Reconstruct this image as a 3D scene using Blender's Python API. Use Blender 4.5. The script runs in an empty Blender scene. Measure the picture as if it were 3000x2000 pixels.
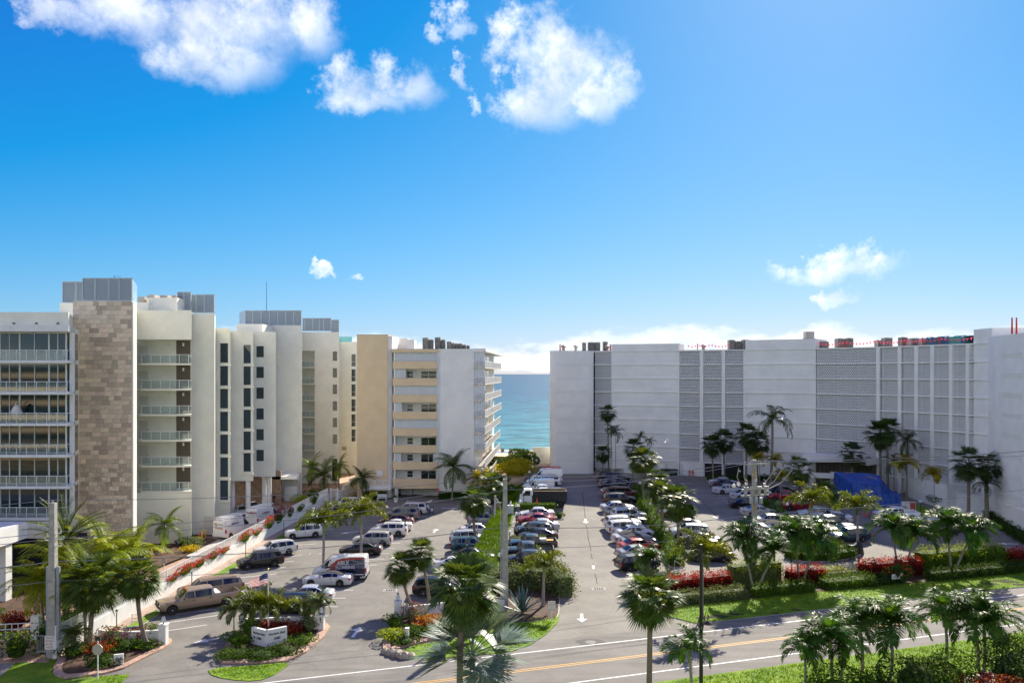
import bpy, math, random
from math import sin, cos, pi, radians, sqrt, atan2
from mathutils import Vector, Matrix, Euler
random.seed(7)
SC = bpy.context.scene
COL = SC.collection
# ------------------------------------------------------------------ camera
F, CAMH, CX, HY = 2333.0, 20.5, 1500.0, 1095.0      # focal length (px of the 3000 px photo), eye height, horizon row
cd = bpy.data.cameras.new('camera'); cam = bpy.data.objects.new('camera', cd); COL.objects.link(cam)
cam.location = (0, 0, CAMH); cam.rotation_euler = (pi/2, 0, 0)
cd.sensor_fit = 'HORIZONTAL'; cd.sensor_width = 36; cd.lens = 36*F/3000; cd.shift_y = (HY-1000)/3000
cd.clip_start = 0.5; cd.clip_end = 90000
SC.camera = cam
# ------------------------------------------------------------------ light
SUN_EL, SUN_AZ = radians(34), radians(22)            # azimuth to the right of the view axis
vs = SC.view_settings; SC.display_settings.display_device = 'sRGB'
vs.view_transform = 'Standard'; vs.look = 'None'; vs.exposure = 1.3; vs.gamma = 1.0; vs.use_curve_mapping = False
SC.cycles.use_denoising = True
SC.cycles.max_bounces = 6; SC.cycles.diffuse_bounces = 4; SC.cycles.glossy_bounces = 3
SC.cycles.transmission_bounces = 4; SC.cycles.transparent_max_bounces = 6
SC.cycles.sample_clamp_indirect = 6.0; SC.cycles.caustics_reflective = False; SC.cycles.caustics_refractive = False
sd = bpy.data.lights.new('sun', 'SUN'); sd.energy = 3.75; sd.angle = radians(0.55); sd.color = (1.0, 0.915, 0.77)
sun = bpy.data.objects.new('sun', sd); COL.objects.link(sun)
sun.rotation_euler = Vector((sin(SUN_AZ)*cos(SUN_EL), cos(SUN_AZ)*cos(SUN_EL), sin(SUN_EL))).to_track_quat('Z', 'Y').to_euler()
sun.location = (40, 60, 80)

class NT:
    """tiny node-tree helper"""
    def __init__(s, tree): s.t = tree; s.t.nodes.clear()
    def n(s, typ, **kw):
        o = s.t.nodes.new(typ)
        for k, v in kw.items():
            if k.startswith('i_'): o.inputs[int(k[2:])].default_value = v
            elif k[0].isupper() or ' ' in k: o.inputs[k].default_value = v
            else: setattr(o, k, v)
        return o
    def l(s, a, b): s.t.links.new(a, b)
    def math(s, op, a, b=None, c=None, clamp=False):
        o = s.t.nodes.new('ShaderNodeMath'); o.operation = op; o.use_clamp = clamp
        for i, q in enumerate((a, b, c)):
            if q is None: continue
            if isinstance(q, (int, float)): o.inputs[i].default_value = q
            else: s.l(q, o.inputs[i])
        return o.outputs[0]
    def mix(s, f, a, b, mode='MIX'):
        o = s.t.nodes.new('ShaderNodeMix'); o.data_type = 'RGBA'; o.blend_type = mode
        for sock, q in ((o.inputs['Factor'], f), (o.inputs[6], a), (o.inputs[7], b)):
            if isinstance(q, (int, float)): sock.default_value = q
            elif isinstance(q, (tuple, list)): sock.default_value = (q[0], q[1], q[2], 1)
            else: s.l(q, sock)
        return o.outputs[2]
    def ramp(s, f, stops):
        o = s.t.nodes.new('ShaderNodeValToRGB'); e = o.color_ramp.elements
        while len(e) < len(stops): e.new(0.5)
        for i, (p, c) in enumerate(stops):
            e[i].position = p
            e[i].color = (c, c, c, 1) if isinstance(c, (int, float)) else (c[0], c[1], c[2], 1)
        s.l(f, o.inputs[0]); return o.outputs[0]
    def smooth(s, x, a, b):
        o = s.t.nodes.new('ShaderNodeMapRange'); o.interpolation_type = 'SMOOTHSTEP'
        o.inputs[1].default_value = a; o.inputs[2].default_value = b; s.l(x, o.inputs[0]); return o.outputs[0]

# ------------------------------------------------------------------ world: sky with clouds
W = bpy.data.worlds.new('World'); SC.world = W; W.use_nodes = True
def build_world():
    t = NT(W.node_tree)
    out = t.n('ShaderNodeOutputWorld'); bg = t.n('ShaderNodeBackground'); t.l(bg.outputs[0], out.inputs[0])
    sky = t.n('ShaderNodeTexSky'); sky.sky_type = 'NISHITA'; sky.sun_disc = False
    sky.sun_elevation = SUN_EL; sky.sun_rotation = SUN_AZ
    sky.altitude = 10; sky.air_density = 1.0; sky.dust_density = 0.25; sky.ozone_density = 3.0
    # soft shoulder, as a camera's highlights roll off near the sun, then a clear saturated coastal blue
    sep = t.n('ShaderNodeSeparateColor'); t.l(sky.outputs[0], sep.inputs[0]); cmb = t.n('ShaderNodeCombineColor')
    for i, (k, g, sl, of, lo) in enumerate(((0.105, 0.80, 1.3, -1.05, 0.06), (0.095, 0.97, 1.08, -0.55, 0.5), (0.075, 1.12, 1.0, 0.7, 0.3))):
        q = t.math('MULTIPLY', sep.outputs[i], g); q = t.math('DIVIDE', q, t.math('ADD', t.math('MULTIPLY', q, k), 1.0))
        t.l(t.math('MAXIMUM', t.math('MULTIPLY_ADD', q, sl, of), lo), cmb.inputs[i])
    hsv = t.n('ShaderNodeHueSaturation'); hsv.inputs['Saturation'].default_value = 1.08; hsv.inputs['Value'].default_value = 1.0
    t.l(cmb.outputs[0], hsv.inputs['Color'])
    s2 = t.n('ShaderNodeSeparateColor'); t.l(hsv.outputs[0], s2.inputs[0]); c2 = t.n('ShaderNodeCombineColor')
    rr = t.math('MAXIMUM', t.math('SUBTRACT', s2.outputs[0], 0.62), 0.12)
    t.l(t.math('MULTIPLY_ADD', t.math('MULTIPLY', rr, rr), 0.08, t.math('MULTIPLY', rr, 0.75)), c2.inputs[0])
    t.l(t.math('MAXIMUM', t.math('SUBTRACT', s2.outputs[1], 0.42), 0.1), c2.inputs[1]); t.l(t.math('MULTIPLY', s2.outputs[2], 0.95), c2.inputs[2])
    tc = t.n('ShaderNodeTexCoord'); d = tc.outputs['Generated']
    # azimuth (degrees right of +Y) and elevation of the direction
    sp = t.n('ShaderNodeSeparateXYZ'); t.l(d, sp.inputs[0])
    az = t.math('MULTIPLY', t.math('ARCTAN2', sp.outputs[0], sp.outputs[1]), 57.2958)
    el = t.math('MULTIPLY', t.math('ARCSINE', sp.outputs[2]), 57.2958)
    # ragged edges: fractal noise in direction space
    n1 = t.n('ShaderNodeTexNoise'); n1.inputs['Scale'].default_value = 9; n1.inputs['Detail'].default_value = 10; n1.inputs['Roughness'].default_value = 0.62
    t.l(d, n1.inputs['Vector'])
    n2 = t.n('ShaderNodeTexNoise'); n2.inputs['Scale'].default_value = 28; n2.inputs['Detail'].default_value = 8; n2.inputs['Roughness'].default_value = 0.65
    t.l(d, n2.inputs['Vector'])
    wx = t.math('MULTIPLY', t.math('SUBTRACT', n1.outputs['Fac'], 0.5), 9.0)
    wy = t.math('MULTIPLY', t.math('SUBTRACT', n2.outputs['Fac'], 0.5), 5.0)
    azw = t.math('ADD', az, t.math('ADD', wx, wy)); elw = t.math('ADD', el, t.math('SUBTRACT', t.math('MULTIPLY', wx, 0.6), t.math('MULTIPLY', wy, .7)))
    # cumulus clouds: (azimuth, elevation, half width, half height) in degrees
    def ang(x, y):
        X, Z = (x-CX)/F, (HY-y)/F
        return math.degrees(atan2(X, 1)), math.degrees(atan2(Z, sqrt(1+X*X)))
    blobs = []
    for (x, y, rx, ry) in ((330, 20, 250, 85), (640, 40, 300, 120), (620, 170, 190, 85), (880, 70, 130, 90), (90, 45, 110, 40),
                           (1010, 250, 95, 75), (1150, 260, 115, 75), (1050, 300, 110, 45),
                           (1540, 130, 110, 95), (1640, 210, 170, 130), (1560, 300, 130, 70), (1780, 260, 95, 75), (1500, 260, 60, 60),
                           (1310, 70, 50, 40), (1340, 215, 35, 40), (1370, 300, 30, 40),
                           (2420, 790, 190, 38), (2440, 750, 60, 30), (2560, 780, 50, 25), (2430, 875, 60, 22), (955, 803, 45, 17), (1065, 803, 30, 13)):
        a, e = ang(x, y); blobs.append((a, e, math.degrees(rx/F)*cos(radians(a))**1.5, math.degrees(ry/F)))
    f = None
    for (a, e, ra, re) in blobs:
        qx = t.math('DIVIDE', t.math('SUBTRACT', azw, a), ra); qy = t.math('DIVIDE', t.math('SUBTRACT', elw, e), re)
        r = t.math('ADD', t.math('MULTIPLY', qx, qx), t.math('MULTIPLY', qy, qy))
        g = t.math('SUBTRACT', 1.35, r)
        f = g if f is None else t.math('SMOOTH_MAX', f, g, 0.35)
    dens = t.math('ADD', f, t.math('MULTIPLY', t.math('SUBTRACT', n2.outputs['Fac'], 0.55), 3.4))
    m1 = t.smooth(dens, -0.35, 2.3)
    # a broken bank of low cumulus along the whole horizon
    mp = t.n('ShaderNodeMapping'); mp.inputs['Scale'].default_value = (1, 1, 2.6); t.l(d, mp.inputs['Vector'])
    n3 = t.n('ShaderNodeTexNoise'); n3.inputs['Scale'].default_value = 7.5; n3.inputs['Detail'].default_value = 9; n3.inputs['Roughness'].default_value = 0.6
    t.l(mp.outputs[0], n3.inputs['Vector'])
    band = t.math('MULTIPLY', t.smooth(el, -0.6, 0.6), t.math('SUBTRACT', 1.0, t.smooth(el, 1.8, 6.0)))
    m2 = t.smooth(t.math('ADD', n3.outputs['Fac'], t.math('MULTIPLY', t.math('SUBTRACT', band, 1.0), 0.5)), 0.36, 0.52)
    # cumulus added outside the view, cover and height shaped for neutral fill light
    n4 = t.n('ShaderNodeTexNoise'); n4.inputs['Scale'].default_value = 3.3; n4.inputs['Detail'].default_value = 9; n4.inputs['Roughness'].default_value = 0.6
    t.l(mp.outputs[0], n4.inputs['Vector'])
    away = t.smooth(t.math('ABSOLUTE', az), 36, 50)
    m3 = t.math('MULTIPLY', t.math('MULTIPLY', t.smooth(n4.outputs['Fac'], 0.42, 0.55), away), t.math('MULTIPLY', t.smooth(el, 4, 10), t.math('SUBTRACT', 1.0, t.smooth(el, 34, 60))))
    m = t.math('MAXIMUM', t.math('MAXIMUM', m1, t.math('MULTIPLY', m2, 0.7)), t.math('MULTIPLY', m3, 0.9))
    # cloud body: thick middles a little grey, thin rims bright
    n5 = t.n('ShaderNodeTexNoise'); n5.inputs['Scale'].default_value = 16; n5.inputs['Detail'].default_value = 6; t.l(d, n5.inputs['Vector'])
    ccol = t.mix(t.smooth(n5.outputs['Fac'], 0.34, 0.62), (4.2, 4.4, 4.65), (6.0, 6.0, 5.9))
    mm = t.math('MULTIPLY', m, 0.95)
    c = t.mix(mm, t.mix(1.0, c2.outputs[0], (0.66, 0.745, 0.675), 'MULTIPLY'), ccol)
    t.l(c, bg.inputs[0]); bg.inputs[1].default_value = 0.098
build_world()

# ------------------------------------------------------------------ pixel -> place (a pixel only gives a direction; the ground gives the distance)
def lot_h(Y):                       # the right-hand car park climbs towards the dune
    t = min(1, max(0, (Y-80)/46)); return 2.2*t*t*(3-2*t)
def G(x, y, s='L', dz=0.0):
    z = 0.0
    for _ in range(30):
        Y = F*(CAMH-z-dz)/(y-HY)
        z = lot_h(Y) if s == 'R' else (0.3 if s == 'P' else 0.0)
    return Vector(((x-CX)/F*Y, Y, z+dz))
def at(x, y, Y): return Vector(((x-CX)/F*Y, Y, CAMH-(y-HY)/F*Y))
K = 1.27551                         # notes taken on the 2352 px view of the photo

# ------------------------------------------------------------------ materials
MATS = {}
def mat(name, col, rough=0.6, metal=0.0, var=0.0, scale=3.0, bump=0.0, bscale=30.0, orand=0.0, transl=0.0, spec=0.5, ocol=False, coat=0.0, col2=None, detail=5, emit=0.0, hrand=0.0, stretch=None, tcol=None):
    if name in MATS: return MATS[name]
    m = bpy.data.materials.new(name); m.use_nodes = True; t = NT(m.node_tree); MATS[name] = m
    out = t.n('ShaderNodeOutputMaterial'); b = t.n('ShaderNodeBsdfPrincipled')
    b.inputs['Roughness'].default_value = rough; b.inputs['Metallic'].default_value = metal
    b.inputs['Specular IOR Level'].default_value = spec; b.inputs['Coat Weight'].default_value = coat; b.inputs['Coat Roughness'].default_value = 0.05
    tc = t.n('ShaderNodeTexCoord'); vec = tc.outputs['Object']
    if stretch:
        mp = t.n('ShaderNodeMapping'); mp.inputs['Scale'].default_value = stretch; t.l(vec, mp.inputs['Vector']); vec = mp.outputs[0]
    oi = t.n('ShaderNodeObjectInfo')
    c = None
    if ocol: c = oi.outputs['Color']
    if var > 0 or col2 is not None:
        n = t.n('ShaderNodeTexNoise'); n.inputs['Scale'].default_value = scale; n.inputs['Detail'].default_value = detail; n.inputs['Roughness'].default_value = 0.6
        t.l(vec, n.inputs['Vector']); fac = t.smooth(n.outputs['Fac'], 0.3, 0.7)
        if ocol:
            c = t.mix(fac, t.mix(1.0, c, (1-var,)*3, 'MULTIPLY'), c)
        else:
            lo = tuple(q*(1-var) for q in col); hi = tuple(min(1, q*(1+var)) for q in (col2 or col))
            c = t.mix(fac, lo, hi)
    if orand > 0:
        base = c if c is not None else (col[0], col[1], col[2])
        k = t.math('ADD', t.math('MULTIPLY', oi.outputs['Random'], 2*orand), 1-orand)
        h = t.n('ShaderNodeHueSaturation'); t.l(k, h.inputs['Value'])
        if hrand: t.l(t.math('ADD', t.math('MULTIPLY', t.math('FRACT', t.math('MULTIPLY', oi.outputs['Random'], 17.3)), 2*hrand), 0.5-hrand), h.inputs['Hue'])
        if isinstance(base, tuple): h.inputs['Color'].default_value = (*base, 1)
        else: t.l(base, h.inputs['Color'])
        c = h.outputs[0]
    if c is None: b.inputs['Base Color'].default_value = (*col, 1)
    else: t.l(c, b.inputs['Base Color'])
    if bump > 0:
        n = t.n('ShaderNodeTexNoise'); n.inputs['Scale'].default_value = bscale; n.inputs['Detail'].default_value = 4; t.l(vec, n.inputs['Vector'])
        bp = t.n('ShaderNodeBump'); bp.inputs['Strength'].default_value = bump; bp.inputs['Distance'].default_value = 0.05
        t.l(n.outputs['Fac'], bp.inputs['Height']); t.l(bp.outputs[0], b.inputs['Normal'])
    sh = b.outputs[0]
    if transl > 0:
        tr = t.n('ShaderNodeBsdfTranslucent')
        if tcol: tr.inputs[0].default_value = (*tcol, 1)
        elif c is None: tr.inputs[0].default_value = (*col, 1)
        else: t.l(t.mix(1.0, c, (1.7, 1.5, 0.7), 'MULTIPLY'), tr.inputs[0])
        mx = t.n('ShaderNodeMixShader'); mx.inputs[0].default_value = transl
        t.l(b.outputs[0], mx.inputs[1]); t.l(tr.outputs[0], mx.inputs[2]); sh = mx.outputs[0]
    if emit: b.inputs['Emission Strength'].default_value = emit
    t.l(sh, out.inputs[0]); return m
def glass(name, col, alpha=0.25, rough=0.03):
    """thin see-through pane: mirror-like at a glance, tinted straight on"""
    if name in MATS: return MATS[name]
    m = bpy.data.materials.new(name); m.use_nodes = True; t = NT(m.node_tree); MATS[name] = m
    out = t.n('ShaderNodeOutputMaterial'); g = t.n('ShaderNodeBsdfGlossy'); g.inputs['Roughness'].default_value = rough
    tr = t.n('ShaderNodeBsdfTransparent'); tr.inputs[0].default_value = (*col, 1)
    df = t.n('ShaderNodeBsdfDiffuse'); df.inputs[0].default_value = (*col, 1)
    m1 = t.n('ShaderNodeMixShader'); m1.inputs[0].default_value = alpha; t.l(tr.outputs[0], m1.inputs[1]); t.l(df.outputs[0], m1.inputs[2])
    fr = t.n('ShaderNodeFresnel'); fr.inputs[0].default_value = 1.5
    m2 = t.n('ShaderNodeMixShader'); t.l(t.math('ADD', fr.outputs[0], 0.04), m2.inputs[0]); t.l(m1.outputs[0], m2.inputs[1]); t.l(g.outputs[0], m2.inputs[2])
    t.l(m2.outputs[0], out.inputs[0]); return m

# ------------------------------------------------------------------ mesh helpers
class MB:
    def __init__(s): s.v = []; s.f = []; s.m = []
    def add(s, vs, fs, mi=0):
        o = len(s.v); s.v.extend([tuple(p) for p in vs])
        for f in fs: s.f.append(tuple(i+o for i in f)); s.m.append(mi)
    def quad(s, a, b, c, d, mi=0): s.add((a, b, c, d), ((0, 1, 2, 3),), mi)
    def tri(s, a, b, c, mi=0): s.add((a, b, c), ((0, 1, 2),), mi)
    def box(s, x0, y0, z0, x1, y1, z1, mi=0):
        s.add([(x0,y0,z0),(x1,y0,z0),(x1,y1,z0),(x0,y1,z0),(x0,y0,z1),(x1,y0,z1),(x1,y1,z1),(x0,y1,z1)],
              [(0,3,2,1),(4,5,6,7),(0,1,5,4),(1,2,6,5),(2,3,7,6),(3,0,4,7)], mi)
    def obox(s, c, ax, lx, ly, z0, z1, mi=0):
        """box centred on c (xy), long axis at angle ax"""
        u = Vector((cos(ax), sin(ax))); n = Vector((-sin(ax), cos(ax))); c = Vector((c[0], c[1]))
        p = [c-u*lx/2-n*ly/2, c+u*lx/2-n*ly/2, c+u*lx/2+n*ly/2, c-u*lx/2+n*ly/2]
        s.add([(q.x, q.y, z0) for q in p]+[(q.x, q.y, z1) for q in p], [(0,3,2,1),(4,5,6,7),(0,1,5,4),(1,2,6,5),(2,3,7,6),(3,0,4,7)], mi)
    def beam(s, a, b, w, h, mi=0):
        a = Vector(a); b = Vector(b); d = (b-a); d.normalize()
        up = Vector((0, 0, 1)) if abs(d.z) < 0.95 else Vector((1, 0, 0))
        n = d.cross(up).normalized()*w/2; u = n.cross(d).normalized()*h/2
        s.add([a-n-u, a+n-u, a+n+u, a-n+u, b-n-u, b+n-u, b+n+u, b-n+u], [(0,1,2,3),(7,6,5,4),(0,4,5,1),(1,5,6,2),(2,6,7,3),(3,7,4,0)], mi)
    def tube(s, pts, rad, n=6, mi=0, cap=True):
        pts = [Vector(p) for p in pts]
        if not isinstance(rad, (list, tuple)): rad = [rad]*len(pts)
        vs = []; fs = []
        for i, p in enumerate(pts):
            d = (pts[min(i+1, len(pts)-1)]-pts[max(i-1, 0)]).normalized()
            ref = Vector((0, 0, 1)) if abs(d.z) < 0.9 else Vector((1, 0, 0))
            a = d.cross(ref).normalized(); b = d.cross(a)
            for k in range(n):
                q = 2*pi*k/n; vs.append(p+a*cos(q)*rad[i]+b*sin(q)*rad[i])
        for i in range(len(pts)-1):
            for k in range(n):
                k2 = (k+1) % n; fs.append((i*n+k, (i+1)*n+k, (i+1)*n+k2, i*n+k2))
        if cap: fs.append(tuple(range(n))); fs.append(tuple(range((len(pts)-1)*n, len(pts)*n))[::-1])
        s.add(vs, fs, mi)
    def prism(s, poly, z0, z1, mi=0, mtop=None, bottom=True):
        a = sum(poly[i][0]*poly[(i+1) % len(poly)][1]-poly[(i+1) % len(poly)][0]*poly[i][1] for i in range(len(poly)))
        if a < 0: poly = poly[::-1]
        n = len(poly); zz0 = z0 if callable(z0) else (lambda x, y: z0); zz1 = z1 if callable(z1) else (lambda x, y: z1)
        o = len(s.v)
        s.v += [(p[0], p[1], zz0(p[0], p[1])) for p in poly]+[(p[0], p[1], zz1(p[0], p[1])) for p in poly]
        for i in range(n):
            j = (i+1) % n; s.f.append((o+i, o+j, o+n+j, o+n+i)); s.m.append(mi)
        s.f.append(tuple(o+n+i for i in range(n))); s.m.append(mi if mtop is None else mtop)
        if bottom: s.f.append(tuple(o+i for i in range(n))[::-1]); s.m.append(mi)
    def lathe(s, c, prof, n=12, mi=0):
        vs = []; fs = []
        for (r, z) in prof:
            for k in range(n): vs.append((c[0]+r*cos(2*pi*k/n), c[1]+r*sin(2*pi*k/n), c[2]+z))
        for i in range(len(prof)-1):
            for k in range(n): fs.append((i*n+k, i*n+(k+1) % n, (i+1)*n+(k+1) % n, (i+1)*n+k))
        fs.append(tuple(range(n))[::-1]); fs.append(tuple(range((len(prof)-1)*n, len(prof)*n)))
        s.add(vs, fs, mi)
    def ball(s, c, r, mi=0, n=10, sz=1.0): s.lathe(c, [(r*sin(pi*i/7)+1e-4, -r*sz*cos(pi*i/7)) for i in range(8)], n, mi)
    def mesh(s, name, mats, smooth=None):
        me = bpy.data.meshes.new(name); me.from_pydata(s.v, [], s.f)
        mats = mats if isinstance(mats, (list, tuple)) else [mats]
        for q in mats: me.materials.append(q)
        if len(mats) > 1: me.polygons.foreach_set('material_index', s.m)
        if smooth is not None:
            me.polygons.foreach_set('use_smooth', [True]*len(me.polygons)); me.set_sharp_from_angle(angle=radians(smooth))
        me.update(); return me
def link(name, data, parent=None, loc=(0, 0, 0), rot=None, scale=None):
    o = bpy.data.objects.new(name, data); COL.objects.link(o)
    if parent is not None: o.parent = parent
    o.location = loc
    if rot is not None: o.rotation_euler = rot
    if scale is not None: o.scale = scale if isinstance(scale, (tuple, list)) else (scale,)*3
    return o
def tag(o, label, cat, group=None, kind=None):
    kind = kind or 'thing'
    o['label'] = label
    if cat: o['category'] = cat
    if group: o['group'] = group
    if kind: o['kind'] = kind
    return o
def thing(name, label, cat, loc=(0, 0, 0), rz=0.0, group=None):
    o = link(name, None, None, loc, (0, 0, rz)); o.empty_display_size = 0.3
    return tag(o, label, cat, group)
def part(name, mb, mats, parent, smooth=None, loc=None):
    """mesh written in world coordinates, parented to an unrotated thing"""
    off = Vector((0, 0, 0)); q = parent
    while q is not None: off += Vector(q.location); q = q.parent
    return link(name, mb.mesh(name, mats, smooth) if isinstance(mb, MB) else mb, parent, -off if loc is None else Vector(loc)-off)
def solo(name, mb, mats, label, cat, group=None, kind=None, loc=None, smooth=None):
    """one-mesh thing; geometry in world coordinates is re-based on loc"""
    if loc is not None:
        L = Vector(loc); mb.v = [(p[0]-L.x, p[1]-L.y, p[2]-L.z) for p in mb.v]
    return tag(link(name, mb.mesh(name, mats, smooth), None, loc or (0, 0, 0)), label, cat, group, kind)
def struct(name, mb, mats, smooth=None):
    o = link(name, mb.mesh(name, mats, smooth)); o['kind'] = 'structure'; return o
def text_mesh(name, s, size, m, extrude=0.004, shear=0.0, align='CENTER', bold=0.0):
    cu = bpy.data.curves.new(name, 'FONT'); cu.body = s; cu.size = size; cu.extrude = extrude; cu.align_x = align; cu.align_y = 'CENTER'; cu.shear = shear; cu.offset = bold
    cu.resolution_u = 3
    o = bpy.data.objects.new(name, cu); me = bpy.data.meshes.new_from_object(o)
    bpy.data.objects.remove(o); me.materials.clear(); me.materials.append(m); me.name = name; return me
def lerp(a, b, t): return a+(b-a)*t
# ------------------------------------------------------------------ shared surfaces
def ground_mat(name, c1, c2, s1=0.35, s2=6.0, rough=0.85, bump=0.25, bs=40, stain=0.0, streak=None, tex=0.10):
    if name in MATS: return MATS[name]
    m = bpy.data.materials.new(name); m.use_nodes = True; t = NT(m.node_tree); MATS[name] = m
    out = t.n('ShaderNodeOutputMaterial'); b = t.n('ShaderNodeBsdfPrincipled'); b.inputs['Roughness'].default_value = rough
    b.inputs['Specular IOR Level'].default_value = 0.35
    tc = t.n('ShaderNodeTexCoord'); v = tc.outputs['Object']
    n1 = t.n('ShaderNodeTexNoise', Scale=s1, Detail=6.0, Roughness=0.65); t.l(v, n1.inputs['Vector'])
    n2 = t.n('ShaderNodeTexNoise', Scale=s2, Detail=4.0, Roughness=0.7); t.l(v, n2.inputs['Vector'])
    n3 = t.n('ShaderNodeTexNoise', Scale=bs, Detail=3.0, Roughness=0.7); t.l(v, n3.inputs['Vector'])
    c = t.mix(t.smooth(n1.outputs['Fac'], 0.33, 0.67), c1, c2)
    c = t.mix(1.0, c, t.ramp(n2.outputs['Fac'], [(0.3, 1-tex), (0.7, 1+tex)]), 'MULTIPLY')
    c = t.mix(1.0, c, t.ramp(n3.outputs['Fac'], [(0.3, 0.88), (0.7, 1.1)]), 'MULTIPLY')
    if stain:
        n4 = t.n('ShaderNodeTexNoise', Scale=0.16, Detail=7.0, Roughness=0.7); t.l(v, n4.inputs['Vector'])
        c = t.mix(t.math('MULTIPLY', t.smooth(n4.outputs['Fac'], 0.56, 0.7), stain), c, tuple(q*0.45 for q in c1))
        v5 = t.n('ShaderNodeTexVoronoi', Scale=0.23); v5.feature = 'DISTANCE_TO_EDGE'
        w = t.n('ShaderNodeMixRGB'); w.blend_type = 'ADD'; w.inputs[0].default_value = 0.9; t.l(v, w.inputs[1]); t.l(n2.outputs['Color'], w.inputs[2]); t.l(w.outputs[0], v5.inputs['Vector'])
        c = t.mix(t.math('MULTIPLY', t.math('SUBTRACT', 1.0, t.smooth(v5.outputs['Distance'], 0.004, 0.012)), 0.5*stain), c, tuple(q*0.4 for q in c1))
    if streak:
        mp = t.n('ShaderNodeMapping'); mp.inputs['Rotation'].default_value = (0, 0, -streak); mp.inputs['Scale'].default_value = (0.02, 1.1, 1); t.l(v, mp.inputs['Vector'])
        n6 = t.n('ShaderNodeTexNoise', Scale=1.0, Detail=4.0); t.l(mp.outputs[0], n6.inputs['Vector'])
        c = t.mix(1.0, c, t.ramp(n6.outputs['Fac'], [(0.3, 0.78), (0.7, 1.16)]), 'MULTIPLY')
    t.l(c, b.inputs['Base Color'])
    bp = t.n('ShaderNodeBump'); bp.inputs['Strength'].default_value = bump; bp.inputs['Distance'].default_value = 0.03
    t.l(n3.outputs['Fac'], bp.inputs['Height']); t.l(bp.outputs[0], b.inputs['Normal']); t.l(b.outputs[0], out.inputs[0]); return m
def brick_mat(name, c1, c2, cm, w, h, rot=0.0, mortar=0.012, rough=0.8):
    if name in MATS: return MATS[name]
    m = bpy.data.materials.new(name); m.use_nodes = True; t = NT(m.node_tree); MATS[name] = m
    out = t.n('ShaderNodeOutputMaterial'); b = t.n('ShaderNodeBsdfPrincipled'); b.inputs['Roughness'].default_value = rough
    tc = t.n('ShaderNodeTexCoord'); mp = t.n('ShaderNodeMapping'); mp.inputs['Rotation'].default_value = (0, 0, rot); t.l(tc.outputs['Object'], mp.inputs['Vector'])
    br = t.n('ShaderNodeTexBrick'); br.inputs['Scale'].default_value = 1.0; br.inputs['Brick Width'].default_value = w; br.inputs['Row Height'].default_value = h
    br.inputs['Mortar Size'].default_value = mortar; br.inputs['Color1'].default_value = (*c1, 1); br.inputs['Color2'].default_value = (*c2, 1); br.inputs['Mortar'].default_value = (*cm, 1)
    t.l(mp.outputs[0], br.inputs['Vector'])
    n = t.n('ShaderNodeTexNoise', Scale=0.6, Detail=6.0); t.l(tc.outputs['Object'], n.inputs['Vector'])
    t.l(t.mix(1.0, br.outputs[0], t.ramp(n.outputs['Fac'], [(0.3, 0.75), (0.7, 1.2)]), 'MULTIPLY'), b.inputs['Base Color'])
    t.l(b.outputs[0], out.inputs[0]); return m
RA = radians(18.3)
M_ASPH = ground_mat('asphalt_left', (0.165, 0.155, 0.135), (0.215, 0.203, 0.175), stain=0.55)
M_ASPH2 = ground_mat('asphalt_right', (0.19, 0.176, 0.147), (0.25, 0.233, 0.193), stain=0.5, s1=0.25)
M_ROAD = ground_mat('asphalt_road', (0.165, 0.154, 0.134), (0.205, 0.192, 0.166), streak=RA, bump=0.3)
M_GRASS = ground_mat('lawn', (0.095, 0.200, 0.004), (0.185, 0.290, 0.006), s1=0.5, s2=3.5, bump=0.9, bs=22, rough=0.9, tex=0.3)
M_DRY = ground_mat('dry_ground', (0.16, 0.15, 0.075), (0.26, 0.22, 0.13), s1=0.4, bump=0.6)
M_MULCH = ground_mat('mulch', (0.055, 0.030, 0.019), (0.12, 0.065, 0.038), s1=1.5, s2=14, bump=1.0, bs=30)
M_SAND = ground_mat('sand', (0.50, 0.40, 0.27), (0.62, 0.52, 0.38), s1=0.6, bump=0.6)
M_KERB = mat('kerb_concrete', (0.42, 0.40, 0.36), 0.85, var=0.15, scale=2, bump=0.2)
M_PAINT = mat('road_paint_white', (0.72, 0.72, 0.70), 0.7, var=0.25, scale=9)
M_YELLOW = mat('road_paint_yellow', (0.62, 0.33, 0.035), 0.7, var=0.25, scale=7)
M_PAVER = brick_mat('paver_walk', (0.38, 0.27, 0.205), (0.47, 0.36, 0.28), (0.26, 0.20, 0.16), 0.30, 0.15, rot=0.5)
M_BRICK = brick_mat('paver_drive', (0.40, 0.235, 0.155), (0.50, 0.33, 0.225), (0.27, 0.18, 0.13), 0.24, 0.12, rot=0.05)
M_EDGEP = brick_mat('paver_edge', (0.44, 0.27, 0.19), (0.55, 0.37, 0.27), (0.30, 0.20, 0.15), 0.35, 0.17, rot=0.9)
M_WHITE = mat('white_stucco', (0.76, 0.755, 0.73), 0.8, var=0.05, scale=1.2, bump=0.12, bscale=60)
M_WHITE2 = mat('white_paint_metal', (0.80, 0.80, 0.78), 0.45)
M_CONC = mat('pole_concrete', (0.36, 0.345, 0.31), 0.85, var=0.18, scale=3.0, bump=0.3, bscale=25)
M_DARK = mat('dark_metal', (0.015, 0.015, 0.017), 0.45)
M_SHADE = mat('shade_black', (0.02, 0.02, 0.022), 0.9)  # near-black colour standing for the shade inside openings
M_CRACK = mat('crack_tar', (0.035, 0.032, 0.03), 0.9)

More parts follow.
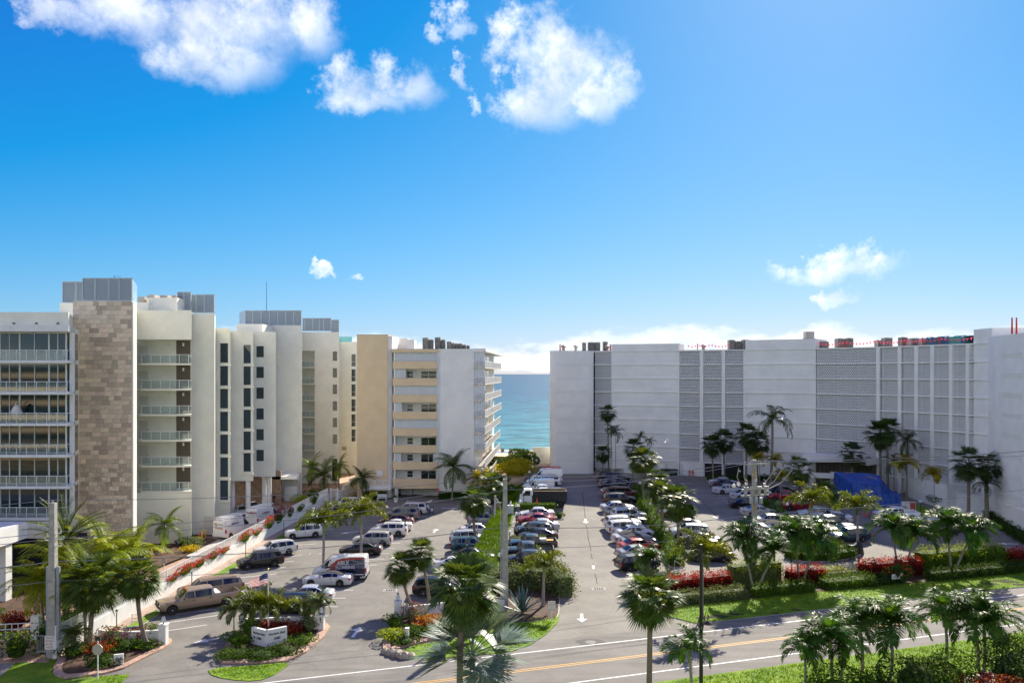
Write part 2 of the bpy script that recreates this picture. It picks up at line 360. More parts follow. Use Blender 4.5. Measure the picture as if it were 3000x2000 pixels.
def road_pt(X, n): return Vector((X-n*sin(RA), 58.3+math.tan(RA)*X+n*cos(RA), 0))
def ribbon(mb, pts, w, z, mi=0, zf=None):
    """flat strip of width w along the points"""
    L = []; R = []
    for i, p in enumerate(pts):
        p = Vector((p[0], p[1])); a = Vector(pts[max(i-1, 0)][:2]); b = Vector(pts[min(i+1, len(pts)-1)][:2])
        d = (b-a).normalized(); n = Vector((-d.y, d.x))*w/2
        L.append(p+n); R.append(p-n)
    for i in range(len(pts)-1):
        q = [R[i], R[i+1], L[i+1], L[i]]
        mb.quad(*[(k.x, k.y, (zf(k.x, k.y) if zf else 0)+z) for k in q], mi=mi)
def inset(poly, d):
    a = sum(poly[i][0]*poly[(i+1) % len(poly)][1]-poly[(i+1) % len(poly)][0]*poly[i][1] for i in range(len(poly)))
    if a < 0: poly = poly[::-1]
    out = []; n = len(poly)
    for i in range(n):
        p0, p1, p2 = Vector(poly[i-1][:2]), Vector(poly[i][:2]), Vector(poly[(i+1) % n][:2])
        d1 = (p1-p0).normalized(); d2 = (p2-p1).normalized(); n1 = Vector((-d1.y, d1.x)); n2 = Vector((-d2.y, d2.x))
        b = (n1+n2); b = b.normalized() if b.length > 1e-4 else n1
        k = max(0.5, b.dot(n1)); out.append(p1+b*(d/k))
    return out
def rounded(poly, k=2):
    for _ in range(k):
        q = []
        for i in range(len(poly)):
            a, b = Vector(poly[i][:2]), Vector(poly[(i+1) % len(poly)][:2]); q += [a.lerp(b, 0.25), a.lerp(b, 0.75)]
        poly = q
    return poly
# ------------------------------------------------------------------ terrain, sea, road, car parks
mb = MB(); mb.prism([(-500, -120), (500, -120), (500, 176), (-500, 176)], -3.2, -0.03); struct('ground', mb, M_DRY)
def sea_mat():
    m = bpy.data.materials.new('sea'); m.use_nodes = True; t = NT(m.node_tree)
    out = t.n('ShaderNodeOutputMaterial'); b = t.n('ShaderNodeBsdfPrincipled'); b.inputs['Roughness'].default_value = 0.35; b.inputs['IOR'].default_value = 1.33; b.inputs['Specular IOR Level'].default_value = .28
    tc = t.n('ShaderNodeTexCoord'); v = tc.outputs['Object']; sp = t.n('ShaderNodeSeparateXYZ'); t.l(v, sp.inputs[0])
    n0 = t.n('ShaderNodeTexNoise', Scale=0.012, Detail=5.0); t.l(v, n0.inputs['Vector'])
    y = t.math('ADD', sp.outputs[1], t.math('MULTIPLY', t.math('SUBTRACT', n0.outputs['Fac'], 0.5), 120))
    lg = t.math('LOGARITHM', t.math('MAXIMUM', y, 1.0), 10.0)
    f = t.math('DIVIDE', t.math('SUBTRACT', lg, 2.3), 2.0)
    c = t.ramp(f, [(0.0, (0.055, 0.225, 0.225)), (0.14, (0.024, 0.145, 0.180)), (0.32, (0.008, 0.070, 0.125)), (1.0, (0.003, 0.030, 0.075))])
    mp = t.n('ShaderNodeMapping'); mp.inputs['Scale'].default_value = (0.22, 0.75, 1); t.l(v, mp.inputs['Vector'])
    n1 = t.n('ShaderNodeTexNoise', Scale=0.30, Detail=5.0, Roughness=0.6); t.l(mp.outputs[0], n1.inputs['Vector'])
    n2 = t.n('ShaderNodeTexNoise', Scale=0.09, Detail=4.0, Roughness=0.6); t.l(mp.outputs[0], n2.inputs['Vector'])
    h = t.math('ADD', n1.outputs['Fac'], t.math('MULTIPLY', n2.outputs['Fac'], 1.6))
    t.l(t.mix(1.0, c, t.ramp(n1.outputs['Fac'], [(0.38, 0.45), (0.62, 1.7)]), 'MULTIPLY'), b.inputs['Base Color'])
    bp = t.n('ShaderNodeBump'); bp.inputs['Strength'].default_value = 1.0; bp.inputs['Distance'].default_value = 1.1; t.l(h, bp.inputs['Height']); t.l(bp.outputs[0], b.inputs['Normal'])
    t.l(b.outputs[0], out.inputs[0]); return m
mb = MB(); mb.quad((-60000, 172, -2.6), (60000, 172, -2.6), (60000, 60000, -2.6), (-60000, 60000, -2.6)); struct('sea', mb, sea_mat())

mb = MB()
for i in range(24):
    x0, x1 = -160+i*15, -145+i*15
    a, b, c, d = road_pt(x0, -8.1), road_pt(x1, -8.1), road_pt(x1, 1.9), road_pt(x0, 1.9)
    mb.quad(*[(q.x, q.y, 0.008) for q in (a, b, c, d)])
road = struct('road', mb, M_ROAD)
for n, w, m, nm in ((0, 0.14, M_PAINT, 'edge_line'), (-6.4, 0.14, M_PAINT, 'edge_line'), (-3.12, 0.11, M_YELLOW, 'centre_line'), (-3.40, 0.11, M_YELLOW, 'centre_line')):
    mb = MB(); ribbon(mb, [road_pt(x, n) for x in (-160, -60, 0, 60, 200)], w, 0.013); part(nm, mb, m, road)
mb = MB(); c = G(1730, 1880); mb.lathe((c.x, c.y, 0.009), [(0.42, 0), (0.42, 0.006), (0.02, 0.007)], 18); part('manhole_cover', mb, mat('cast_iron', (0.06, 0.055, 0.05), 0.6, 0.5), road)
mb = MB(); pts = [(c.x+1.15*cos(k*0.7)+0.2*sin(3*k), c.y+0.85*sin(k*0.7)) for k in range(9)]; mb.prism(pts, 0.0, 0.0105); part('asphalt_patch', mb, M_CRACK and mat('patch', (0.10, 0.095, 0.088), 0.9, var=0.2, scale=3), road)

def strip_b(Y): return -1.34+0.0715*(Y-85)            # left kerb of the right-hand car park
def wall_x(Y): return -32.0+0.05*(Y-70.5)             # right face of the white retaining wall
# left car park
mb = MB()
p = [road_pt(-33.5, 1.7), road_pt(-2.6, 1.7), (strip_b(90)-2.9, 90), (strip_b(134)-2.9, 134), (wall_x(134), 134), (wall_x(60), 60)]
mb.prism([(q[0], q[1]) for q in p], -0.02, 0.004); lotL = struct('parking_lot_left', mb, M_ASPH)
# right car park, climbing to the dune
mb = MB(); NX, NY = 12, 26
def lr(u, v):
    X0 = strip_b(62+v*90); X = lerp(X0, 120, u); Y0 = 58.3+math.tan(RA)*X+1.72; Y = lerp(min(Y0, 150), 158, v); return (X, Y, lot_h(Y)+0.004)
for i in range(NX):
    for j in range(NY): mb.quad(lr(i/NX, j/NY), lr((i+1)/NX, j/NY), lr((i+1)/NX, (j+1)/NY), lr(i/NX, (j+1)/NY))
lotR = struct('parking_lot_right', mb, M_ASPH2, 60)

def arrow(mb, c, ang, L=2.0, z=0.012, zf=None):
    u = Vector((cos(ang), sin(ang))); n = Vector((-u.y, u.x)); c = Vector(c[:2])
    P = [c-u*L/2+n*0.13, c-u*L/2-n*0.13, c+u*0.1*L-n*0.13, c+u*0.1*L+n*0.13]
    Q = [c+u*0.1*L+n*0.45, c+u*0.1*L-n*0.45, c+u*L/2]
    h = lambda q: (q.x, q.y, z+(zf(q.x, q.y) if zf else 0))
    mb.quad(*[h(q) for q in P]); mb.tri(*[h(q) for q in Q])
zR = lambda x, y: lot_h(y)
for (x, y, a) in ((1044, 1850, 88), (1275, 1554, 86), (617, 1873, 215), (1024, 1559, 215), (1320, 1488, 0)):
    mb = MB(); arrow(mb, G(x, y), radians(a), 2.6); part('arrow', mb, M_PAINT, lotL)
for (x, y, a) in ((1715.6, 1525.5, 266), (1738.8, 1664, 266), (1704.5, 1809, 266), (1842, 1744, 190), (2104.8, 1518, 290), (2007.6, 1416, 190), (2952, 1592, 175)):
    mb = MB(); arrow(mb, G(x, y, 'R'), radians(a), 2.4, zf=zR); part('arrow', mb, M_PAINT, lotR)
def line(lot, s, x, y, ang, L, zf=None):
    p = G(x, y, s); u = Vector((cos(radians(ang)), sin(radians(ang)))); mb = MB()
    k = 1 if zf is None else 4
    ribbon(mb, [(p.x+u.x*L*i/k, p.y+u.y*L*i/k) for i in range(k+1)], 0.11, 0.010, zf=zf); part('bay_line', mb, M_PAINT, lot)
for (x, y) in ((962, 1803), (988, 1776), (1013, 1751), (1035, 1727.6), (1057, 1703), (1080, 1679), (1104.6, 1654), (1124, 1636.7), (1140.6, 1620.6), (1156, 1604.8), (1171, 1590.3), (1185, 1576), (1199, 1562.4), (1212, 1549.6), (1226, 1537), (1240, 1525), (1252, 1514)):
    line(lotL, 'L', x, y, 180, 5.2)
for (x, y, a) in ((648, 1800, 210.5), (607, 1829, 210.5), (690, 1775, 209), (725, 1750, 208), (757, 1725, 207), (785, 1701, 206), (811, 1680, 205), (837, 1660.5, 204), (862, 1643, 203), (885, 1626, 202), (906, 1608, 201), (926, 1592, 200), (945, 1577, 199), (962, 1563, 199), (978, 1549, 198)):
    line(lotL, 'L', x, y, a, 4.9)
for (x, y) in ((1250, 1790), (1268, 1752), (1284, 1718), (1300, 1684), (1318, 1652), (1333, 1624), (1348, 1598), (1360, 1573), (1370, 1549), (1384, 1527), (1396, 1508), (1408, 1492)): line(lotL, 'L', x, y, 0, 4.6)
for (x, y) in ((1845, 1640), (1835, 1612), (1830, 1588), (1822, 1567), (1815, 1548), (1808, 1530), (1800, 1513), (1795, 1498), (1790, 1483), (1786, 1470), (1782, 1458)): line(lotR, 'R', x, y, 12, 5, zR)
for (x, y) in ((1625, 1650), (1622, 1628), (1618, 1604), (1615, 1582), (1612, 1562), (1610, 1543), (1605, 1527)): line(lotR, 'R', x, y, 180, 5, zR)
for (x, y) in ((2075, 1436), (2072, 1429), (2080, 1442), (2090, 1449), (2105, 1457), (2118, 1464), (2125, 1472)): line(lotR, 'R', x, y, 2, 5, zR)
for (x, y) in ((2000, 1534), (2060, 1531)): line(lotR, 'R', x, y, 182, 5, zR)
def grate(x, y, s, lot, w=1.3, d=0.8):
    p = G(x, y, s); g = MB(); g.box(p.x-w/2, p.y-d/2, p.z+0.005, p.x+w/2, p.y+d/2, p.z+0.012, 0); g.box(p.x-w/2+.12, p.y-d/2+.12, p.z+0.010, p.x+w/2-.12, p.y+d/2-.12, p.z+0.016, 1)
    for k in range(5): xx = p.x-w/2+.2+k*(w-.4)/4; g.box(xx-.03, p.y-d/2+.12, p.z+.012, xx+.03, p.y+d/2-.12, p.z+.02, 0)
    part('drain_grate', g, [M_KERB, M_SHADE], lot)
grate(1143.5, 1728, 'L', lotL); grate(922.6, 1622, 'L', lotL); grate(1753.6, 1724, 'R', lotR)
def crack(pts, w=0.07):
    P = []
    for i in range(len(pts)-1):
        a, b = G(*pts[i], 'R'), G(*pts[i+1], 'R')
        for k in range(10): q = a.lerp(b, k/10); P.append((q.x+random.uniform(-.06, .06), q.y))
    mb = MB(); ribbon(mb, P, w, 0.009, zf=zR); part('crack', mb, M_CRACK, lotR)
crack([(1706, 1441), (1717, 1530), (1735, 1640), (1752, 1718)], 0.09); crack([(2054, 1464), (2112, 1526), (2155, 1569)]); crack([(1640, 1640), (1740, 1634), (1840, 1632)], 0.05); crack([(1930, 1553), (2070, 1550), (2190, 1532)], 0.05); crack([(1640, 1688), (1740, 1678)], .05)
# wheel stops
def stop(x, y, s, a):
    p = G(x, y, s); g = MB(); g.obox((0, 0), 0, 1.8, 0.16, 0.0, 0.13)
    tag(link('wheel_stop', g.mesh('wheel_stop', M_KERB), None, p, (0, 0, radians(a))), 'pale concrete wheel stop at the head of a parking bay', 'wheel stop', 'wheel stops in the car parks')
for (x, y, a) in ((1841, 1437, 98), (1866, 1492, 98), (1872, 1510, 98), (1895, 1445, 98), (1905, 1462, 98), (1925, 1502, 98), (1933, 1512, 98), (1950, 1541, 98), (1966, 1566, 98), (1522, 1548, 92), (1516, 1565, 92)): stop(x, y, 'R', a)

# ------------------------------------------------------------------ lawns, beds and kerbs
def lawn(name, pts, z0=-0.02, z1=0.05, m=None, zf=None):
    mb = MB()
    if zf is None: mb.prism(pts, z0, z1)
    else: mb.prism(pts, lambda x, y: zf(x, y)+z0, lambda x, y: zf(x, y)+z1)
    return struct(name, mb, m or M_GRASS)
def island(name, pts, kerb, fill, kw=0.16, h=0.13, zf=None, rd=1):
    pts = rounded([(p[0], p[1]) for p in pts], rd); zz = zf or (lambda x, y: 0.0)
    mb = MB(); mb.prism(pts, lambda x, y: zz(x, y)-0.02, lambda x, y: zz(x, y)+h); o = struct(name, mb, kerb)
    mb = MB(); mb.prism(inset(pts, kw), lambda x, y: zz(x, y)+h-0.02, lambda x, y: zz(x, y)+h+0.03); part('planting_soil' if fill is not M_GRASS else 'turf', mb, fill, o)
    return o
P = lambda *a: [G(x, y) for (x, y) in a]
PR = lambda *a: [G(x, y, 'R') for (x, y) in a]
# near side of the road: verge, sidewalk, garden
lawn('verge_lawn', [tuple(road_pt(x, -8.1))[:2] for x in (-60, 0, 60)]+[tuple(road_pt(x, -13.6))[:2] for x in (60, 0, -60)])
mb = MB(); mb.prism([tuple(road_pt(x, -13.6))[:2] for x in (-60, 60)]+[tuple(road_pt(x, -15.0))[:2] for x in (60, -60)], -0.02, 0.04); struct('sidewalk', mb, ground_mat('sidewalk_concrete', (0.36, 0.345, 0.31), (0.45, 0.43, 0.39), bump=.15))
lawn('garden_lawn', [tuple(road_pt(x, -15.0))[:2] for x in (-60, 60)]+[tuple(road_pt(x, -40))[:2] for x in (60, -60)], m=M_GRASS)
# left corner lawn and gate forecourt
mb = MB(); mb.prism([(q.x, q.y) for q in P((-400, 1870), (95, 1868), (75, 1915), (-10, 1995), (-400, 2100))], -0.02, 0.006); struct('forecourt', mb, brick_mat('paver_grey', (0.25, 0.23, 0.21), (0.33, 0.30, 0.27), (0.18, .16, .15), 0.25, 0.13, rot=.3))
lawn('corner_lawn', [(q.x, q.y) for q in P((-30, 2010), (75, 1915), (100, 1868), (170, 1935), (150, 1970), (195, 1992), (380, 1975), (345, 2010), (300, 2030))])
island('sign_bed', P((152, 1965), (172, 1930), (180, 1860), (300, 1850), (475, 1848), (490, 1868), (508, 1878), (490, 1895), (420, 1930), (345, 1968), (200, 1988), (165, 1985)), M_EDGEP, M_MULCH, kw=0.55)
island('monument_bed', P((612, 1943), (690, 1862), (720, 1815), (945, 1815), (975, 1845), (868, 1936), (760, 1945)), M_EDGEP, M_MULCH, kw=0.75)
lawn('island_lawn', [(q.x, q.y) for q in rounded(P((606, 1958), (760, 1948), (862, 1938), (784, 1990), (715, 1996), (622, 1982)), 1)])
island('gateway_bed', P((1112, 1900), (1150, 1822), (1180, 1800), (1240, 1790), (1400, 1788), (1430, 1800), (1420, 1850), (1210, 1886), (1150, 1908)), M_EDGEP, M_MULCH, kw=0.6)
lawn('gateway_lawn', [(q.x, q.y) for q in P((1160, 1912), (1215, 1890), (1420, 1858), (1440, 1820), (1640, 1800), (1632, 1826), (1600, 1858), (1555, 1888), (1500, 1908), (1350, 1925), (1180, 1930))])
island('corner_bed', P((1440, 1700), (1500, 1660), (1640, 1672), (1641, 1790), (1630, 1815), (1470, 1830), (1430, 1800)), M_KERB, M_MULCH, kw=.1, h=.06)
# long bank of rough grass between the two car parks
mb = MB(); ys = [76+k*2.0 for k in range(29)]
def bank(Y, k):
    X = strip_b(Y); wob = 0.12*sin(Y*1.7)+0.1*sin(Y*4.1)
    return [(X-3.15+wob, Y, -0.02), (X-3.05+wob, Y, 0.85), (X-2.5+wob, Y, 1.12+0.06*sin(Y*2.3)), (X-1.2, Y, max(0.75, lot_h(Y)*.5+.7)), (X-0.25, Y, lot_h(Y)+0.16), (X, Y, lot_h(Y)+0.12), (X, Y, lot_h(Y)-0.1)][k]
for i in range(len(ys)-1):
    for k in range(6): mb.quad(bank(ys[i], k), bank(ys[i+1], k), bank(ys[i+1], k+1), bank(ys[i], k+1))
for Y in (ys[0], ys[-1]): mb.add([bank(Y, k) for k in range(7)], [tuple(range(7))])
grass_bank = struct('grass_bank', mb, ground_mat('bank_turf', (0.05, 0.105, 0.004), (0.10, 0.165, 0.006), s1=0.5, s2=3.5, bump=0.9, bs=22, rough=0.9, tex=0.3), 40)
# strip along the retaining wall: paver walk, then turf
mb = MB(); mb.prism([(wall_x(58), 58), (wall_x(58)+1.15, 58), (wall_x(127)+1.15, 127), (wall_x(127), 127)], -0.02, 0.055); struct('paver_walk', mb, M_PAVER)
island('wall_turf', [(wall_x(58)+1.15, 58.5), (wall_x(58)+2.3, 59.5), (wall_x(70)+2.1, 70), (wall_x(100)+2.3, 100), (wall_x(126)+2.6, 126), (wall_x(127)+1.15, 127)], M_KERB, M_GRASS, kw=.08, h=.09, rd=0)
# big lawn and beds in front of the right-hand car park
rp = lambda X, n: tuple(road_pt(X, n))[:2]
island('front_lawn', [rp(15.8, 1.9), (13.4, 67.0), (11.6, 70.2), (11.0, 73), (12.3, 76.2), (15.5, 79.3)]+[rp(x, 12.9) for x in (24, 34, 46, 58)]+[rp(x, 1.9) for x in (58, 46, 34, 24)], M_KERB, M_GRASS, kw=0.05, h=0.05, zf=None, rd=0)
for nm, x0, x1, a, b in (('shrub_bed', 14.5, 37.5, 6.6, 12.7), ('shrub_bed', 40.5, 57, 6.2, 12.7)):
    mb = MB(); mb.prism([rp(x0, a), rp(x1, a), rp(x1, b), rp(x0, b)], 0.0, 0.092); struct(nm, mb, M_MULCH)
# hedge medians of the right car park
def median(name, px, w, fill=M_MULCH):
    c = [G(x, y, 'R') for x, y in px]; L = []; R = []
    for i, p in enumerate(c):
        d = (c[min(i+1, len(c)-1)]-c[max(i-1, 0)]); n = Vector((-d.y, d.x)).normalized()*w/2; L.append((p.x+n.x, p.y+n.y)); R.append((p.x-n.x, p.y-n.y))
    return island(name, L+R[::-1], M_KERB, fill, kw=.1, h=.12, zf=zR, rd=1)
median('hedge_median', [(1855, 1415), (1880, 1470), (1925, 1545), (1960, 1615), (1985, 1665)], 2.2)
median('hedge_median', [(2215, 1425), (2255, 1470), (2300, 1530), (2345, 1590)], 2.6, M_GRASS)
island('kerbed_bed', PR((2285, 1622), (2330, 1646), (2420, 1648), (2500, 1637), (2530, 1622), (2480, 1610), (2445, 1588), (2400, 1600), (2330, 1610)), M_KERB, M_MULCH, kw=.12, h=.14, zf=zR)
island('shaded_bed', PR((2060, 1398), (2140, 1392), (2290, 1398), (2300, 1412), (2200, 1420), (2080, 1416)), M_KERB, M_MULCH, kw=.15, h=.14, zf=zR)
island('building_bed', PR((1600, 1380), (1830, 1384), (1990, 1388), (2180, 1392), (2180, 1380), (1600, 1372)), M_KERB, M_MULCH, kw=.15, h=.12, zf=zR, rd=0)
island('tarp_verge', PR((2600, 1478), (2660, 1470), (2750, 1500), (2770, 1520), (2690, 1515)), M_KERB, M_GRASS, kw=.1, h=.1, zf=zR)
# beach-side ground between the buildings
mb = MB(); mb.prism([(-8, 134), (9, 134), (14, 178), (-12, 178)], -0.02, lambda x, y: min(1, max(0, (y-134)/40))*0.6+(1.6 if x > 2 else 0.4)); struct('dune', mb, M_SAND)
# raised forecourt of the cream building
mb = MB(); mb.prism([(-90, 56.5), (wall_x(57)-0.35, 56.5), (wall_x(190)-0.35, 190), (-90, 190)], -0.02, lambda x, y: 0.3 if y > 60 else 0.05); struct('upper_forecourt', mb, M_BRICK)
mb = MB(); mb.prism([(-90, 60), (-40.0, 63), (-38.3, 76), (-36.3, 88), (-35.9, 97), (-37.5, 98), (-41, 92), (-60, 92), (-90, 90)], 0.29, 0.36); struct('driveway_bed', mb, M_MULCH)
mb = MB(); mb.prism([(-36.2, 88.4), (-35.0, 87.9), (-34.5, 97.6), (-34.2, 101.5), (-36.0, 101.2), (-35.8, 97.2)], 0.29, 0.33); struct('concrete_apron', mb, M_KERB)
# ------------------------------------------------------------------ building materials
M_CREAM = mat('cream_stucco', (0.84, 0.82, 0.70), 0.85, var=0.05, scale=0.5, bump=0.1, bscale=50)
M_PEACH = mat('peach_stucco', (0.76, 0.59, 0.365), 0.85, var=0.05, scale=0.5, bump=0.1, bscale=50)
M_BWHITE = mat('white_building_paint', (0.87, 0.85, 0.785), 0.8, var=0.05, scale=0.35, bump=0.08, bscale=50)
M_TRAV = mat('travertine', (0.72, 0.58, 0.425), 0.75, var=0.22, scale=5, orand=0.30, hrand=0.01, bump=0.25, bscale=18, stretch=(1, 1, 3))
M_JOINT = mat('stone_joint', (0.20, 0.155, 0.12), 0.9)
M_LOUVER = mat('louver_metal', (0.50, 0.57, 0.59), 0.5, 0.15)
M_GLASSW = mat('window_glass', (0.012, 0.030, 0.034), 0.04, spec=0.9, orand=0.4)
M_GLASSB = glass('balcony_glass', (0.78, 0.86, 0.84), 0.12)
M_SHUT = mat('storm_shutter', (0.66, 0.69, 0.70), 0.5)
M_ALU = mat('white_aluminium', (0.78, 0.78, 0.76), 0.4)
M_BROWN = mat('brown_panel', (0.13, 0.105, 0.075), 0.7)
M_AC = mat('ac_metal', (0.42, 0.39, 0.33), 0.6, 0.2, var=0.3, scale=2, orand=.3)
M_GRAV = mat('roof_gravel', (0.40, 0.38, 0.34), 0.95)
M_RED = mat('safety_red', (0.62, 0.045, 0.03), 0.6)
M_PINK = mat('flag_pink', (0.75, 0.06, 0.16), 0.7, transl=.3)
def pxX(x, Y): return (x-CX)/F*Y
def window(parent, x0, x1, z0, z1, Y, fr=0.06, mull=(), trans=(), frm=None, name='window', proud=0.05):
    """camera-facing window: frame ring with mullions, the pane its own sub-part"""
    frm = frm or M_ALU; m = MB()
    m.box(x0-fr, Y-proud, z0-fr, x0, Y, z1+fr); m.box(x1, Y-proud, z0-fr, x1+fr, Y, z1+fr)
    m.box(x0, Y-proud-.002, z0-fr, x1, Y, z0); m.box(x0, Y-proud-.002, z1, x1, Y, z1+fr)
    for q in mull: m.box(q-.03, Y-proud+.006, z0, q+.03, Y, z1)
    for q in trans: m.box(x0, Y-proud+.008, q-.025, x1, Y, q+.025)
    w = part(name, m, frm, parent); p = MB(); p.box(x0, Y-.018, z0, x1, Y-.004, z1); part('pane', p, M_GLASSW, w); return w
def louvers(parent, xs, z0, z1, Y, depth=0.12):
    for i in range(len(xs)-1):
        m = MB(); a, b = xs[i]+.02, xs[i+1]-.02
        m.box(a, Y, z0, a+.07, Y+depth, z1); m.box(b-.07, Y, z0, b, Y+depth, z1); m.box(a, Y-.003, z0, b, Y+depth, z0+.07); m.box(a, Y-.003, z1-.07, b, Y+depth, z1)
        n = int((z1-z0)/0.17)
        for k in range(n):
            z = z0+.09+k*(z1-z0-.18)/n; m.add([(a+.07, Y+.01, z), (b-.07, Y+.01, z), (b-.07, Y+depth-.02, z+.13), (a+.07, Y+depth-.02, z+.13)], [(0, 1, 2, 3)])
        m.box(a, Y+depth+.05, z0, b, Y+depth+.08, z1); part('louver_panel', m, M_LOUVER, parent)
# ------------------------------------------------------------------ cream building with travertine tower (left)
FL = [21.7-3.05*k for k in range(7)]
def cream_building():
    T = thing('apartment_building', 'cream apartment block with a travertine stone tower and glass balconies', 'building', (-45, 95, 0.3))
    def pr(name, poly, z0, z1, m=M_CREAM): q = MB(); q.prism(poly, z0, z1); return part(name, q, m, T)
    back = -75
    # A: glazed wing with balconies
    YA = 77.2
    pr('wing_wall', [(back, YA+3.4), (-44.2, YA+3.4), (-45.6, YA+6), (-46.4, 100), (back, 100)], 0.3, 25.2)
    pr('parapet', [(back, YA+.2), (-43.1, YA+.2), (-46.3, 84), (-46.4, 90), (back, 99)], 25.2, 26.5)
    pr('eave', [(back, YA-.3), (-42.8, YA-.3), (-46.1, 83.8), (-46.3, 84), (back, 90)], 24.6, 25.2, M_WHITE)
    pr('podium_band', [(back, YA-.1), (-42.9, YA-.1), (-46.2, 83.9), (-46.4, 90), (back, 95)], 4.6, 6.2, M_CREAM)
    Yg = YA+2.0
    mx = [pxX(x/2.5286, Yg) for x in (-460, -400, -330, -260, -200, -130, -60, 5, 72, 148, 258, 365, 430, 492)]
    wide = {mx[9], mx[11], mx[13], mx[4], mx[1]}
    for k, z in enumerate(FL[:6]):
        q = MB(); q.prism([(back, YA), (-42.95, YA), (-43.6, YA+2.0), (-45.0, YA+4.6), (back, YA+4.6)], z-.14, z+.12); part('balcony_slab', q, M_WHITE, T)
        q = MB(); top = z+1.1; rl = [(back, YA+.1), (-43.2, YA+.1)]
        for (a, b) in zip(rl, rl[1:]): q.tube([(a[0], a[1], top), (b[0], b[1], top)], .035, 6)
        q.tube([(-43.2, YA+.1, top), (-43.5, YA+1.4, top)], .035, 6)
        x = -43.2
        while x > -58: q.box(x-.025, YA+.08, z+.12, x+.025, YA+.13, top); x -= 0.98
        r = part('railing', q, M_ALU, T); g = MB(); g.box(back, YA+.11, z+.18, -43.24, YA+.12, top-.06); part('railing_glass', g, M_GLASSB, r)
        zt = FL[k-1]-.14 if k else 24.6
        for i in range(len(mx)-1):
            g = MB(); g.box(mx[i]+.06, Yg, z+.16, mx[i+1]-.06, Yg+.02, zt-.05); part('window_pane', g, M_GLASSW, T)
        q = MB()
        for xm in mx: w = .16 if xm in wide else .07; q.box(xm-w/2, Yg-.06, z+.12, xm+w/2, Yg+.03, zt)
        q.box(mx[0], Yg-.05, z+.12, mx[-1], Yg+.025, z+.2); q.box(mx[0], Yg-.05, zt-.09, mx[-1], Yg+.025, zt)
        q.box(-43.95, Yg-.1, z+.12, -43.65, Yg+.3, zt); part('window_frame', q, M_ALU, T)
        # end glazing by the tower
        q = MB(); q.add([(-43.66, Yg+.3, z+.2), (-44.55, Yg+2.6, z+.2), (-44.55, Yg+2.6, zt-.1), (-43.66, Yg+.3, zt-.1)], [(0, 1, 2, 3)]); part('side_pane', q, mat('bronze_glass', (0.10, 0.065, 0.05), 0.08, spec=.8), T)
    for xx in (pxX(85/2.53, 77), pxX(253/2.53, 77), pxX(413/2.53, 77)): q = MB(); q.box(xx-.1, YA+.1, 25.35, xx+.1, YA+.22, 25.47); part('scupper', q, M_DARK, T)
    # ground-floor lobby glazing and entrance canopy
    q = MB(); q.box(back, YA+2.6, .3, -42.6, YA+2.7, 4.6); part('lobby_glass', q, M_GLASSW, T)
    q = MB(); q.box(-62, 68.5, 5.4, pxX(31, 71), 73.5, 6.9); part('entrance_canopy', q, M_WHITE, T)
    q = MB(); q.box(pxX(5, 71), 70.6, .3, pxX(25, 71), 71.5, 5.4); part('canopy_column', q, M_WHITE, T)
    # B: stone tower
    YB = 84; x0, x1 = -46.3, pxX(386, YB)
    pr('tower_core', [(x0, YB), (x1+.02, YB), (-40.4, YB+1), (-45.5, YB+12.3), (x0, YB+12.3)], .3, 28.2, M_CREAM)
    pr('tower_corner', [(x1+.02, YB-.06), (x1+.2, YB-.06), (x1+.1, YB+.9), (x1-.1, YB+.9)], .3, 28.1, M_CREAM)
    q = MB(); q.box(x0, YB-.03, .3, x1, YB-.001, 28.15); face = part('stone_backing', q, M_JOINT, T)
    tm = MB(); tm.box(-.5, -.5, -.5, .5, .5, .5); tmesh = tm.mesh('stone_tile', M_TRAV)
    rest = MB(); cnt = 0; rh = 0.475; r = 0; z = 28.15
    rnd = random.Random(3)
    while z > .5:
        x = x0; first = True
        while x < x1-.05:
            w = rnd.choice((.55, .72, .86, .86, 1.0)) if not first else rnd.uniform(.3, .9)
            first = False; w = min(w, x1-x)
            if x1-(x+w) < .15: w = x1-x
            pz = rnd.uniform(.016, .03)
            if cnt < 300:
                o = link('stone_tile', tmesh, face, (x+w/2-0, YB-.03-pz/2, z-rh/2), None, (w-.014, pz+.01, rh-.014)); o.location = Vector(o.location)-Vector((0, 0, 0)); cnt += 1
            else: rest.box(x+.007, YB-.03-pz, z-rh+.007, x+w-.007, YB-.02, z-.007, rnd.randrange(5))
            x += w
        z -= rh
    o = part('stone_tile_courses', rest, [mat('travertine_%d' % i, tuple(q*f for q in (0.72, 0.58, 0.425)), 0.75, var=0.2, scale=5, bump=.25, bscale=18) for i, f in enumerate((.72, .88, 1, 1.12, 1.28))], T); o['kind'] = 'stuff'
    # C: open corridors
    YC = 95.9; xl, xr = pxX(399, YC), pxX(561, YC-.8)
    pr('corridor_wall', [(xl-1, YC+1.9), (-39.35, YC+1.9), (-41, YC+6), (xl-1, YC+6)], 6, 25, M_CREAM)
    pr('corridor_fascia', [(xl-.3, YC-.8), (xr, YC-.8), (-41, YC+6), (xl-.3, YC+6)], 24.62, 28.1)
    pr('corridor_base', [(xl-.3, YC-.9), (xr, YC-.9), (-41, YC+6), (xl-.3, YC+6)], .3, 6.3)
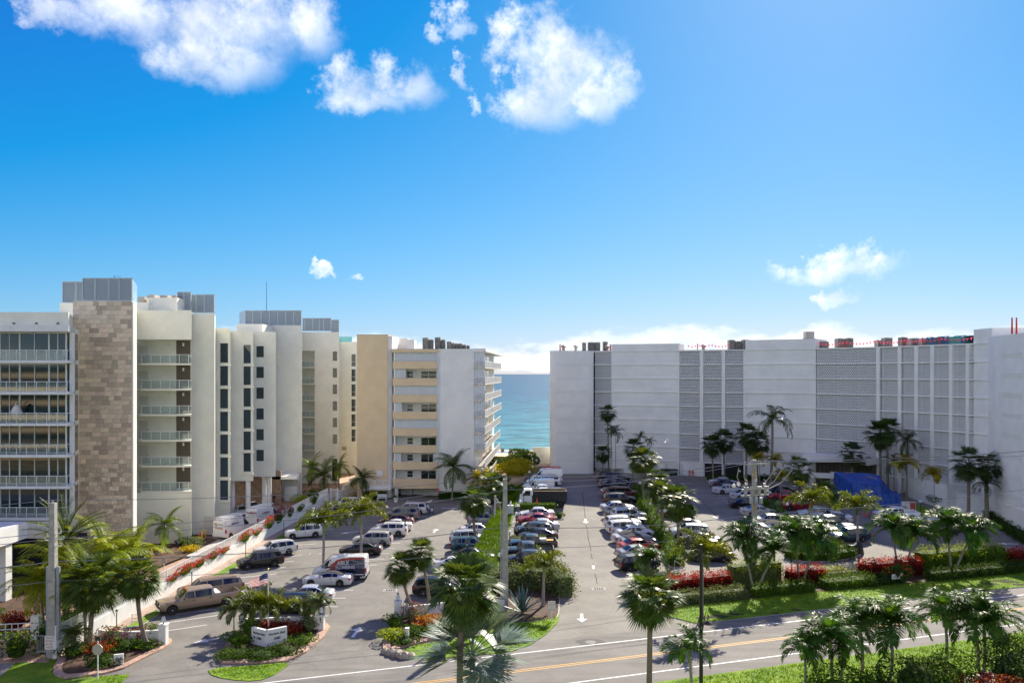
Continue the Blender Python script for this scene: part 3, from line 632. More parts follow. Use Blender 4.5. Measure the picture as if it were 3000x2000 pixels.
    for k, z in enumerate(FL[:6]):
        q = MB(); q.prism([(xl-.4, YC+.9), (xl+.25, YC-.1), (xl+1.0, YC-.75), (xr, YC-.75), (-39.4, YC+1.9), (xl-.4, YC+1.9)], z-.13, z+.07); part('corridor_slab', q, M_CREAM, T)
        q = MB(); R = [(xl-.2, YC+.7), (xl+.3, YC-.05), (xl+1.0, YC-.7), (xr-.05, YC-.7)]
        for a, b in zip(R, R[1:]): q.tube([(a[0], a[1], z+1.1), (b[0], b[1], z+1.1)], .035, 6)
        xx = xl+1.0
        while xx < xr: q.box(xx-.025, YC-.72, z+.07, xx+.025, YC-.68, z+1.1); xx += 1.12
        rr = part('railing', q, M_ALU, T); g = MB(); g.box(xl+1.02, YC-.705, z+.12, xr-.05, YC-.695, z+1.02); part('railing_glass', g, M_GLASSB, rr)
        q = MB(); q.box(pxX(405, YC+1.8), YC+1.84, z+.07, pxX(433, YC+1.8), YC+1.895, z+2.2); d = part('door', q, mat('door_cream', (0.66, .63, .55), .6), T)
        g = MB(); g.box(pxX(431, YC+1.8), YC+1.80, z+1.05, pxX(433.5, YC+1.8), YC+1.84, z+1.15); part('handle', g, M_DARK, d)
        q = MB(); q.box(pxX(516, YC+1.8), YC+1.85, z+.07, pxX(557, YC+1.8), YC+1.897, z+2.9); part('opening_panel', q, M_BROWN, T)  # flat dark brown panel stands in for the dark opening
        for xs in (474, 519): q = MB(); q.box(pxX(xs-2, YC), YC+1.72, z+2.2, pxX(xs+2.5, YC), YC+1.84, z+2.6); part('wall_lamp', q, M_ALU, T)
    # D pier with cast panels
    YD = 100.2; a, b = pxX(561, YD), pxX(629, YD)
    pr('pier_core', [(a-.6, YD), (b, YD), (b-2.3, 106.6), (a-8, 106.6)], .3, 28.1)
    zs = [28.1, 24.75]+FL+[.3]
    for i in range(len(zs)-1): q = MB(); q.box(a-.5, YD-.04, zs[i+1]+.012, b-.002, YD-.001, zs[i]-.012); part('wall_panel', q, M_CREAM, T)
    q = MB(); q.box(pxX(598, YD), YD-.07, .3, pxX(626, YD), YD-.042, 2.6); d = part('service_door', q, mat('door_cream', (0.66, .63, .55), .6), T)
    # E, F, G window stacks
    def stack(name, Y, xa, xb, z0, z1, xw0, xw1, zlo, zhi, floors, nextpt, ext=6, sill=False, bay=False):
        a, b = pxX(xa, Y)-.5, pxX(xb, Y)
        pr(name, [(a, Y), (b, Y), nextpt, (nextpt[0]-ext, nextpt[1]), (a-ext, Y+.5)], z0, z1)
        w0, w1 = pxX(xw0, Y), pxX(xw1, Y)
        for k in range(floors):
            window(T, w0, w1, FL[0]-3.05*k+zlo, FL[0]-3.05*k+zhi, Y, fr=.05)
            if sill: q = MB(); q.box(w0-.12, Y-.22, FL[0]-3.05*k-.1, b+.06, Y-.001, FL[0]-3.05*k+.08); part('sill', q, M_CREAM, T)
        zs = [z1]+[z for z in FL if z > z0+.5]+[z0]
        for i in range(len(zs)-1):
            q = MB(); q.box(a, Y-.032, zs[i+1]+.012, w0-.08, Y-.001, zs[i]-.012); part('wall_panel', q, M_CREAM, T)
    stack('window_bay', 106.5, 629, 675, .3, 26.6, 645.4, 668.3, .3, 2.9, 7, (pxX(675, 112.4)-.05, 112.5), sill=True)
    stack('window_bay', 112.4, 675, 742, 5.4, 26.6, 713.9, 734.9, .3, 2.9, 6, (pxX(742, 117.2)-.05, 117.3), sill=True)
    stack('window_bay', 117.2, 742, 808, 5.4, 26.7, 751.5, 772.9, 1.26, 2.9, 6, (pxX(808, 129.4)-.05, 129.4))
    YH = 129.4; a, b = pxX(808, YH), pxX(885, YH)
    pr('pier_core', [(a-6, YH), (b, YH), (pxX(885, 146.7)-.1, 146.7), (a-10, 146.7)], .3, 28.4)
    zs = [28.4, 24.75]+FL+[.3]
    for i in range(len(zs)-1): q = MB(); q.box(a-.3, YH-.04, zs[i+1]+.012, b-.002, YH-.001, zs[i]-.012); part('wall_panel', q, M_CREAM, T)
    # garage under the bays: columns and dim back wall
    pr('garage_wall', [(-55, 124), (-36.0, 124), (-36.0, 124.4), (-55, 124.4)], .3, 5.4, mat('garage_stone', (0.30, 0.21, 0.14), .85, var=.3, scale=1.5))
    for (x, Y) in ((727, 113.0), (774.5, 118.5), (789, 121), (681, 113.5)):
        q = MB(); q.lathe((pxX(x, Y), Y, .3), [(.34, 0), (.34, 5.1)], 16); part('column', q, M_BWHITE, T, 50)
    q = MB(); q.prism([(pxX(797, 124), 124), (pxX(870, 124), 124), (pxX(872, 124), 124.8), (pxX(872, 128.5), 129.3), (pxX(800, 128), 129.3)], 4.1, 4.55); part('garage_canopy', q, M_BWHITE, T)
    pr('garage_side_wall', [(pxX(797, 128), 128.6), (pxX(872, 128), 128.6), (pxX(872, 128), 129.3), (pxX(797, 128), 129.3)], .3, 4.1, M_CREAM)
    q = MB(); q.box(pxX(835, 127), 126.6, .3, pxX(872, 127), 126.7, 2.7); part('roller_gate', q, M_ALU, T)
    # I: rear block with small balconies
    YI = 146.7; a, b = pxX(885, YI), pxX(994, YI)
    c = pxX(922, YI)
    pr('rear_block', [(c, YI), (b, YI), (-35.2, 161.9), (c, 161.9)], .3, 28.2)
    pr('rear_recess', [(a-4, YI+1.8), (c, YI+1.8), (c, 160), (a-4, 160)], .3, 28.15)
    pr('rear_fascia', [(a-4, YI+.002), (c-.002, YI+.002), (c-.002, YI+1.79), (a-4, YI+1.79)], 24.75, 28.18)
    for k in range(6):
        z = FL[0]-3.05*k
        q = MB(); q.box(a-3, YI-.02, z-.12, c-.002, YI+1.79, z+.06); part('balcony_slab', q, M_CREAM, T)
        q = MB(); q.tube([(a-3, YI+.02, z+1.1), (c-.1, YI+.02, z+1.1)], .03, 6)
        for j in range(7): xx = c-.1-j*.8; q.box(xx-.02, YI, z+.06, xx+.02, YI+.04, z+1.1)
        rr = part('railing', q, M_ALU, T); g = MB(); g.box(a-3, YI+.015, z+.1, c-.1, YI+.025, z+1.02); part('railing_glass', g, M_GLASSB, rr)
        window(T, pxX(975, YI), pxX(987.7, YI), z+1.2, z+2.95, YI, fr=.04)
    window(T, pxX(973, YI), pxX(987.7, YI), .8, 4.9, YI, fr=.05)
    pr('rear_base', [(a-4, YI-.05), (c-.1, YI-.05), (c-.1, YI+1.7), (a-4, YI+1.7)], .3, 3.6)
    YJ = 162; a, b = pxX(994, YJ), pxX(1060, YJ)
    pr('rear_wing', [(a-2, YJ), (b, YJ), (b, 180), (a-2, 180)], .3, 27.0)
    for k in range(6): z = FL[0]-3.05*k; window(T, pxX(1030, YJ), pxX(1042, YJ), z+.35, z+3.0-.2, YJ, fr=.05, trans=(z+1.3,))
    q = MB(); q.box(a-1, YJ+.5, 27.0, pxX(1030, YJ), YJ+.53, 28.1); part('roof_railing_glass', q, glass('teal_glass', (0.35, 0.75, 0.75), .35), T)
    q = MB(); q.box(pxX(1002, YJ), YJ-.06, 5.0, pxX(1015, YJ), YJ-.005, 5.7); part('vent', q, mat('vent_grey', (.42, .38, .30), .7), T)
    # roof plant screens and penthouse bits
    X = lambda p, Y: pxX(p/2.5286, Y)
    Z = lambda p, Y: CAMH-((780+p/2.5286)-HY)/F*Y
    louvers(T, [X(q, 85) for q in (443, 545, 600)], Z(268, 85), Z(108, 85), 85.4)
    louvers(T, [X(q, 84) for q in (600, 697, 797, 877, 973)], Z(254, 84), Z(84, 84), 84.2)
    louvers(T, [X(q, 101) for q in (1306, 1358, 1411)], Z(326, 101), Z(187, 101), 101.2)
    louvers(T, [X(q, 102.5) for q in (1412, 1452, 1512, 1587)], Z(345, 102.5), Z(207, 102.5), 102.6)
    q = MB(); xx = X(973, 84); n = 15
    for k in range(n): z = Z(254, 84)+.1+k*(Z(84, 84)-Z(254, 84)-.2)/n; q.add([(xx-.01, 84.2, z), (-42.35, 90, z), (-42.45, 90, z+.15), (xx-.11, 84.2, z+.15)], [(0, 1, 2, 3)])
    part('louver_panel', q, M_LOUVER, T)
    pr('stair_tower', [(X(442, 88), 88), (X(560, 88), 88), (X(560, 88), 95), (X(442, 88), 95)], 25, Z(272, 88))
    pr('roof_housing', [(X(1100, 99), 99), (X(1310, 99), 99), (X(1310, 99), 104), (X(1100, 99), 104)], 27, Z(232, 99))
    pr('roof_housing', [(X(1010, 98), 98), (X(1100, 98), 98), (X(1100, 98), 104), (X(1010, 98), 104)], 27, Z(268, 98))
    for (p0, p1, ya, yb) in ((1020, 1070, 225, 262), (1090, 1145, 211, 232), (1183, 1240, 213, 232), (1272, 1305, 214, 232)):
        q = MB(); q.box(X(p0, 100), 100, Z(yb, 100)-.05, X(p1, 100), 101.5, Z(ya, 100)); part('roof_unit', q, mat('roof_unit_tan', (.50, .45, .37), .8), T)
    q = MB(); q.tube([(X(828, 85), 85.5, Z(90, 85)), (X(828, 85), 85.5, Z(62, 85))], .03, 5); q.tube([(X(828, 85), 85.5, Z(72, 85)), (X(880, 85), 85.5, Z(70, 85))], .015, 4); part('antenna', q, M_DARK, T)
    X2 = lambda p, Y: pxX(600+p/2.528, Y)
    Z2 = lambda p, Y: CAMH-((880+p/2.528)-HY)/F*Y
    louvers(T, [X2(q, 130) for q in (297, 355, 417, 478, 540, 600, 658, 717)], Z2(186, 130), Z2(73, 130), 130)
    q = MB()
    for k in range(14): z = Z2(186, 130)+.1+k*.175; q.add([(X2(297, 130), 130, z), (X2(256, 136), 136, z), (X2(256, 136), 136, z+.14), (X2(297, 130), 130, z+.14)], [(0, 1, 2, 3)])
    part('louver_panel', q, M_LOUVER, T)
    louvers(T, [X2(q, 147) for q in (720, 738, 797, 847, 878, 934)], Z2(226, 147), Z2(129, 147), 147.2); louvers(T, [X2(q, 149) for q in (934, 995)], Z2(237, 149), Z2(141, 149), 149)
    pr('penthouse', [(X2(300, 128), 124), (X2(485, 128), 124), (X2(485, 128), 129.3), (X2(300, 128), 129.3)], 26, Z2(180, 126))
    q = MB(); q.tube([(X2(457, 131), 131, 28), (X2(457, 131), 131, Z2(-140, 131))], [.06, .03], 5); part('mast', q, M_DARK, T)
    return T
cream_building()
# ------------------------------------------------------------------ peach and white building (middle)
def peach_building():
    Y0 = 132.0; s = F/Y0
    X = lambda p: ((1000+p/2.8)-CX)/s
    Z = lambda p: CAMH+(HY-(940+p/2.8))/s
    dv = 0.062
    T = thing('apartment_building', 'peach and white apartment block with shuttered balconies beside the sea', 'building', (-15, 140, 0))
    def pr(name, poly, z0, z1, m=M_PEACH): q = MB(); q.prism(poly, z0, z1); return part(name, q, m, T)
    def bx(name, x0, y0, z0, x1, y1, z1, m): q = MB(); q.box(x0, y0, z0, x1, y1, z1); return part(name, q, m, T)
    zr = Z(228); YB = 168
    pr('stair_tower', [(X(130), Y0-.3), (X(382), Y0-.3), (X(382)+.4, Y0+6), (X(130)+.4, Y0+6)], 0, Z(118))
    pr('tower_return', [(X(382)+.005, Y0), (X(412), Y0+.6), (X(412)+.4, Y0+6), (X(382)+.41, Y0+6)], 0, Z(122), M_BWHITE)
    bx('tower_coping', X(130)-.06, Y0-.36, Z(118), X(382)+.06, Y0+5, Z(118)+.12, mat('coping', (.55, .40, .26), .8))
    # white shear wall and body
    pr('shear_wall', [(X(800), Y0), (X(1088), Y0), (X(1088)+dv*36, YB), (X(800)+dv*36, YB)], 0, zr, M_BWHITE)
    pr('rear_body', [(X(130)+1, Y0+6.2), (X(800), Y0+2.3), (X(800)+dv*36, YB), (X(130)+2, YB)], 0, zr-.2, M_BWHITE)
    pr('roof_edge', [(X(418), Y0-.35), (X(803), Y0-.35), (X(803), Y0+.6), (X(418), Y0+.6)], Z(256), Z(232), M_PEACH)
    pr('roof_deck', [(X(418), Y0+.6), (X(1088), Y0+.1), (X(1088)+dv*36, YB), (X(418), YB)], zr-.25, zr+.004, M_GRAV)
    # recessed strip with louvred windows
    for k in range(8):
        y0 = 255+k*135.5
        bx('spandrel', X(386), Y0+.9, Z(y0+137), X(428), Y0+1.2, Z(y0+78), M_PEACH)
        if k < 7:
            w = window(T, X(394), X(434), Z(y0+74), Z(y0+12), Y0+1.2, fr=.05, trans=[lerp(Z(y0+74), Z(y0+12), q) for q in (.25, .5, .75)], mull=(X(412),), proud=.12)
    bx('recess_wall', X(384), Y0+1.21, Z(1440), X(440), Y0+2, zr-.3, M_PEACH)
    # balconies facing the camera
    shut = {0: [(438, 795)], 1: [(440, 530)], 2: [(438, 790)], 3: [(440, 497)], 4: [(438, 790)], 5: [], 6: [(438, 490), (752, 790)], 7: []}
    for k in range(8):
        ytop = 330+137.4*k; ybot = ytop+(62 if k < 7 else 80); xr = X(800)
        pp = pr('balcony_parapet', [(X(424), Y0-.25), (X(790), Y0-.25), (X(790), Y0-.05), (X(424), Y0-.05)], Z(ybot), Z(ytop), M_PEACH)
        bx('balcony_floor', X(424), Y0-.04, Z(ybot)+.02, X(800)-.01, Y0+2.2, Z(ybot)+.25, M_BWHITE)
        zc = Z(ytop-75)
        bx('balcony_rear_wall', X(430), Y0+1.85, Z(ybot)+.25, X(800)-.005, Y0+2.25, zc+.05, M_BWHITE)
        bx('partition', X(430), Y0-.04, Z(ybot)+.25, X(443), Y0+1.84, zc+.04, M_BWHITE)
        bx('partition', X(786), Y0-.04, Z(ybot)+.25, X(799), Y0+1.84, zc+.04, M_BWHITE)
        Yw = Y0+1.85
        if k not in (0, 2, 4):
            zz0, zz1 = Z(ytop-2), Z(ytop-52)
            sc = Yw/Y0
            window(T, X(542)*sc, X(586)*sc, zz0, zz1, Yw, fr=.07, trans=((zz0+zz1)/2,)); window(T, X(656)*sc, X(775)*sc, zz0-.8, zz1+.02, Yw, fr=.07, mull=(X(715)*sc,))
        for (a, b) in shut[k]:
            q = MB(); n = int((X(b)-X(a))/.2); zz0, zz1 = Z(ytop)+.01, zc+.02
            for j in range(n*2):
                xa = X(a)+j*(X(b)-X(a))/(n*2); xb = X(a)+(j+1)*(X(b)-X(a))/(n*2); yy = (Y0+.0 if j % 2 else Y0+.09); y2 = (Y0+.09 if j % 2 else Y0+.0)
                q.quad((xa, y2, zz0), (xb, yy, zz0), (xb, yy, zz1), (xa, y2, zz1))
            part('storm_shutter', q, M_SHUT, T)
        # slim glazed return beside the white wall
        bx('screen', X(790), Y0-.2, Z(ytop+55), X(800), Y0-.06, Z(ytop-70), mat('return_screen', (.62, .70, .74), .4))
    # garage and entrance
    bx('garage_back', X(430), Y0+7, 0, X(800)-.02, Y0+7.3, Z(1372), M_SHADE); bx('garage_ceiling', X(386), Y0-.02, Z(1372)-.001, X(800)-.02, Y0+7, Z(1372)+.2, M_SHADE)  # garage shade put into the near-black back wall and ceiling
    bx('column', X(440), Y0-.2, 0, X(466), Y0+.3, Z(1372)-.01, M_BWHITE); bx('entrance_wall', X(466), Y0+3.2, 0, X(560), Y0+3.6, Z(1372)-.01, M_BWHITE); bx('entrance_wall', X(384), Y0+2.6, 0, X(440), Y0+3, Z(1372)-.01, M_PEACH)
    q = MB(); q.lathe((0, 0, 0), [(.26, 0), (.26, .03)], 16); o = part('roundel', q, M_RED, T); o.rotation_euler = (pi/2, 0, 0); o.location = Vector((X(793), Y0-.26, Z(1385)))-Vector(T.location)
    q = MB(); q.box(-.17, -.03, .031, .17, .03, .035); g = link('bar', q.mesh('bar', M_WHITE2), o)
    # small terrace with a white railing
    bx('terrace_slab', X(234), Y0-2.6, Z(1366), X(424), Y0-.31, Z(1338), M_BWHITE)
    q = MB(); za, zb = Z(1338), Z(1284)
    q.box(X(238), Y0-2.55, zb-.06, X(420), Y0-2.5, zb)
    for j in range(24): xx = lerp(X(238), X(420), j/23); q.box(xx-.02, Y0-2.545, za, xx+.02, Y0-2.505, zb-.06)
    for xx in (X(238), X(300), X(360), X(418)): q.box(xx-.05, Y0-2.57, za, xx+.05, Y0-2.48, zb+.04)
    part('terrace_railing', q, M_WHITE2, T); bx('electrical_box', X(292), Y0-.45, Z(1268), X(340), Y0-.305, Z(1225), M_WHITE2)
    # side balconies towards the sea
    xs0, xs1 = X(1088), X(1180)
    for k in range(8):
        yb = 383+135*k; zb = Z(yb); zt = Z(yb-55); zc = Z(yb-128)
        q = MB(); YE = 168-(.6*k if k > 3 else 0); ex = lambda Y: xs1+dv*(Y-Y0)
        q.prism([(xs0-.002+.004, Y0-.15), (xs1, Y0-.15), (ex(YE), YE), (X(1088)+dv*(YE-Y0), YE)], zb-.13, zb+.08); part('balcony_slab', q, mat('slab_peach', (.68, .60, .49), .8), T)
        q = MB(); pts = [(xs0+.03, Y0-.1), (xs1-.05, Y0-.1), (ex(YE)-.05, YE)]
        for a, b in zip(pts, pts[1:]):
            q.beam((a[0], a[1], zt), (b[0], b[1], zt), .07, .07); L = (Vector(b)-Vector(a)).length; n = int(L/.16)
            for j in range(n): t = j/n; x, y = lerp(a[0], b[0], t), lerp(a[1], b[1], t); q.box(x-.045, y-.045, zb+.08, x+.045, y+.045, zt-.04)
        part('railing', q, M_ALU, T)
        # wall behind: white panels, dark glass bays
        wx = lambda Y: xs1-1.5+dv*(Y-Y0)
        q = MB(); q.prism([(xs0+.004, Y0+.35), (xs1-1.45, Y0+.35), (wx(167), 167), (X(1088)+dv*35, 167)], zb+.08, zc-.01 if k else zr-.15); part('side_wall', q, M_BWHITE, T)
        if k % 7 != 6:
            q = MB(); n = 8
            for j in range(n): xa = lerp(xs0+.05, xs1-.1, j/n); xb = lerp(xs0+.05, xs1-.1, (j+1)/n); q.quad((xa, Y0-.02+(.08 if j % 2 else 0), zb+.09), (xb, Y0-.02+(0 if j % 2 else .08), zb+.09), (xb, Y0-.02+(0 if j % 2 else .08), zc-.02), (xa, Y0-.02+(.08 if j % 2 else 0), zc-.02))
            part('storm_shutter', q, M_SHUT, T)
        rnd = random.Random(k)
        for (a, b) in ((136, 141), (143, 148), (150, 155), (157, 163)):
            if rnd.random() < .3: continue
            q = MB(); q.add([(wx(a)+.02, a, zb+.12), (wx(b)+.02, b, zb+.12), (wx(b)+.02, b, zc-.3), (wx(a)+.02, a, zc-.3)], [(0, 1, 2, 3)]); part('sliding_door', q, mat('side_glass', (.16, .15, .13), .15, orand=.5), T)
    q = MB(); q.prism([(xs0-.02+.03, Y0-.2), (X(1185), Y0-.2), (X(1185)+dv*36+.4, 168), (xs0+dv*36, 168)], Z(252), zr+.06); part('roof_edge', q, M_BWHITE, T)
    bx('garden_wall', X(1090), Y0+.4, 0, X(1178), Y0+.6, 2.1, M_BWHITE)
    for j in range(5): xx = lerp(X(1095), X(1170), j/4.5); bx('gate_slat', xx, Y0+.2, 0, xx+.18, Y0+.38, 1.9, mat('weathered_gate', (.28, .24, .19), .8))
    # roof-top lift house
    pr('lift_house', [(X(414), Y0+7), (X(498), Y0+7), (X(500), Y0+12), (X(414), Y0+12)], zr-.2, Z(140)+.25, M_BWHITE); pr('lift_house', [(X(498)+.01, Y0+7.1), (X(545), Y0+9), (X(545), Y0+12), (X(500), Y0+12)], zr-.2, Z(148)+.25, M_BWHITE)
    return T, zr, X, Z
_, PZR, PX, PZ = peach_building()
# ------------------------------------------------------------------ white building with breeze-block screens (right)
FC = [(1741, 149), (1990, 144), (2182, 139.7), (2390, 133.6), (2568, 126), (2700, 119.5), (2850, 111.8), (2917, 106.5), (2960, 103)]
def fY(x):
    for (a, ya), (b, yb) in zip(FC, FC[1:]):
        if x <= b: return lerp(ya, yb, (x-a)/(b-a))
    return FC[-1][1]
def fP(x, off=0.0):
    Y = fY(x); p = Vector(((x-CX)/F*Y, Y)); Y2 = fY(x+4); q = Vector(((x+4-CX)/F*Y2, Y2)); d = (q-p).normalized(); n = Vector((d.y, -d.x)); return p+n*off
ZB, ZRF, FH = 2.2, 24.7, 2.5
M_SCREEN = mat('breeze_block', (0.78, 0.775, 0.745), 0.8, var=.08, scale=2)
def screen_mesh(w, h):
    q = MB(); nc = max(1, round(w/.30)); nr = round(h/.255); cw, ch = w/nc, h/nr; D = .16
    for r in range(nr):
        sh = .5 if r % 2 else 0
        cols = [(c+sh, 1) for c in range(nc-(1 if sh else 0))]
        if sh:
            for (a, b) in ((0, .5*cw), (w-.5*cw, w)): q.quad((a, 0, r*ch), (b, 0, r*ch), (b, 0, (r+1)*ch), (a, 0, (r+1)*ch))
        for c, _ in cols:
            x0, z0 = c*cw, r*ch; x1, z1 = x0+cw, z0+ch; i0, i1 = x0+cw*.2, x1-cw*.2; j0, j1 = z0+ch*.16, z1-ch*.16
            q.add([(x0, 0, z0), (x1, 0, z0), (x1, 0, z1), (x0, 0, z1), (i0, 0, j0), (i1, 0, j0), (i1, 0, j1), (i0, 0, j1), (i0, D, j0), (i1, D, j0), (i1, D, j1), (i0, D, j1)],
                  [(0, 1, 5, 4), (1, 2, 6, 5), (2, 3, 7, 6), (3, 0, 4, 7), (4, 5, 9, 8), (5, 6, 10, 9), (6, 7, 11, 10), (7, 4, 8, 11)])
    return q.mesh('breeze_block_screen', M_SCREEN)
def breeze_building():
    T = thing('apartment_building', 'white curved apartment block with perforated breeze-block screens across its front', 'building', (50, 140, ZB))
    def pr(name, poly, z0, z1, m=M_BWHITE): q = MB(); q.prism([(p[0], p[1]) for p in poly], z0, z1); return part(name, q, m, T)
    xs = [1741, 1791, 1990, 2060, 2120, 2182, 2390, 2450, 2510, 2568, 2635, 2700, 2780, 2850, 2917]
    pr('core', [fP(x, -1.3) for x in xs]+[(85, 120), (72, 150), (40, 168), (14, 170)], ZB, ZRF-.15, mat('corridor_shade', (.12, .115, .105), .9))  # corridor shade put into the core colour so the screen holes read dark
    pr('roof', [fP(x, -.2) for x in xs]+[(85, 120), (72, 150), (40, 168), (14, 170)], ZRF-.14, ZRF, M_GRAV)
    # plain wall fields, one panel per storey
    def wall(x0, x1, top=None, n=3):
        for k in range(9):
            z0, z1 = ZB+k*FH, ZB+(k+1)*FH-.006
            if k == 8 and top: z1 = top
            a = [fP(lerp(x0, x1, i/n), 0) for i in range(n+1)]; b = [fP(lerp(x0, x1, i/n), -1.2) for i in range(n+1)]
            pr('wall_panel', a+b[::-1], z0+.006, z1)
    wall(1791, 1989); wall(2180, 2390); wall(2853, 2917, n=2)
    def pent(x0, x1, z1, back=6):
        a, b = fP(x0, .05), fP(x1, .05); pr('penthouse', [a, b, fP(x1, -back), fP(x0, -back)], ZRF+.005, z1)
    pent(1791, 1989, 26.0); pent(2184, 2388, 26.4); pr('penthouse', [fP(2853, .02), (64.8, 107.5), (95, 100), (95, 118), fP(2853, -5)], ZRF+.005, 26.7)
    # storey ledges along the whole front
    for k in range(1, 10):
        q = MB(); z = ZB+k*FH-.1
        P = [x for x in range(1741, 2918, 28)]
        for a, b in zip(P, P[1:]):
            A, B = fP(a, .14), fP(b, .14); A2, B2 = fP(a, -.1), fP(b, -.1)
            if k == 1 and 2180 < a < 2570: continue
            q.add([(A.x, A.y, z), (B.x, B.y, z), (B.x, B.y, z+.2), (A.x, A.y, z+.2), (A2.x, A2.y, z), (B2.x, B2.y, z), (B2.x, B2.y, z+.2), (A2.x, A2.y, z+.2)], [(0, 1, 2, 3), (3, 2, 6, 7), (1, 0, 4, 5)])
        part('storey_ledge', q, M_BWHITE, T)
    # screens between piers
    bays = [(1743, 1790), (1991, 2050), (2062, 2114), (2126, 2178), (2392, 2450), (2451, 2509), (2510, 2567), (2582, 2630), (2645, 2680), (2692, 2727), (2739, 2783), (2793, 2833), (2842, 2852)]
    for (a, b) in bays:
        A, B = fP(a, -.12), fP(b, -.12); w = (B-A).length; me = screen_mesh(w, FH-.24); rz = atan2(B.y-A.y, B.x-A.x)
        for k in range(9):
            if a > 1900 and a < 2200 and k < 1: continue
            if 2380 < a < 2570 and k < 2: continue
            link('breeze_block_screen', me, T, Vector((A.x, A.y, ZB+k*FH+.12))-Vector(T.location), (0, 0, rz))
    for x in (2056, 2120, 2574, 2637, 2686, 2733, 2788, 2837):
        A, B = fP(x-5, .22), fP(x+5, .22); pr('pier', [A, B, fP(x+5, -1), fP(x-5, -1)], ZB, ZRF+.1)
    pr('pier', [fP(1985, .1), fP(1990.5, .1), fP(1990.5, -1), fP(1985, -1)], ZB, ZRF); pr('pier', [fP(2178.5, .1), fP(2184, .1), fP(2184, -1), fP(2178.5, -1)], ZB, ZRF+.05)
    # rounded end block beside the gap to the sea
    Yb = 146.0; a, b = pxX(1612, Yb), pxX(1741, Yb); r = 1.2
    poly = [(a+r-r*cos(t*pi/8), Yb+r-r*sin(t*pi/8)) for t in range(5)]+[(b-r+r*sin(t*pi/8), Yb+r-r*cos(t*pi/8)) for t in range(5)]+[(b, 152), (b, 166), (a+1, 166)]
    q = MB(); q.prism(poly, ZB, ZRF+.05); part('end_block', q, M_BWHITE, T, 40)
    for k in range(1, 9):
        q = MB(); z = ZB+k*FH-.35
        for j in range(38): x = lerp(a+r, b-r, j/37); q.box(x-.03, Yb-.02, z, x+.03, Yb+.02, z+.6)
        part('vent_slots', q, mat('vent_slot', (.77, .76, .72), .8), T)
    q = MB(); q.box(a+r*.6, Yb-.08, ZB+1.75, b-r*.6, Yb, ZB+1.9); part('storey_ledge', q, M_BWHITE, T)
    # ground-floor openings
    A, B = fP(2066, .06), fP(2180, .06); pr('garage_shade_panel', [A, B, fP(2180, -.2), fP(2066, -.2)], ZB+.05, ZB+2.3, M_SHADE)  # solid near-black slab on the wall paints the shaded garage mouth
    A, B = fP(1992, .05), fP(2064, .05); pr('wall_panel', [A, B, fP(2064, -.3), fP(1992, -.3)], ZB, ZB+2.4)
    for (x0, x1, h) in ((1908, 1922, 2.1), (1950, 1956, 2.1), (1994, 2002, 2.0)):
        q = MB(); A, B = fP(x0, .12), fP(x1, .12); q.prism([A, B, fP(x1, .0), fP(x0, .0)], ZB, ZB+h); part('door', q, mat('door_white', (.66, .67, .67), .5), T)
    # entrance canopy
    A = fP(2372, 5.5); Bp = fP(2580, 3.5)
    pr('porte_cochere_roof', [fP(2362, .3), A, (A.x+6, A.y-1.4), Bp, fP(2580, .3)], 6.3, 7.3)
    pr('porte_cochere_beam', [fP(2372, 5.4), (A.x+12.5, A.y-4), (A.x+12.6, A.y-3.5), fP(2372, 4.9)], 3.7, 4.5)
    q = MB(); q.add([], []); 
    for sx, ph in ((2374, 0), (2382, 1)):
        c = fP(sx, 4.9+ph*.3); q.lathe((c.x, c.y, ZB), [(1.7, 0), (1.2, .12), (.7, .5), (.42, 1.2), (.38, 2.3), (.5, 3.2), (.8, 4.2)], 14)
    part('flared_column', q, M_BWHITE, T, 50)
    pr('lobby', [fP(2392, .3), fP(2570, .3), fP(2570, -.2), fP(2392, -.2)], ZB, 6.2, M_BROWN)
    for j in range(14): x = 2398+j*12; A, B = fP(x, .42), fP(x+2.5, .42); pr('lobby_mullion', [A, B, fP(x+2.5, .31), fP(x, .31)], ZB, 6.2, mat('bronze_frame', (.06, .05, .04), .5))
    # near wing at the right edge
    q = MB(); q.prism([(62.9, 103.6), (61.4, 95.5), (62.4, 94), (100, 92), (100, 128), (64.6, 108)], ZB-.5, 25.4); part('near_wing', q, M_BWHITE, T)
    for k in range(1, 9):
        q = MB(); z = ZB+k*FH+.3
        for j in range(24): t = .25+j*.03; x, y = lerp(62.9, 61.4, t), lerp(103.6, 95.5, t); q.box(x-.04, y-.03, z, x+.05, y+.03, z+.6)
        part('vent_slots', q, MATS['vent_slot'], T)
    q = MB(); q.prism([(62.82, 103.6), (61.3, 95.4), (61.5, 95.4), (63.0, 103.6)], 3.95, 4.15); part('storey_ledge', q, M_BWHITE, T)
    return T
breeze_building()
# service walls by the wing
def boxwall(name, pts, z0, z1, w, label, cat='wall', m=None):
    mb = MB(); L = []; R = []
    for i, p in enumerate(pts):
        p = Vector(p); d = (Vector(pts[min(i+1, len(pts)-1)])-Vector(pts[max(i-1, 0)])).normalized(); n = Vector((-d.y, d.x))*w/2; L.append(p+n); R.append(p-n)
    mb.prism([tuple(q) for q in L+R[::-1]], z0, z1); c = sum((Vector(p) for p in pts), Vector((0, 0)))/len(pts)
    return solo(name, mb, m or M_WHITE, label, cat, loc=(c.x, c.y, z0))
boxwall('service_wall', [(59.3, 119), (60.3, 110.2), (63.5, 109.8)], 1.6, 5.2, .25, 'tall white screen wall between the blue tarpaulin and the green dumpster')
boxwall('service_wall', [(61.3, 109.9), (64.0, 104.8)], 1.6, 4.2, .25, 'lower white wall stepping down behind the green dumpster')
boxwall('service_wall', [(56.5, 121.5), (54.0, 127.5), (52, 130)], 1.9, 4.6, .25, 'long white wall behind the blue tarpaulin tent')

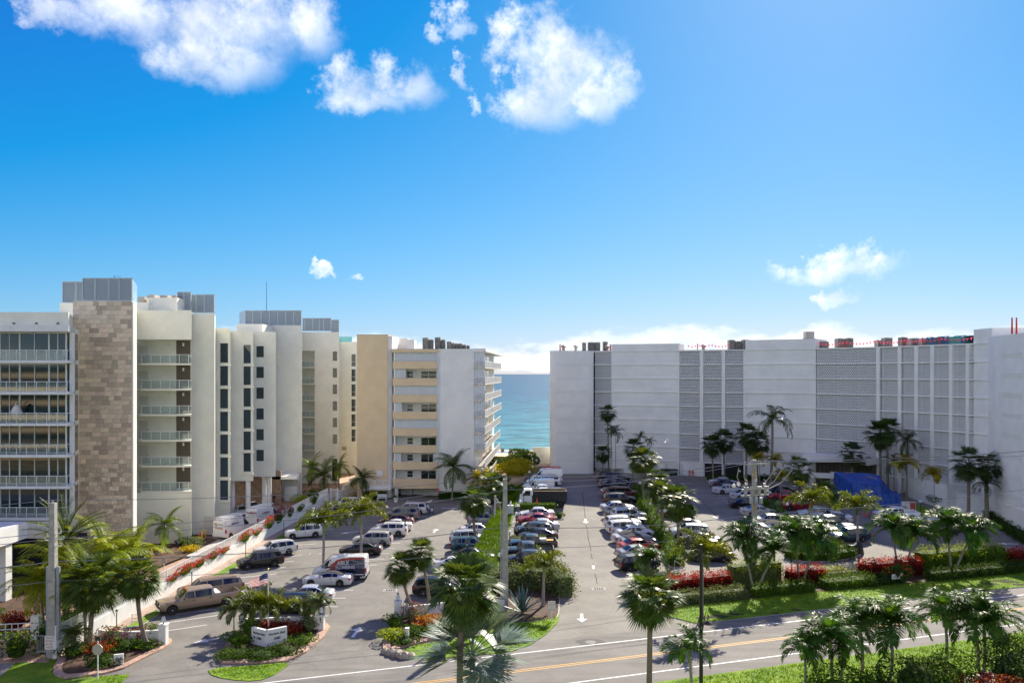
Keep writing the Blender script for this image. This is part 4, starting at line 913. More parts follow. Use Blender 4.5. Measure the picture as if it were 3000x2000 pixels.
# sunlit blocks across the road, behind the viewpoint: they show in the window reflections and throw light back on the shaded fronts
def rear_block(x0, x1, y, h, m, label):
    T = thing('apartment_building', label, 'building', ((x0+x1)/2, y, 0)); q = MB(); q.box(x0, y-14, 0, x1, y, h); part('wall', q, m, T)
    for k in range(int(h/3.1)):
        q = MB(); q.box(x0+1, y, 3.1*k+1, x1-1, y+1.3, 3.1*k+1.25); q.box(x0+1, y+1.2, 3.1*k+1.25, x1-1, y+1.3, 3.1*k+2.1); part('balcony', q, m, T); q = MB(); q.box(x0+2, y+.01, 3.1*k+1.4, x1-2, y+.05, 3.1*k+3.6); part('window_band', q, M_GLASSW, T)
rear_block(-120, -52, -24, 22, M_PEACH, 'sunlit peach block across the road mirrored in the left balcony glass')
rear_block(-44, 26, -38, 25, M_BWHITE, 'sunlit white block across the road directly behind the viewpoint')
rear_block(36, 130, -20, 24, M_CREAM, 'sunlit cream block across the road to the right of the viewpoint')
# ------------------------------------------------------------------ vehicles: station tables (metres from the nose), one mesh set per kind, copied for every car
M_PAINTC = mat('car_paint', (1, 1, 1), 0.28, 0.12, ocol=True, coat=0.8, var=0.06, scale=1.5, spec=.5)
M_TYRE = mat('tyre_rubber', (0.018, 0.018, 0.018), 0.85)
M_RIM = mat('wheel_rim', (0.62, 0.62, 0.63), 0.4, 0.2)
M_CGLASS = mat('car_glass', (0.010, 0.016, 0.018), 0.05, spec=0.8)
M_HEAD = mat('headlight', (0.72, 0.74, 0.76), 0.12, spec=.9)
M_TAIL = mat('taillight', (0.36, 0.012, 0.010), 0.2)
M_TRIM = mat('black_trim', (0.022, 0.022, 0.024), 0.6)
M_CHROME = mat('chrome', (0.65, 0.65, 0.66), 0.15, 0.9)
M_PLATE = mat('number_plate', (0.62, 0.66, 0.62), 0.5)
M_SOFT = mat('soft_top', (0.035, 0.03, 0.028), 0.95, bump=.2)
# rows: x, half width, belt z, rail half width, rail z, inner half width, inner z, crown z
KIND = {
 'sedan': dict(L=4.82, R=.33, ax=(.93, 3.73), zb=.20, rows=[(0, .50, .52, .46, .60, .3, .63, .64), (.10, .72, .60, .66, .69, .4, .73, .74), (.5, .86, .70, .79, .78, .45, .84, .86), (1.35, .91, .86, .82, .91, .5, .98, 1.0), (2.08, .91, .90, .60, 1.37, .4, 1.42, 1.44), (2.8, .91, .92, .60, 1.41, .4, 1.455, 1.47), (3.35, .91, .93, .575, 1.35, .4, 1.40, 1.415), (4.12, .89, .95, .74, 1.01, .45, 1.05, 1.06), (4.6, .86, .93, .74, .98, .45, 1.03, 1.04), (4.75, .80, .80, .70, .88, .45, .92, .93), (4.82, .70, .60, .60, .66, .4, .70, .71)],
     ws=(1.42, 2.04), rw=(3.40, 4.06), side=[(1.62, 2.52), (2.60, 3.38), (3.42, 3.75)], roof=(2.1, 3.3)),
 'coupe': dict(L=4.80, R=.34, ax=(.95, 3.75), zb=.19, rows=[(0, .52, .50, .46, .58, .3, .61, .62), (.12, .74, .58, .68, .68, .4, .72, .73), (.5, .87, .70, .80, .77, .45, .84, .85), (1.55, .92, .86, .83, .90, .5, .97, .99), (2.25, .92, .91, .60, 1.29, .4, 1.34, 1.36), (2.8, .92, .94, .60, 1.31, .4, 1.36, 1.375), (3.25, .92, .96, .58, 1.26, .4, 1.31, 1.32), (4.15, .92, .97, .74, 1.00, .45, 1.04, 1.05), (4.6, .88, .93, .74, .98, .45, 1.03, 1.03), (4.74, .82, .80, .70, .88, .45, .92, .93), (4.80, .72, .58, .6, .64, .4, .68, .69)],
     ws=(1.62, 2.2), rw=(3.3, 4.05), side=[(1.80, 2.95), (3.02, 3.5)], roof=(2.28, 3.2)),
 'suv': dict(L=4.72, R=.365, ax=(.90, 3.68), zb=.27, rows=[(0, .60, .68, .54, .80, .3, .84, .85), (.10, .80, .78, .72, .90, .4, .95, .96), (.45, .90, .90, .82, .99, .45, 1.05, 1.07), (1.2, .94, 1.02, .84, 1.08, .5, 1.14, 1.16), (1.85, .94, 1.04, .66, 1.60, .42, 1.67, 1.69), (2.7, .94, 1.06, .67, 1.66, .42, 1.71, 1.73), (3.9, .93, 1.09, .65, 1.61, .42, 1.66, 1.68), (4.32, .92, 1.10, .64, 1.52, .42, 1.57, 1.59), (4.60, .90, 1.08, .76, 1.12, .45, 1.16, 1.17), (4.70, .86, .90, .78, .98, .45, 1.0, 1.01), (4.72, .80, .62, .7, .68, .4, .72, .73)],
     ws=(1.27, 1.81), rw=(4.35, 4.58), side=[(1.50, 2.40), (2.47, 3.35), (3.42, 4.22)], roof=(1.9, 4.2), rails=True),
 'minivan': dict(L=5.10, R=.335, ax=(.93, 3.98), zb=.21, rows=[(0, .60, .60, .54, .70, .3, .74, .75), (.12, .82, .70, .74, .82, .4, .86, .87), (.45, .93, .82, .84, .92, .45, .98, 1.0), (1.0, .97, .98, .86, 1.04, .5, 1.10, 1.12), (1.95, .98, 1.02, .70, 1.60, .45, 1.67, 1.69), (3.0, .98, 1.04, .72, 1.67, .45, 1.73, 1.75), (4.5, .97, 1.06, .70, 1.62, .45, 1.68, 1.70), (4.78, .96, 1.06, .68, 1.54, .45, 1.60, 1.61), (5.0, .93, 1.04, .80, 1.10, .45, 1.14, 1.15), (5.08, .88, .88, .8, .94, .45, .97, .98), (5.10, .8, .6, .7, .66, .4, .7, .71)],
     ws=(1.08, 1.9), rw=(4.8, 4.97), side=[(1.35, 2.55), (2.63, 3.75), (3.83, 4.72)], roof=(2.0, 4.6), rails=True),
 'van': dict(L=5.41, R=.35, ax=(.95, 4.40), zb=.24, rows=[(0, .70, .70, .62, .84, .3, .88, .89), (.10, .86, .82, .78, .98, .4, 1.02, 1.03), (.35, .95, 1.0, .86, 1.12, .5, 1.17, 1.18), (.75, 1.0, 1.12, .88, 1.24, .5, 1.30, 1.32), (1.60, 1.02, 1.20, .80, 2.10, .5, 2.20, 2.22), (2.0, 1.02, 1.24, .84, 2.28, .5, 2.35, 2.36), (3.5, 1.02, 1.26, .86, 2.36, .5, 2.42, 2.43), (5.2, 1.02, 1.26, .86, 2.36, .5, 2.42, 2.43), (5.34, 1.01, 1.24, .84, 2.28, .5, 2.33, 2.34), (5.39, 1.0, 1.1, .86, 1.3, .5, 1.35, 1.36), (5.41, .98, .5, .86, .6, .5, .62, .63)],
     ws=(.82, 1.55), rw=None, side=[(1.0, 1.95)], roof=None),
 'pickup': dict(L=5.70, R=.39, ax=(1.0, 4.55), zb=.36, rows=[(0, .62, .72, .56, .86, .3, .90, .91), (.08, .88, .84, .78, .98, .4, 1.02, 1.03), (.4, .96, .96, .86, 1.05, .5, 1.10, 1.11), (1.55, .98, 1.08, .87, 1.13, .5, 1.17, 1.18), (2.15, .98, 1.12, .72, 1.74, .45, 1.80, 1.82), (3.1, .98, 1.13, .73, 1.77, .45, 1.83, 1.85), (3.50, .98, 1.13, .71, 1.72, .45, 1.78, 1.79), (3.62, .98, 1.13, .86, 1.20, .5, 1.22, 1.22), (3.66, .98, 1.10, .90, 1.22, .82, .78, .78), (5.56, .98, 1.10, .90, 1.22, .82, .78, .78), (5.60, .98, 1.10, .90, 1.22, .82, 1.21, 1.21), (5.68, .96, 1.06, .88, 1.18, .8, 1.19, 1.19), (5.70, .92, .6, .82, .64, .6, .65, .65)],
     ws=(1.62, 2.1), rw=(3.53, 3.6), side=[(1.85, 2.72), (2.80, 3.44)], roof=None),
}
def kind_long(base, dx, x0):
    """a stretched version of a kind: everything behind x0 moves back by dx"""
    k = dict(KIND[base]); sh = lambda x: x+dx if x > x0 else x
    k['L'] += dx; k['ax'] = (k['ax'][0], k['ax'][1]+dx); k['rows'] = [(sh(r[0]),)+r[1:] for r in k['rows']]
    k['side'] = [(sh(a), sh(b)) for a, b in k['side']]; k['rw'] = k['rw'] and (k['rw'][0]+dx, k['rw'][1]+dx)
    k['roof'] = k['roof'] and (k['roof'][0], k['roof'][1]+dx); return k
KIND['crew_pickup'] = kind_long('pickup', 0.75, 2.9); KIND['crew_pickup']['side'] = [(1.85, 2.72), (2.80, 4.1)]
KIND['long_suv'] = kind_long('suv', 1.0, 2.6); KIND['long_suv']['side'] = [(1.50, 2.40), (2.48, 3.75), (3.85, 5.2)]
KIND['convertible'] = dict(KIND['coupe'])
KCACHE = {}
def car_kind(kind):
    if kind in KCACHE: return KCACHE[kind]
    k = KIND[kind]; rows = k['rows']; L = k['L']; R = k['R']; zb0 = k['zb']
    def row(x):
        for a, b in zip(rows, rows[1:]):
            if x <= b[0]+1e-9: t = 0 if b[0] == a[0] else (x-a[0])/(b[0]-a[0]); return [lerp(p, q, t) for p, q in zip(a, b)]
        return list(rows[-1])
    xs = {r[0] for r in rows}
    for c in k['ax']:
        for q in (-1.16, -1.0, -.7, -.35, 0, .35, .7, 1.0, 1.16): xs.add(c+q*R)
    for a, b in zip(rows, rows[1:]):
        if b[0]-a[0] > .6: xs.add((a[0]+b[0])/2)
    xs = sorted(x for x in xs if 0 <= x <= L)
    xs = [x for i, x in enumerate(xs) if i == 0 or x-xs[i-1] > .012 or any(abs(x-r[0]) < 1e-9 for r in rows)]
    def arch(x):
        for c in k['ax']:
            d = abs(x-c)/R
            if d < 1.15: return max(zb0, R+sqrt(max(0, (1.14*R)**2-(x-c)**2)))
        return zb0
    def ring(x):
        r = row(x); w, zs = r[1], r[2]; za = min(arch(x), zs-.06); e = min(1, min(x, L-x)/.35)
        zlow = zb0+(.10*(1-e)); z0 = max(za, zlow)
        return [(w*.90, z0), (w*.985, z0+(zs-z0)*.28), (w*1.0, z0+(zs-z0)*.66), (w*.985, zs), (r[3], r[4]), (r[5], r[6]), (0, r[7])]
    mb = MB(); n = 7; rr = [ring(x) for x in xs]
    cx = L/2
    for sgn in (1, -1):
        o = len(mb.v); mb.v += [(cx-x, sgn*p[0], p[1]) for x, ri in zip(xs, rr) for p in ri]
        for i in range(len(xs)-1):
            for j in range(n-1):
                f = (o+i*n+j, o+i*n+j+1, o+(i+1)*n+j+1, o+(i+1)*n+j); mb.f.append(f if sgn > 0 else f[::-1]); mb.m.append(0)
        for i, fl in ((0, 1), (len(xs)-1, 0)):
            f = [o+i*n+j for j in range(n)]+[len(mb.v)]; mb.v.append((cx-xs[i], 0, rr[i][0][1])); mb.f.append(tuple(f)[::(-1 if (sgn > 0) == bool(fl) else 1)]); mb.m.append(0)
    bodym = mb.mesh(kind+'_body', M_PAINTC, 32)
    out = [('body', bodym, True, [])]
    # floor pan and arch linings
    u = MB(); u.box(cx-L+.25, -.74, zb0-.02, cx-.25, .74, min(rows[3][2], .8)-.05)
    out.append(('underbody', u.mesh('underbody', M_TRIM), False, []))
    def surf(x, t, off=.012):
        r = row(x); a = Vector((r[1]*.985, r[2])); b = Vector((r[3], r[4])); p = a.lerp(b, t); nn = Vector((b.y-a.y, -(b.x-a.x))).normalized(); p += nn*off; return p
    def top(x, f, off=.012):
        r = row(x); w = r[3]
        yy = f*w; z = lerp(r[7], r[6], min(1, abs(yy)/max(r[5], .01))) if abs(yy) <= r[5] else lerp(r[6], r[4], (abs(yy)-r[5])/max(.01, w-r[5])); return (cx-x, yy, z+off)
    for sgn in (1, -1):
        for (a, b) in k['side']:
            g = MB(); q = 5
            if row(a)[4]-row(a)[2] < .12: a += .03
            for i in range(q):
                xa, xb = lerp(a, b, i/q), lerp(a, b, (i+1)/q); P = [surf(xa, .07), surf(xb, .07), surf(xb, .87), surf(xa, .87)]
                V = [(cx-xa, sgn*P[0].x, P[0].y), (cx-xb, sgn*P[1].x, P[1].y), (cx-xb, sgn*P[2].x, P[2].y), (cx-xa, sgn*P[3].x, P[3].y)]
                g.quad(*(V if sgn < 0 else V[::-1]))
            out.append(('side_window', g.mesh('side_window', M_CGLASS, 60), False, []))
    def sheet(x0, x1, f, nm, m, off=.012, q=3):
        g = MB(); c = 6
        for i in range(q):
            for j in range(c):
                a, b = lerp(x0, x1, i/q), lerp(x0, x1, (i+1)/q); f0, f1 = lerp(-f, f, j/c), lerp(-f, f, (j+1)/c)
                g.quad(top(a, f0, off), top(a, f1, off), top(b, f1, off), top(b, f0, off))
        out.append((nm, g.mesh(nm, m, 60), False, []))
    sheet(*k['ws'], .88, 'windshield', M_CGLASS)
    if k['rw']:
        sheet(*k['rw'], .84, 'rear_window', M_CGLASS, off=.016)
    if kind == 'convertible': sheet(2.16, 3.95, .97, 'soft_top', M_SOFT, off=.03, q=6)
    if k.get('rails'):
        for sgn in (1, -1):
            g = MB(); r0, r1 = k['roof']; g.tube([(cx-x, sgn*(row(x)[3]-.05), row(x)[4]+.09) for x in (r0+.1, (r0+r1)/2, r1-.1)], .022, 5); out.append(('roof_rail', g.mesh('roof_rail', M_TRIM), False, []))
    # lamps, bumpers, plate, mirrors, handles
    w0 = row(.10)[1]; z0 = row(.12)[4]
    for sgn in (1, -1):
        g = MB(); a = row(.06); b = row(.42)
        g.add([(cx-.04, sgn*a[1]*.60, z0-.17), (cx-.06, sgn*a[1]*.99, z0-.16), (cx-.46, sgn*(b[1]+.012), b[2]-.06), (cx-.46, sgn*(b[1]+.012), b[2]+.02), (cx-.10, sgn*a[1]*.98, z0+.0), (cx-.04, sgn*a[1]*.60, z0-.03)], [(0, 1, 4, 5), (1, 2, 3, 4)])
        out.append(('headlight', g.mesh('headlight', M_HEAD), False, []))
        g = MB(); r = row(L-.09); zt = r[2]
        hz = .42 if kind in ('van', 'suv', 'long_suv', 'minivan') else .20
        hz = .34 if 'pickup' in kind else hz
        g.add([(cx-L+.005, sgn*r[1]*.58, zt-.02), (cx-L+.005, sgn*r[1]*.58, zt-hz*.7), (cx-L+.02, sgn*(r[1]*.97+.02), zt-hz*.8), (cx-L+.28, sgn*(row(L-.28)[1]+.012), zt-hz*.55), (cx-L+.28, sgn*(row(L-.28)[1]+.012), zt-.03), (cx-L+.03, sgn*(r[1]*.97+.02), zt+.03)] if hz < .25 else
              [(cx-L-.006, sgn*r[1]*.80, zt+.02), (cx-L-.006, sgn*r[1]*.80, zt-hz), (cx-L+.0, sgn*(r[1]*.985+.02), zt-hz), (cx-L+.16, sgn*(row(L-.16)[1]+.014), zt-hz*.8), (cx-L+.16, sgn*(row(L-.16)[1]+.014), zt+.02), (cx-L+.0, sgn*(r[1]*.985+.02), zt+.04)], [(0, 1, 2, 5), (5, 2, 3, 4)])
        out.append(('taillight', g.mesh('taillight', M_TAIL), False, []))
        xm = k['ws'][0]+.42; r = row(xm); g = MB(); g.box(cx-xm-.08, sgn*(r[1]+.02) if sgn > 0 else -r[1]-.22, r[2]+.02, cx-xm+.10, (r[1]+.22) if sgn > 0 else -r[1]-.02, r[2]+.17)
        out.append(('wing_mirror', g.mesh('wing_mirror', M_PAINTC), True, []))
        for (a, b) in k['side'][:2]:
            xh = b-.12; r = row(xh); g = MB(); g.box(cx-xh-.1, min(sgn*(r[1]-.01), sgn*(r[1]+.028)), r[2]-.15, cx-xh+.1, max(sgn*(r[1]-.01), sgn*(r[1]+.028)), r[2]-.115); out.append(('door_handle', g.mesh('door_handle', M_TRIM), False, []))
            g = MB(); xd = b+.035; r = row(xd)
            for t0, t1 in ((.12, .5), (.5, .98)):
                za, zc = lerp(zb0+.1, r[2], t0), lerp(zb0+.1, r[2], t1); g.box(cx-xd-.008, min(sgn*r[1]*.93, sgn*(r[1]*1.0+.003)), za, cx-xd+.008, max(sgn*r[1]*.93, sgn*(r[1]*1.0+.003)), zc)
            if arch(xd) <= zb0+.01: out.append(('door_gap', g.mesh('door_gap', M_TRIM), False, []))
    g = MB(); g.box(cx-.06, -.45, z0-.30, cx+.012, .45, z0-.10); out.append(('grille', g.mesh('grille', M_TRIM), False, []))
    g = MB(); g.box(cx-L-.012, -.16, .62 if 'pickup' not in kind else .5, cx-L+.06, .16, .76 if 'pickup' not in kind else .64); out.append(('number_plate', g.mesh('number_plate', M_PLATE), False, []))
    if 'pickup' in kind:
        g = MB(); g.box(cx-L-.14, -.9, .44, cx-L+.05, .9, .62); out.append(('rear_bumper', g.mesh('rear_bumper', M_CHROME), False, [])); g = MB(); g.box(cx-.02, -.92, .46, cx+.1, .92, .68); out.append(('front_bumper', g.mesh('front_bumper', M_CHROME), False, []))
        bx0, bx1 = rows[8][0], rows[9][0]; g = MB(); g.box(cx-bx1+.01, -.81, .785, cx-bx0-.01, .81, .80); out.append(('bed_liner', g.mesh('bed_liner', M_TRIM), False, []))
    # wheels
    ty = MB(); ty.lathe((0, 0, 0), [(R*.55, -.105), (R*.95, -.11), (R, -.07), (R, .07), (R*.95, .11), (R*.55, .105)], 18)
    tym = ty.mesh('tyre', M_TYRE, 40)
    rm = MB(); rm.lathe((0, 0, 0), [(R*.68, .02), (R*.68, .108), (R*.62, .095)], 18)
    for j in range(6): a = j*pi/3; rm.add([(R*.10*cos(a+1.57), R*.10*sin(a+1.57), .10), (R*.64*cos(a)+R*.07*cos(a+1.57), R*.64*sin(a)+R*.07*sin(a+1.57), .10), (R*.64*cos(a)-R*.07*cos(a+1.57), R*.64*sin(a)-R*.07*sin(a+1.57), .10), (-R*.10*cos(a+1.57), -R*.10*sin(a+1.57), .10)], [(0, 1, 2, 3), (3, 2, 1, 0)])
    rm.lathe((0, 0, .09), [(R*.16, 0), (R*.14, .025)], 10)
    rmm = rm.mesh('rim', M_RIM); ho = MB(); ho.lathe((0, 0, 0), [(R*.63, .03), (R*.63, .05)], 14); hom = ho.mesh('brake_disc', M_TRIM)
    KCACHE[kind] = dict(parts=out, tyre=tym, rim=rmm, hub=hom, k=k, W=max(r[1] for r in rows)*2); return KCACHE[kind]
NAMES = {'sedan': 'sedan', 'coupe': 'coupe', 'convertible': 'convertible_car', 'suv': 'sport_utility_vehicle', 'long_suv': 'sport_utility_vehicle', 'minivan': 'minivan', 'van': 'cargo_van', 'pickup': 'pickup_truck', 'crew_pickup': 'pickup_truck'}
CATS = {'van': 'van', 'pickup': 'truck', 'crew_pickup': 'truck', 'minivan': 'minivan'}
def car(kind, col, label, s, pos, head=None, group='cars parked in the left car park', rim=True, scale=1.0):
    """pos: ((front wheel px),(rear wheel px)) on the near side, or (px,py) under the middle of the near side, or ('re',x,y) the near rear corner"""
    C = car_kind(kind); k = C['k']; L = k['L']
    if isinstance(pos[0], tuple):
        a, b = G(*pos[0], s), G(*pos[1], s); d = (a-b); h = atan2(d.y, d.x); mid = (a+b)/2
    elif pos[0] == 're':
        h = radians(head); mid = G(pos[1], pos[2], s)+Vector((cos(h), sin(h), 0))*L/2
    else: h = radians(head); mid = G(pos[0], pos[1], s)
    n = Vector((-sin(h), cos(h), 0))
    if n.y < 0: n = -n
    c = mid+n*C['W']/2*.96; c.z = lot_h(c.y) if s == 'R' else (0.3 if s == 'P' else 0)
    if s != 'P': c.z += 0.006
    o = thing(NAMES[kind], label, CATS.get(kind, 'car'), c, h, group)
    if s == 'R':
        e = .5; sl = (lot_h(c.y+e)-lot_h(c.y-e))/(2*e); f = Vector((cos(h), sin(h), sl*sin(h))).normalized(); lf = Vector((-sin(h), cos(h), sl*cos(h))).normalized(); up = f.cross(lf)
        o.rotation_euler = Matrix((f, lf, up)).transposed().to_euler()
    if scale != 1: o.scale = (scale,)*3
    for (nm, me, painted, _) in C['parts']:
        q = link(nm, me, o)
        if painted: q.color = (*col, 1)
    for ax in k['ax']:
        for sgn in (1, -1):
            w = link('wheel', C['tyre'], o, (L/2-ax, sgn*(C['W']/2-.13), k['R']), (pi/2 if sgn < 0 else -pi/2, 0, 0))
            link('rim', C['rim'], w); link('brake_disc', C['hub'], w)
    return o
WHT, SIL, GRY, BLK, RED, NAVY, TEAL, GOLD, TAN, DKR = (.80, .80, .78), (.50, .52, .54), (.16, .165, .17), (.012, .012, .014), (.42, .02, .02), (.012, .03, .065), (.02, .11, .14), (.45, .38, .28), (.34, .25, .175), (.10, .012, .02)
gA, gB, gC = 'cars parked along the white retaining wall', 'cars parked nose-in down the middle of the left car park', 'cars parked against the grass bank'
tp = car('crew_pickup', TAN, 'weathered tan crew-cab pickup truck with a black bull bar, by the retaining wall', 'L', ((512, 1800), (663, 1776)), group=gA, scale=1.04)
car('long_suv', TAN, 'long tan sport utility vehicle parked just behind the tan pickup', 'L', (622, 1751), -150, gA)
car('suv', BLK, 'black sport utility vehicle with silver wheels parked by the retaining wall', 'L', ((726, 1670), (808, 1660.5)), group=gA)
car('suv', WHT, 'white boxy sport utility vehicle parked just beyond the black one by the wall', 'L', ((778, 1636), (849, 1626)), group=gA)
car('suv', (.66, .68, .70), 'pearl white crossover in the shade by the wall, left of the first foxtail palm', 'L', ((859, 1580), (926, 1575)), group=gA)
car('suv', WHT, 'white crossover parked in shade in front of the peach building hedge', 'L', ((989, 1493), (1041, 1490)), group=gA)
car('suv', BLK, 'black sport utility vehicle half hidden behind the monument wall and its palms', 'L', (838, 1800), 180, gB)
car('sedan', (.52, .56, .62), 'silver blue sedan behind the small palms of the monument island', 'L', (893, 1768), 180, gB)
car('convertible', (.62, .63, .64), 'silver convertible with a black soft top in front of the plumbing van', 'L', ((913, 1719), (995, 1719.5)), group=gB)
VAN = car('van', WHT, 'white and navy plumbing van with ABLE PLUMBING lettered on its side', 'L', ((941, 1701), (1043, 1701)), group=gB)
car('sedan', BLK, 'black sedan parked right behind the plumbing van', 'L', (1053, 1628), 180, gB)
car('suv', (.55, .53, .49), 'silver beige sport utility vehicle with a white roof beyond the black sedan', 'L', ((1053.5, 1600.5), (1122, 1600.7)), group=gB)
car('suv', WHT, 'white crossover with red tail lamps between the beige one and the white sedan', 'L', (1136, 1572), 180, gB)
car('sedan', WHT, 'white sedan wedged between a white crossover and a dark red sedan', 'L', (1151, 1556), 180, gB)
car('sedan', DKR, 'dark red sedan in shade next to the grey minivan', 'L', (1158, 1541), 180, gB)
car('minivan', (.24, .22, .21), 'grey brown minivan parked in the shade', 'L', (1174, 1523), 180, gB)
WMV = car('minivan', WHT, 'white minivan with its tailgate raised, farthest in its row', 'L', (1200, 1507), 180, gB)
car('suv', (.02, .018, .018), 'black sport utility vehicle with a grey roof behind the two leaning palms', 'L', (1282, 1749), 0, gC)
car('coupe', WHT, 'white muscle coupe with its nose against the grass bank', 'L', (1335, 1673), 0, gC)
car('sedan', (.02, .028, .026), 'dark green sedan between the white coupe and the teal vehicle', 'L', (1385, 1648), 0, gC)
car('suv', TEAL, 'teal sport utility vehicle with roof bars beside the grass bank', 'L', (1378, 1619), 0, gC)
car('suv', (.60, .66, .72), 'pale silver crossover just beyond the teal one', 'L', (1374, 1597), 0, gC)
car('sedan', WHT, 'white sedan under the sabal palm by the grass bank', 'L', (1402, 1569), 0, gC)
car('suv', (.30, .32, .33), 'grey crossover at the far end of the grass bank row', 'L', (1419, 1540), 0, gC)
car('suv', (.03, .03, .03), 'black sport utility vehicle in deep shade beside the white shear wall', 'L', (1442, 1478), 0, gC)
gD, gE = 'cars parked left of the central lane', 'cars parked right of the central lane'
car('suv', (.025, .03, .036), 'charcoal sport utility vehicle behind the hedge and utility pole', 'R', (1543, 1663), 180, gD)
car('pickup', (.02, .022, .024), 'dark pickup truck between the charcoal vehicle and the black pickup', 'R', (1548, 1640), 180, gD)
BP = car('pickup', BLK, 'black pickup truck carrying a white box and a yellow case', 'R', ((1512, 1617), (1608.7, 1615.5)), group=gD)
car('sedan', (.02, .02, .022), 'black sedan behind the low clipped hedge', 'R', (1577, 1586), 180, gD)
car('suv', (.02, .022, .026), 'dark blue estate with tall tail lamps beside the black sedan', 'R', (1562, 1574), 180, gD)
car('sedan', (.58, .60, .61), 'silver sedan with a sunroof between the estate and the red coupe', 'R', (1584, 1557), 180, gD)
car('coupe', (.34, .018, .03), 'bright red coupe left of the central lane', 'R', (1571, 1537), 180, gD)
car('sedan', (.66, .67, .68), 'pale silver sedan in front of the tall clipped hedge', 'R', (1572, 1521), 180, gD)
car('pickup', WHT, 'white pickup truck facing the lane beyond the dump truck', 'R', (1592, 1468), 0, gD)
car('pickup', WHT, 'white pickup truck with its tailgate to the lane, second beyond the dump truck', 'R', (1590, 1456), 180, gD)
car('van', WHT, 'plain white cargo van in the shade of the end block', 'R', (1582, 1443), 180, gD, scale=.86)
car('sedan', (.6, .64, .68), 'pale sedan almost hidden between two white vehicles', 'R', (1576, 1435), 180, gD)
car('long_suv', WHT, 'large white sport utility vehicle in front of the ladder van', 'R', (1594, 1424), 180, gD)
LV = car('van', WHT, 'white cargo van with a red ladder rack, near the end block', 'R', (1602, 1415), 180, gD)
car('sedan', (.68, .68, .68), 'white sedan with a dark roof, farthest left of the lane', 'R', (1602, 1403), 180, gD)
car('suv', (.012, .014, .02), 'black compact sport utility vehicle nearest the road, right of the lane', 'R', ((1915, 1669.6), (1845, 1676)), group=gE)
for (kd, c, lb, x, y, h) in (('sedan', (.36, .36, .35), 'grey silver sedan second from the road, right of the lane', 1817, 1643, 15), ('sedan', (.50, .045, .02), 'bright orange red sedan right of the lane', 1820, 1622, 14),
    ('convertible', (.20, .20, .21), 'dark convertible with a folded roof beside the orange red sedan', 1821, 1607, 14), ('convertible', (.56, .55, .53), 'champagne convertible with a black roof behind the white sedan', 1803, 1597, 14),
    ('sedan', WHT, 'white sedan with a sunroof in front of two white vehicles', 1811, 1581, 13), ('suv', WHT, 'white sport utility vehicle with a black rear window, nearer of two', 1786, 1569.5, 12), ('suv', WHT, 'white sport utility vehicle with roof panels, farther of two', 1778, 1555, 12),
    ('sedan', (.40, .39, .37), 'silver sedan squeezed between a white vehicle and a pale estate', 1796, 1543, 12), ('suv', (.62, .63, .63), 'pale silver estate beside the dark sedan, right of the lane', 1797, 1531, 11), ('sedan', (.014, .016, .022), 'dark navy sedan in front of the silver saloon, right of the lane', 1777, 1524, 10),
    ('sedan', (.58, .59, .60), 'silver saloon with a tan roof in front of the black vehicle', 1764, 1503.5, 9), ('suv', (.012, .012, .013), 'black sport utility vehicle next to the maroon one', 1773, 1481, 8), ('long_suv', (.15, .02, .022), 'maroon sport utility vehicle right of the lane', 1768, 1463, 8),
    ('sedan', WHT, 'white sedan showing behind the maroon vehicle', 1765, 1455, 8), ('sedan', (.03, .05, .09), 'dark blue sedan in the shade of the white building', 1762, 1424, 8), ('long_suv', (.015, .016, .017), 'black sport utility vehicle farthest right of the lane, in shade', 1751, 1414, 8)):
    car(kd, c, lb, 'R', ('re', x, y), h, gE)
car('sedan', (.008, .009, .01), 'black sedan alone at the edge of the building shadow', 'R', ((1828.3, 1431.5), (1775.7, 1434.3)), group=gE)
gF, gG, gI = 'cars parked along the hedge median', 'cars parked in the middle of the right car park', 'cars parked on the far side of the right car park'
car('suv', (.62, .33, .02), 'yellow vehicle behind the sabal palms of the median', 'R', (1955, 1490), 175, gF)
car('sedan', WHT, 'white sedan behind the yellow vehicle and the palms', 'R', (1945, 1474), 175, gF)
car('sedan', (.07, .068, .062), 'dark bronze sedan behind the tallest median palm', 'R', ((1957.4, 1517.2), (2017, 1516.4)), group=gF)
car('sedan', GOLD, 'champagne gold sedan by the hedge median', 'R', ((1977, 1559), (2040, 1553)), group=gF)
car('suv', (.60, .64, .66), 'pale silver hatchback next to the champagne gold sedan', 'R', (2024, 1578), 176, gF)
car('sedan', (.05, .03, .03), 'dark maroon sedan next to the pale hatchback', 'R', (2052, 1600), 176, gF)
car('suv', (.50, .47, .40), 'beige crossover hidden by the street lamp and foxtail palm', 'R', (2052, 1626), 176, gF)
car('sedan', (.02, .02, .025), 'black sedan nearest the dark red hedge', 'R', (2085, 1648), 176, gF)
car('sedan', (.56, .60, .63), 'silver sedan farthest back in the shaded bays', 'R', ('re', 2083, 1425), 2, gG)
car('sedan', (.03, .035, .04), 'dark sedan between two silver ones in the shaded bays', 'R', ('re', 2089, 1432), 2, gG)
car('sedan', (.55, .58, .60), 'silver sedan nearest in the shaded bays left of the transformer pole', 'R', ((2166.3, 1447), (2115.3, 1448.2)), group=gG)
car('coupe', (.52, .55, .58), 'small silver coupe behind the transformer pole', 'R', ('re', 2145, 1466), 0, gG)
car('sedan', (.012, .012, .014), 'black sedan at the shadow edge behind the transformer pole', 'R', (2192, 1491), 0, gG)
car('sedan', (.52, .52, .50), 'silver saloon with a sunroof crossing behind the transformer pole', 'R', ((2261.3, 1512), (2197.5, 1514)), group=gG)
car('sedan', (.30, .31, .32), 'grey sedan right of the transformer pole', 'R', ('re', 2216, 1541), 0, gG)
car('convertible', WHT, 'white sports convertible with a brown roof behind the double palms', 'R', ('re', 2228, 1563), 0, gG)
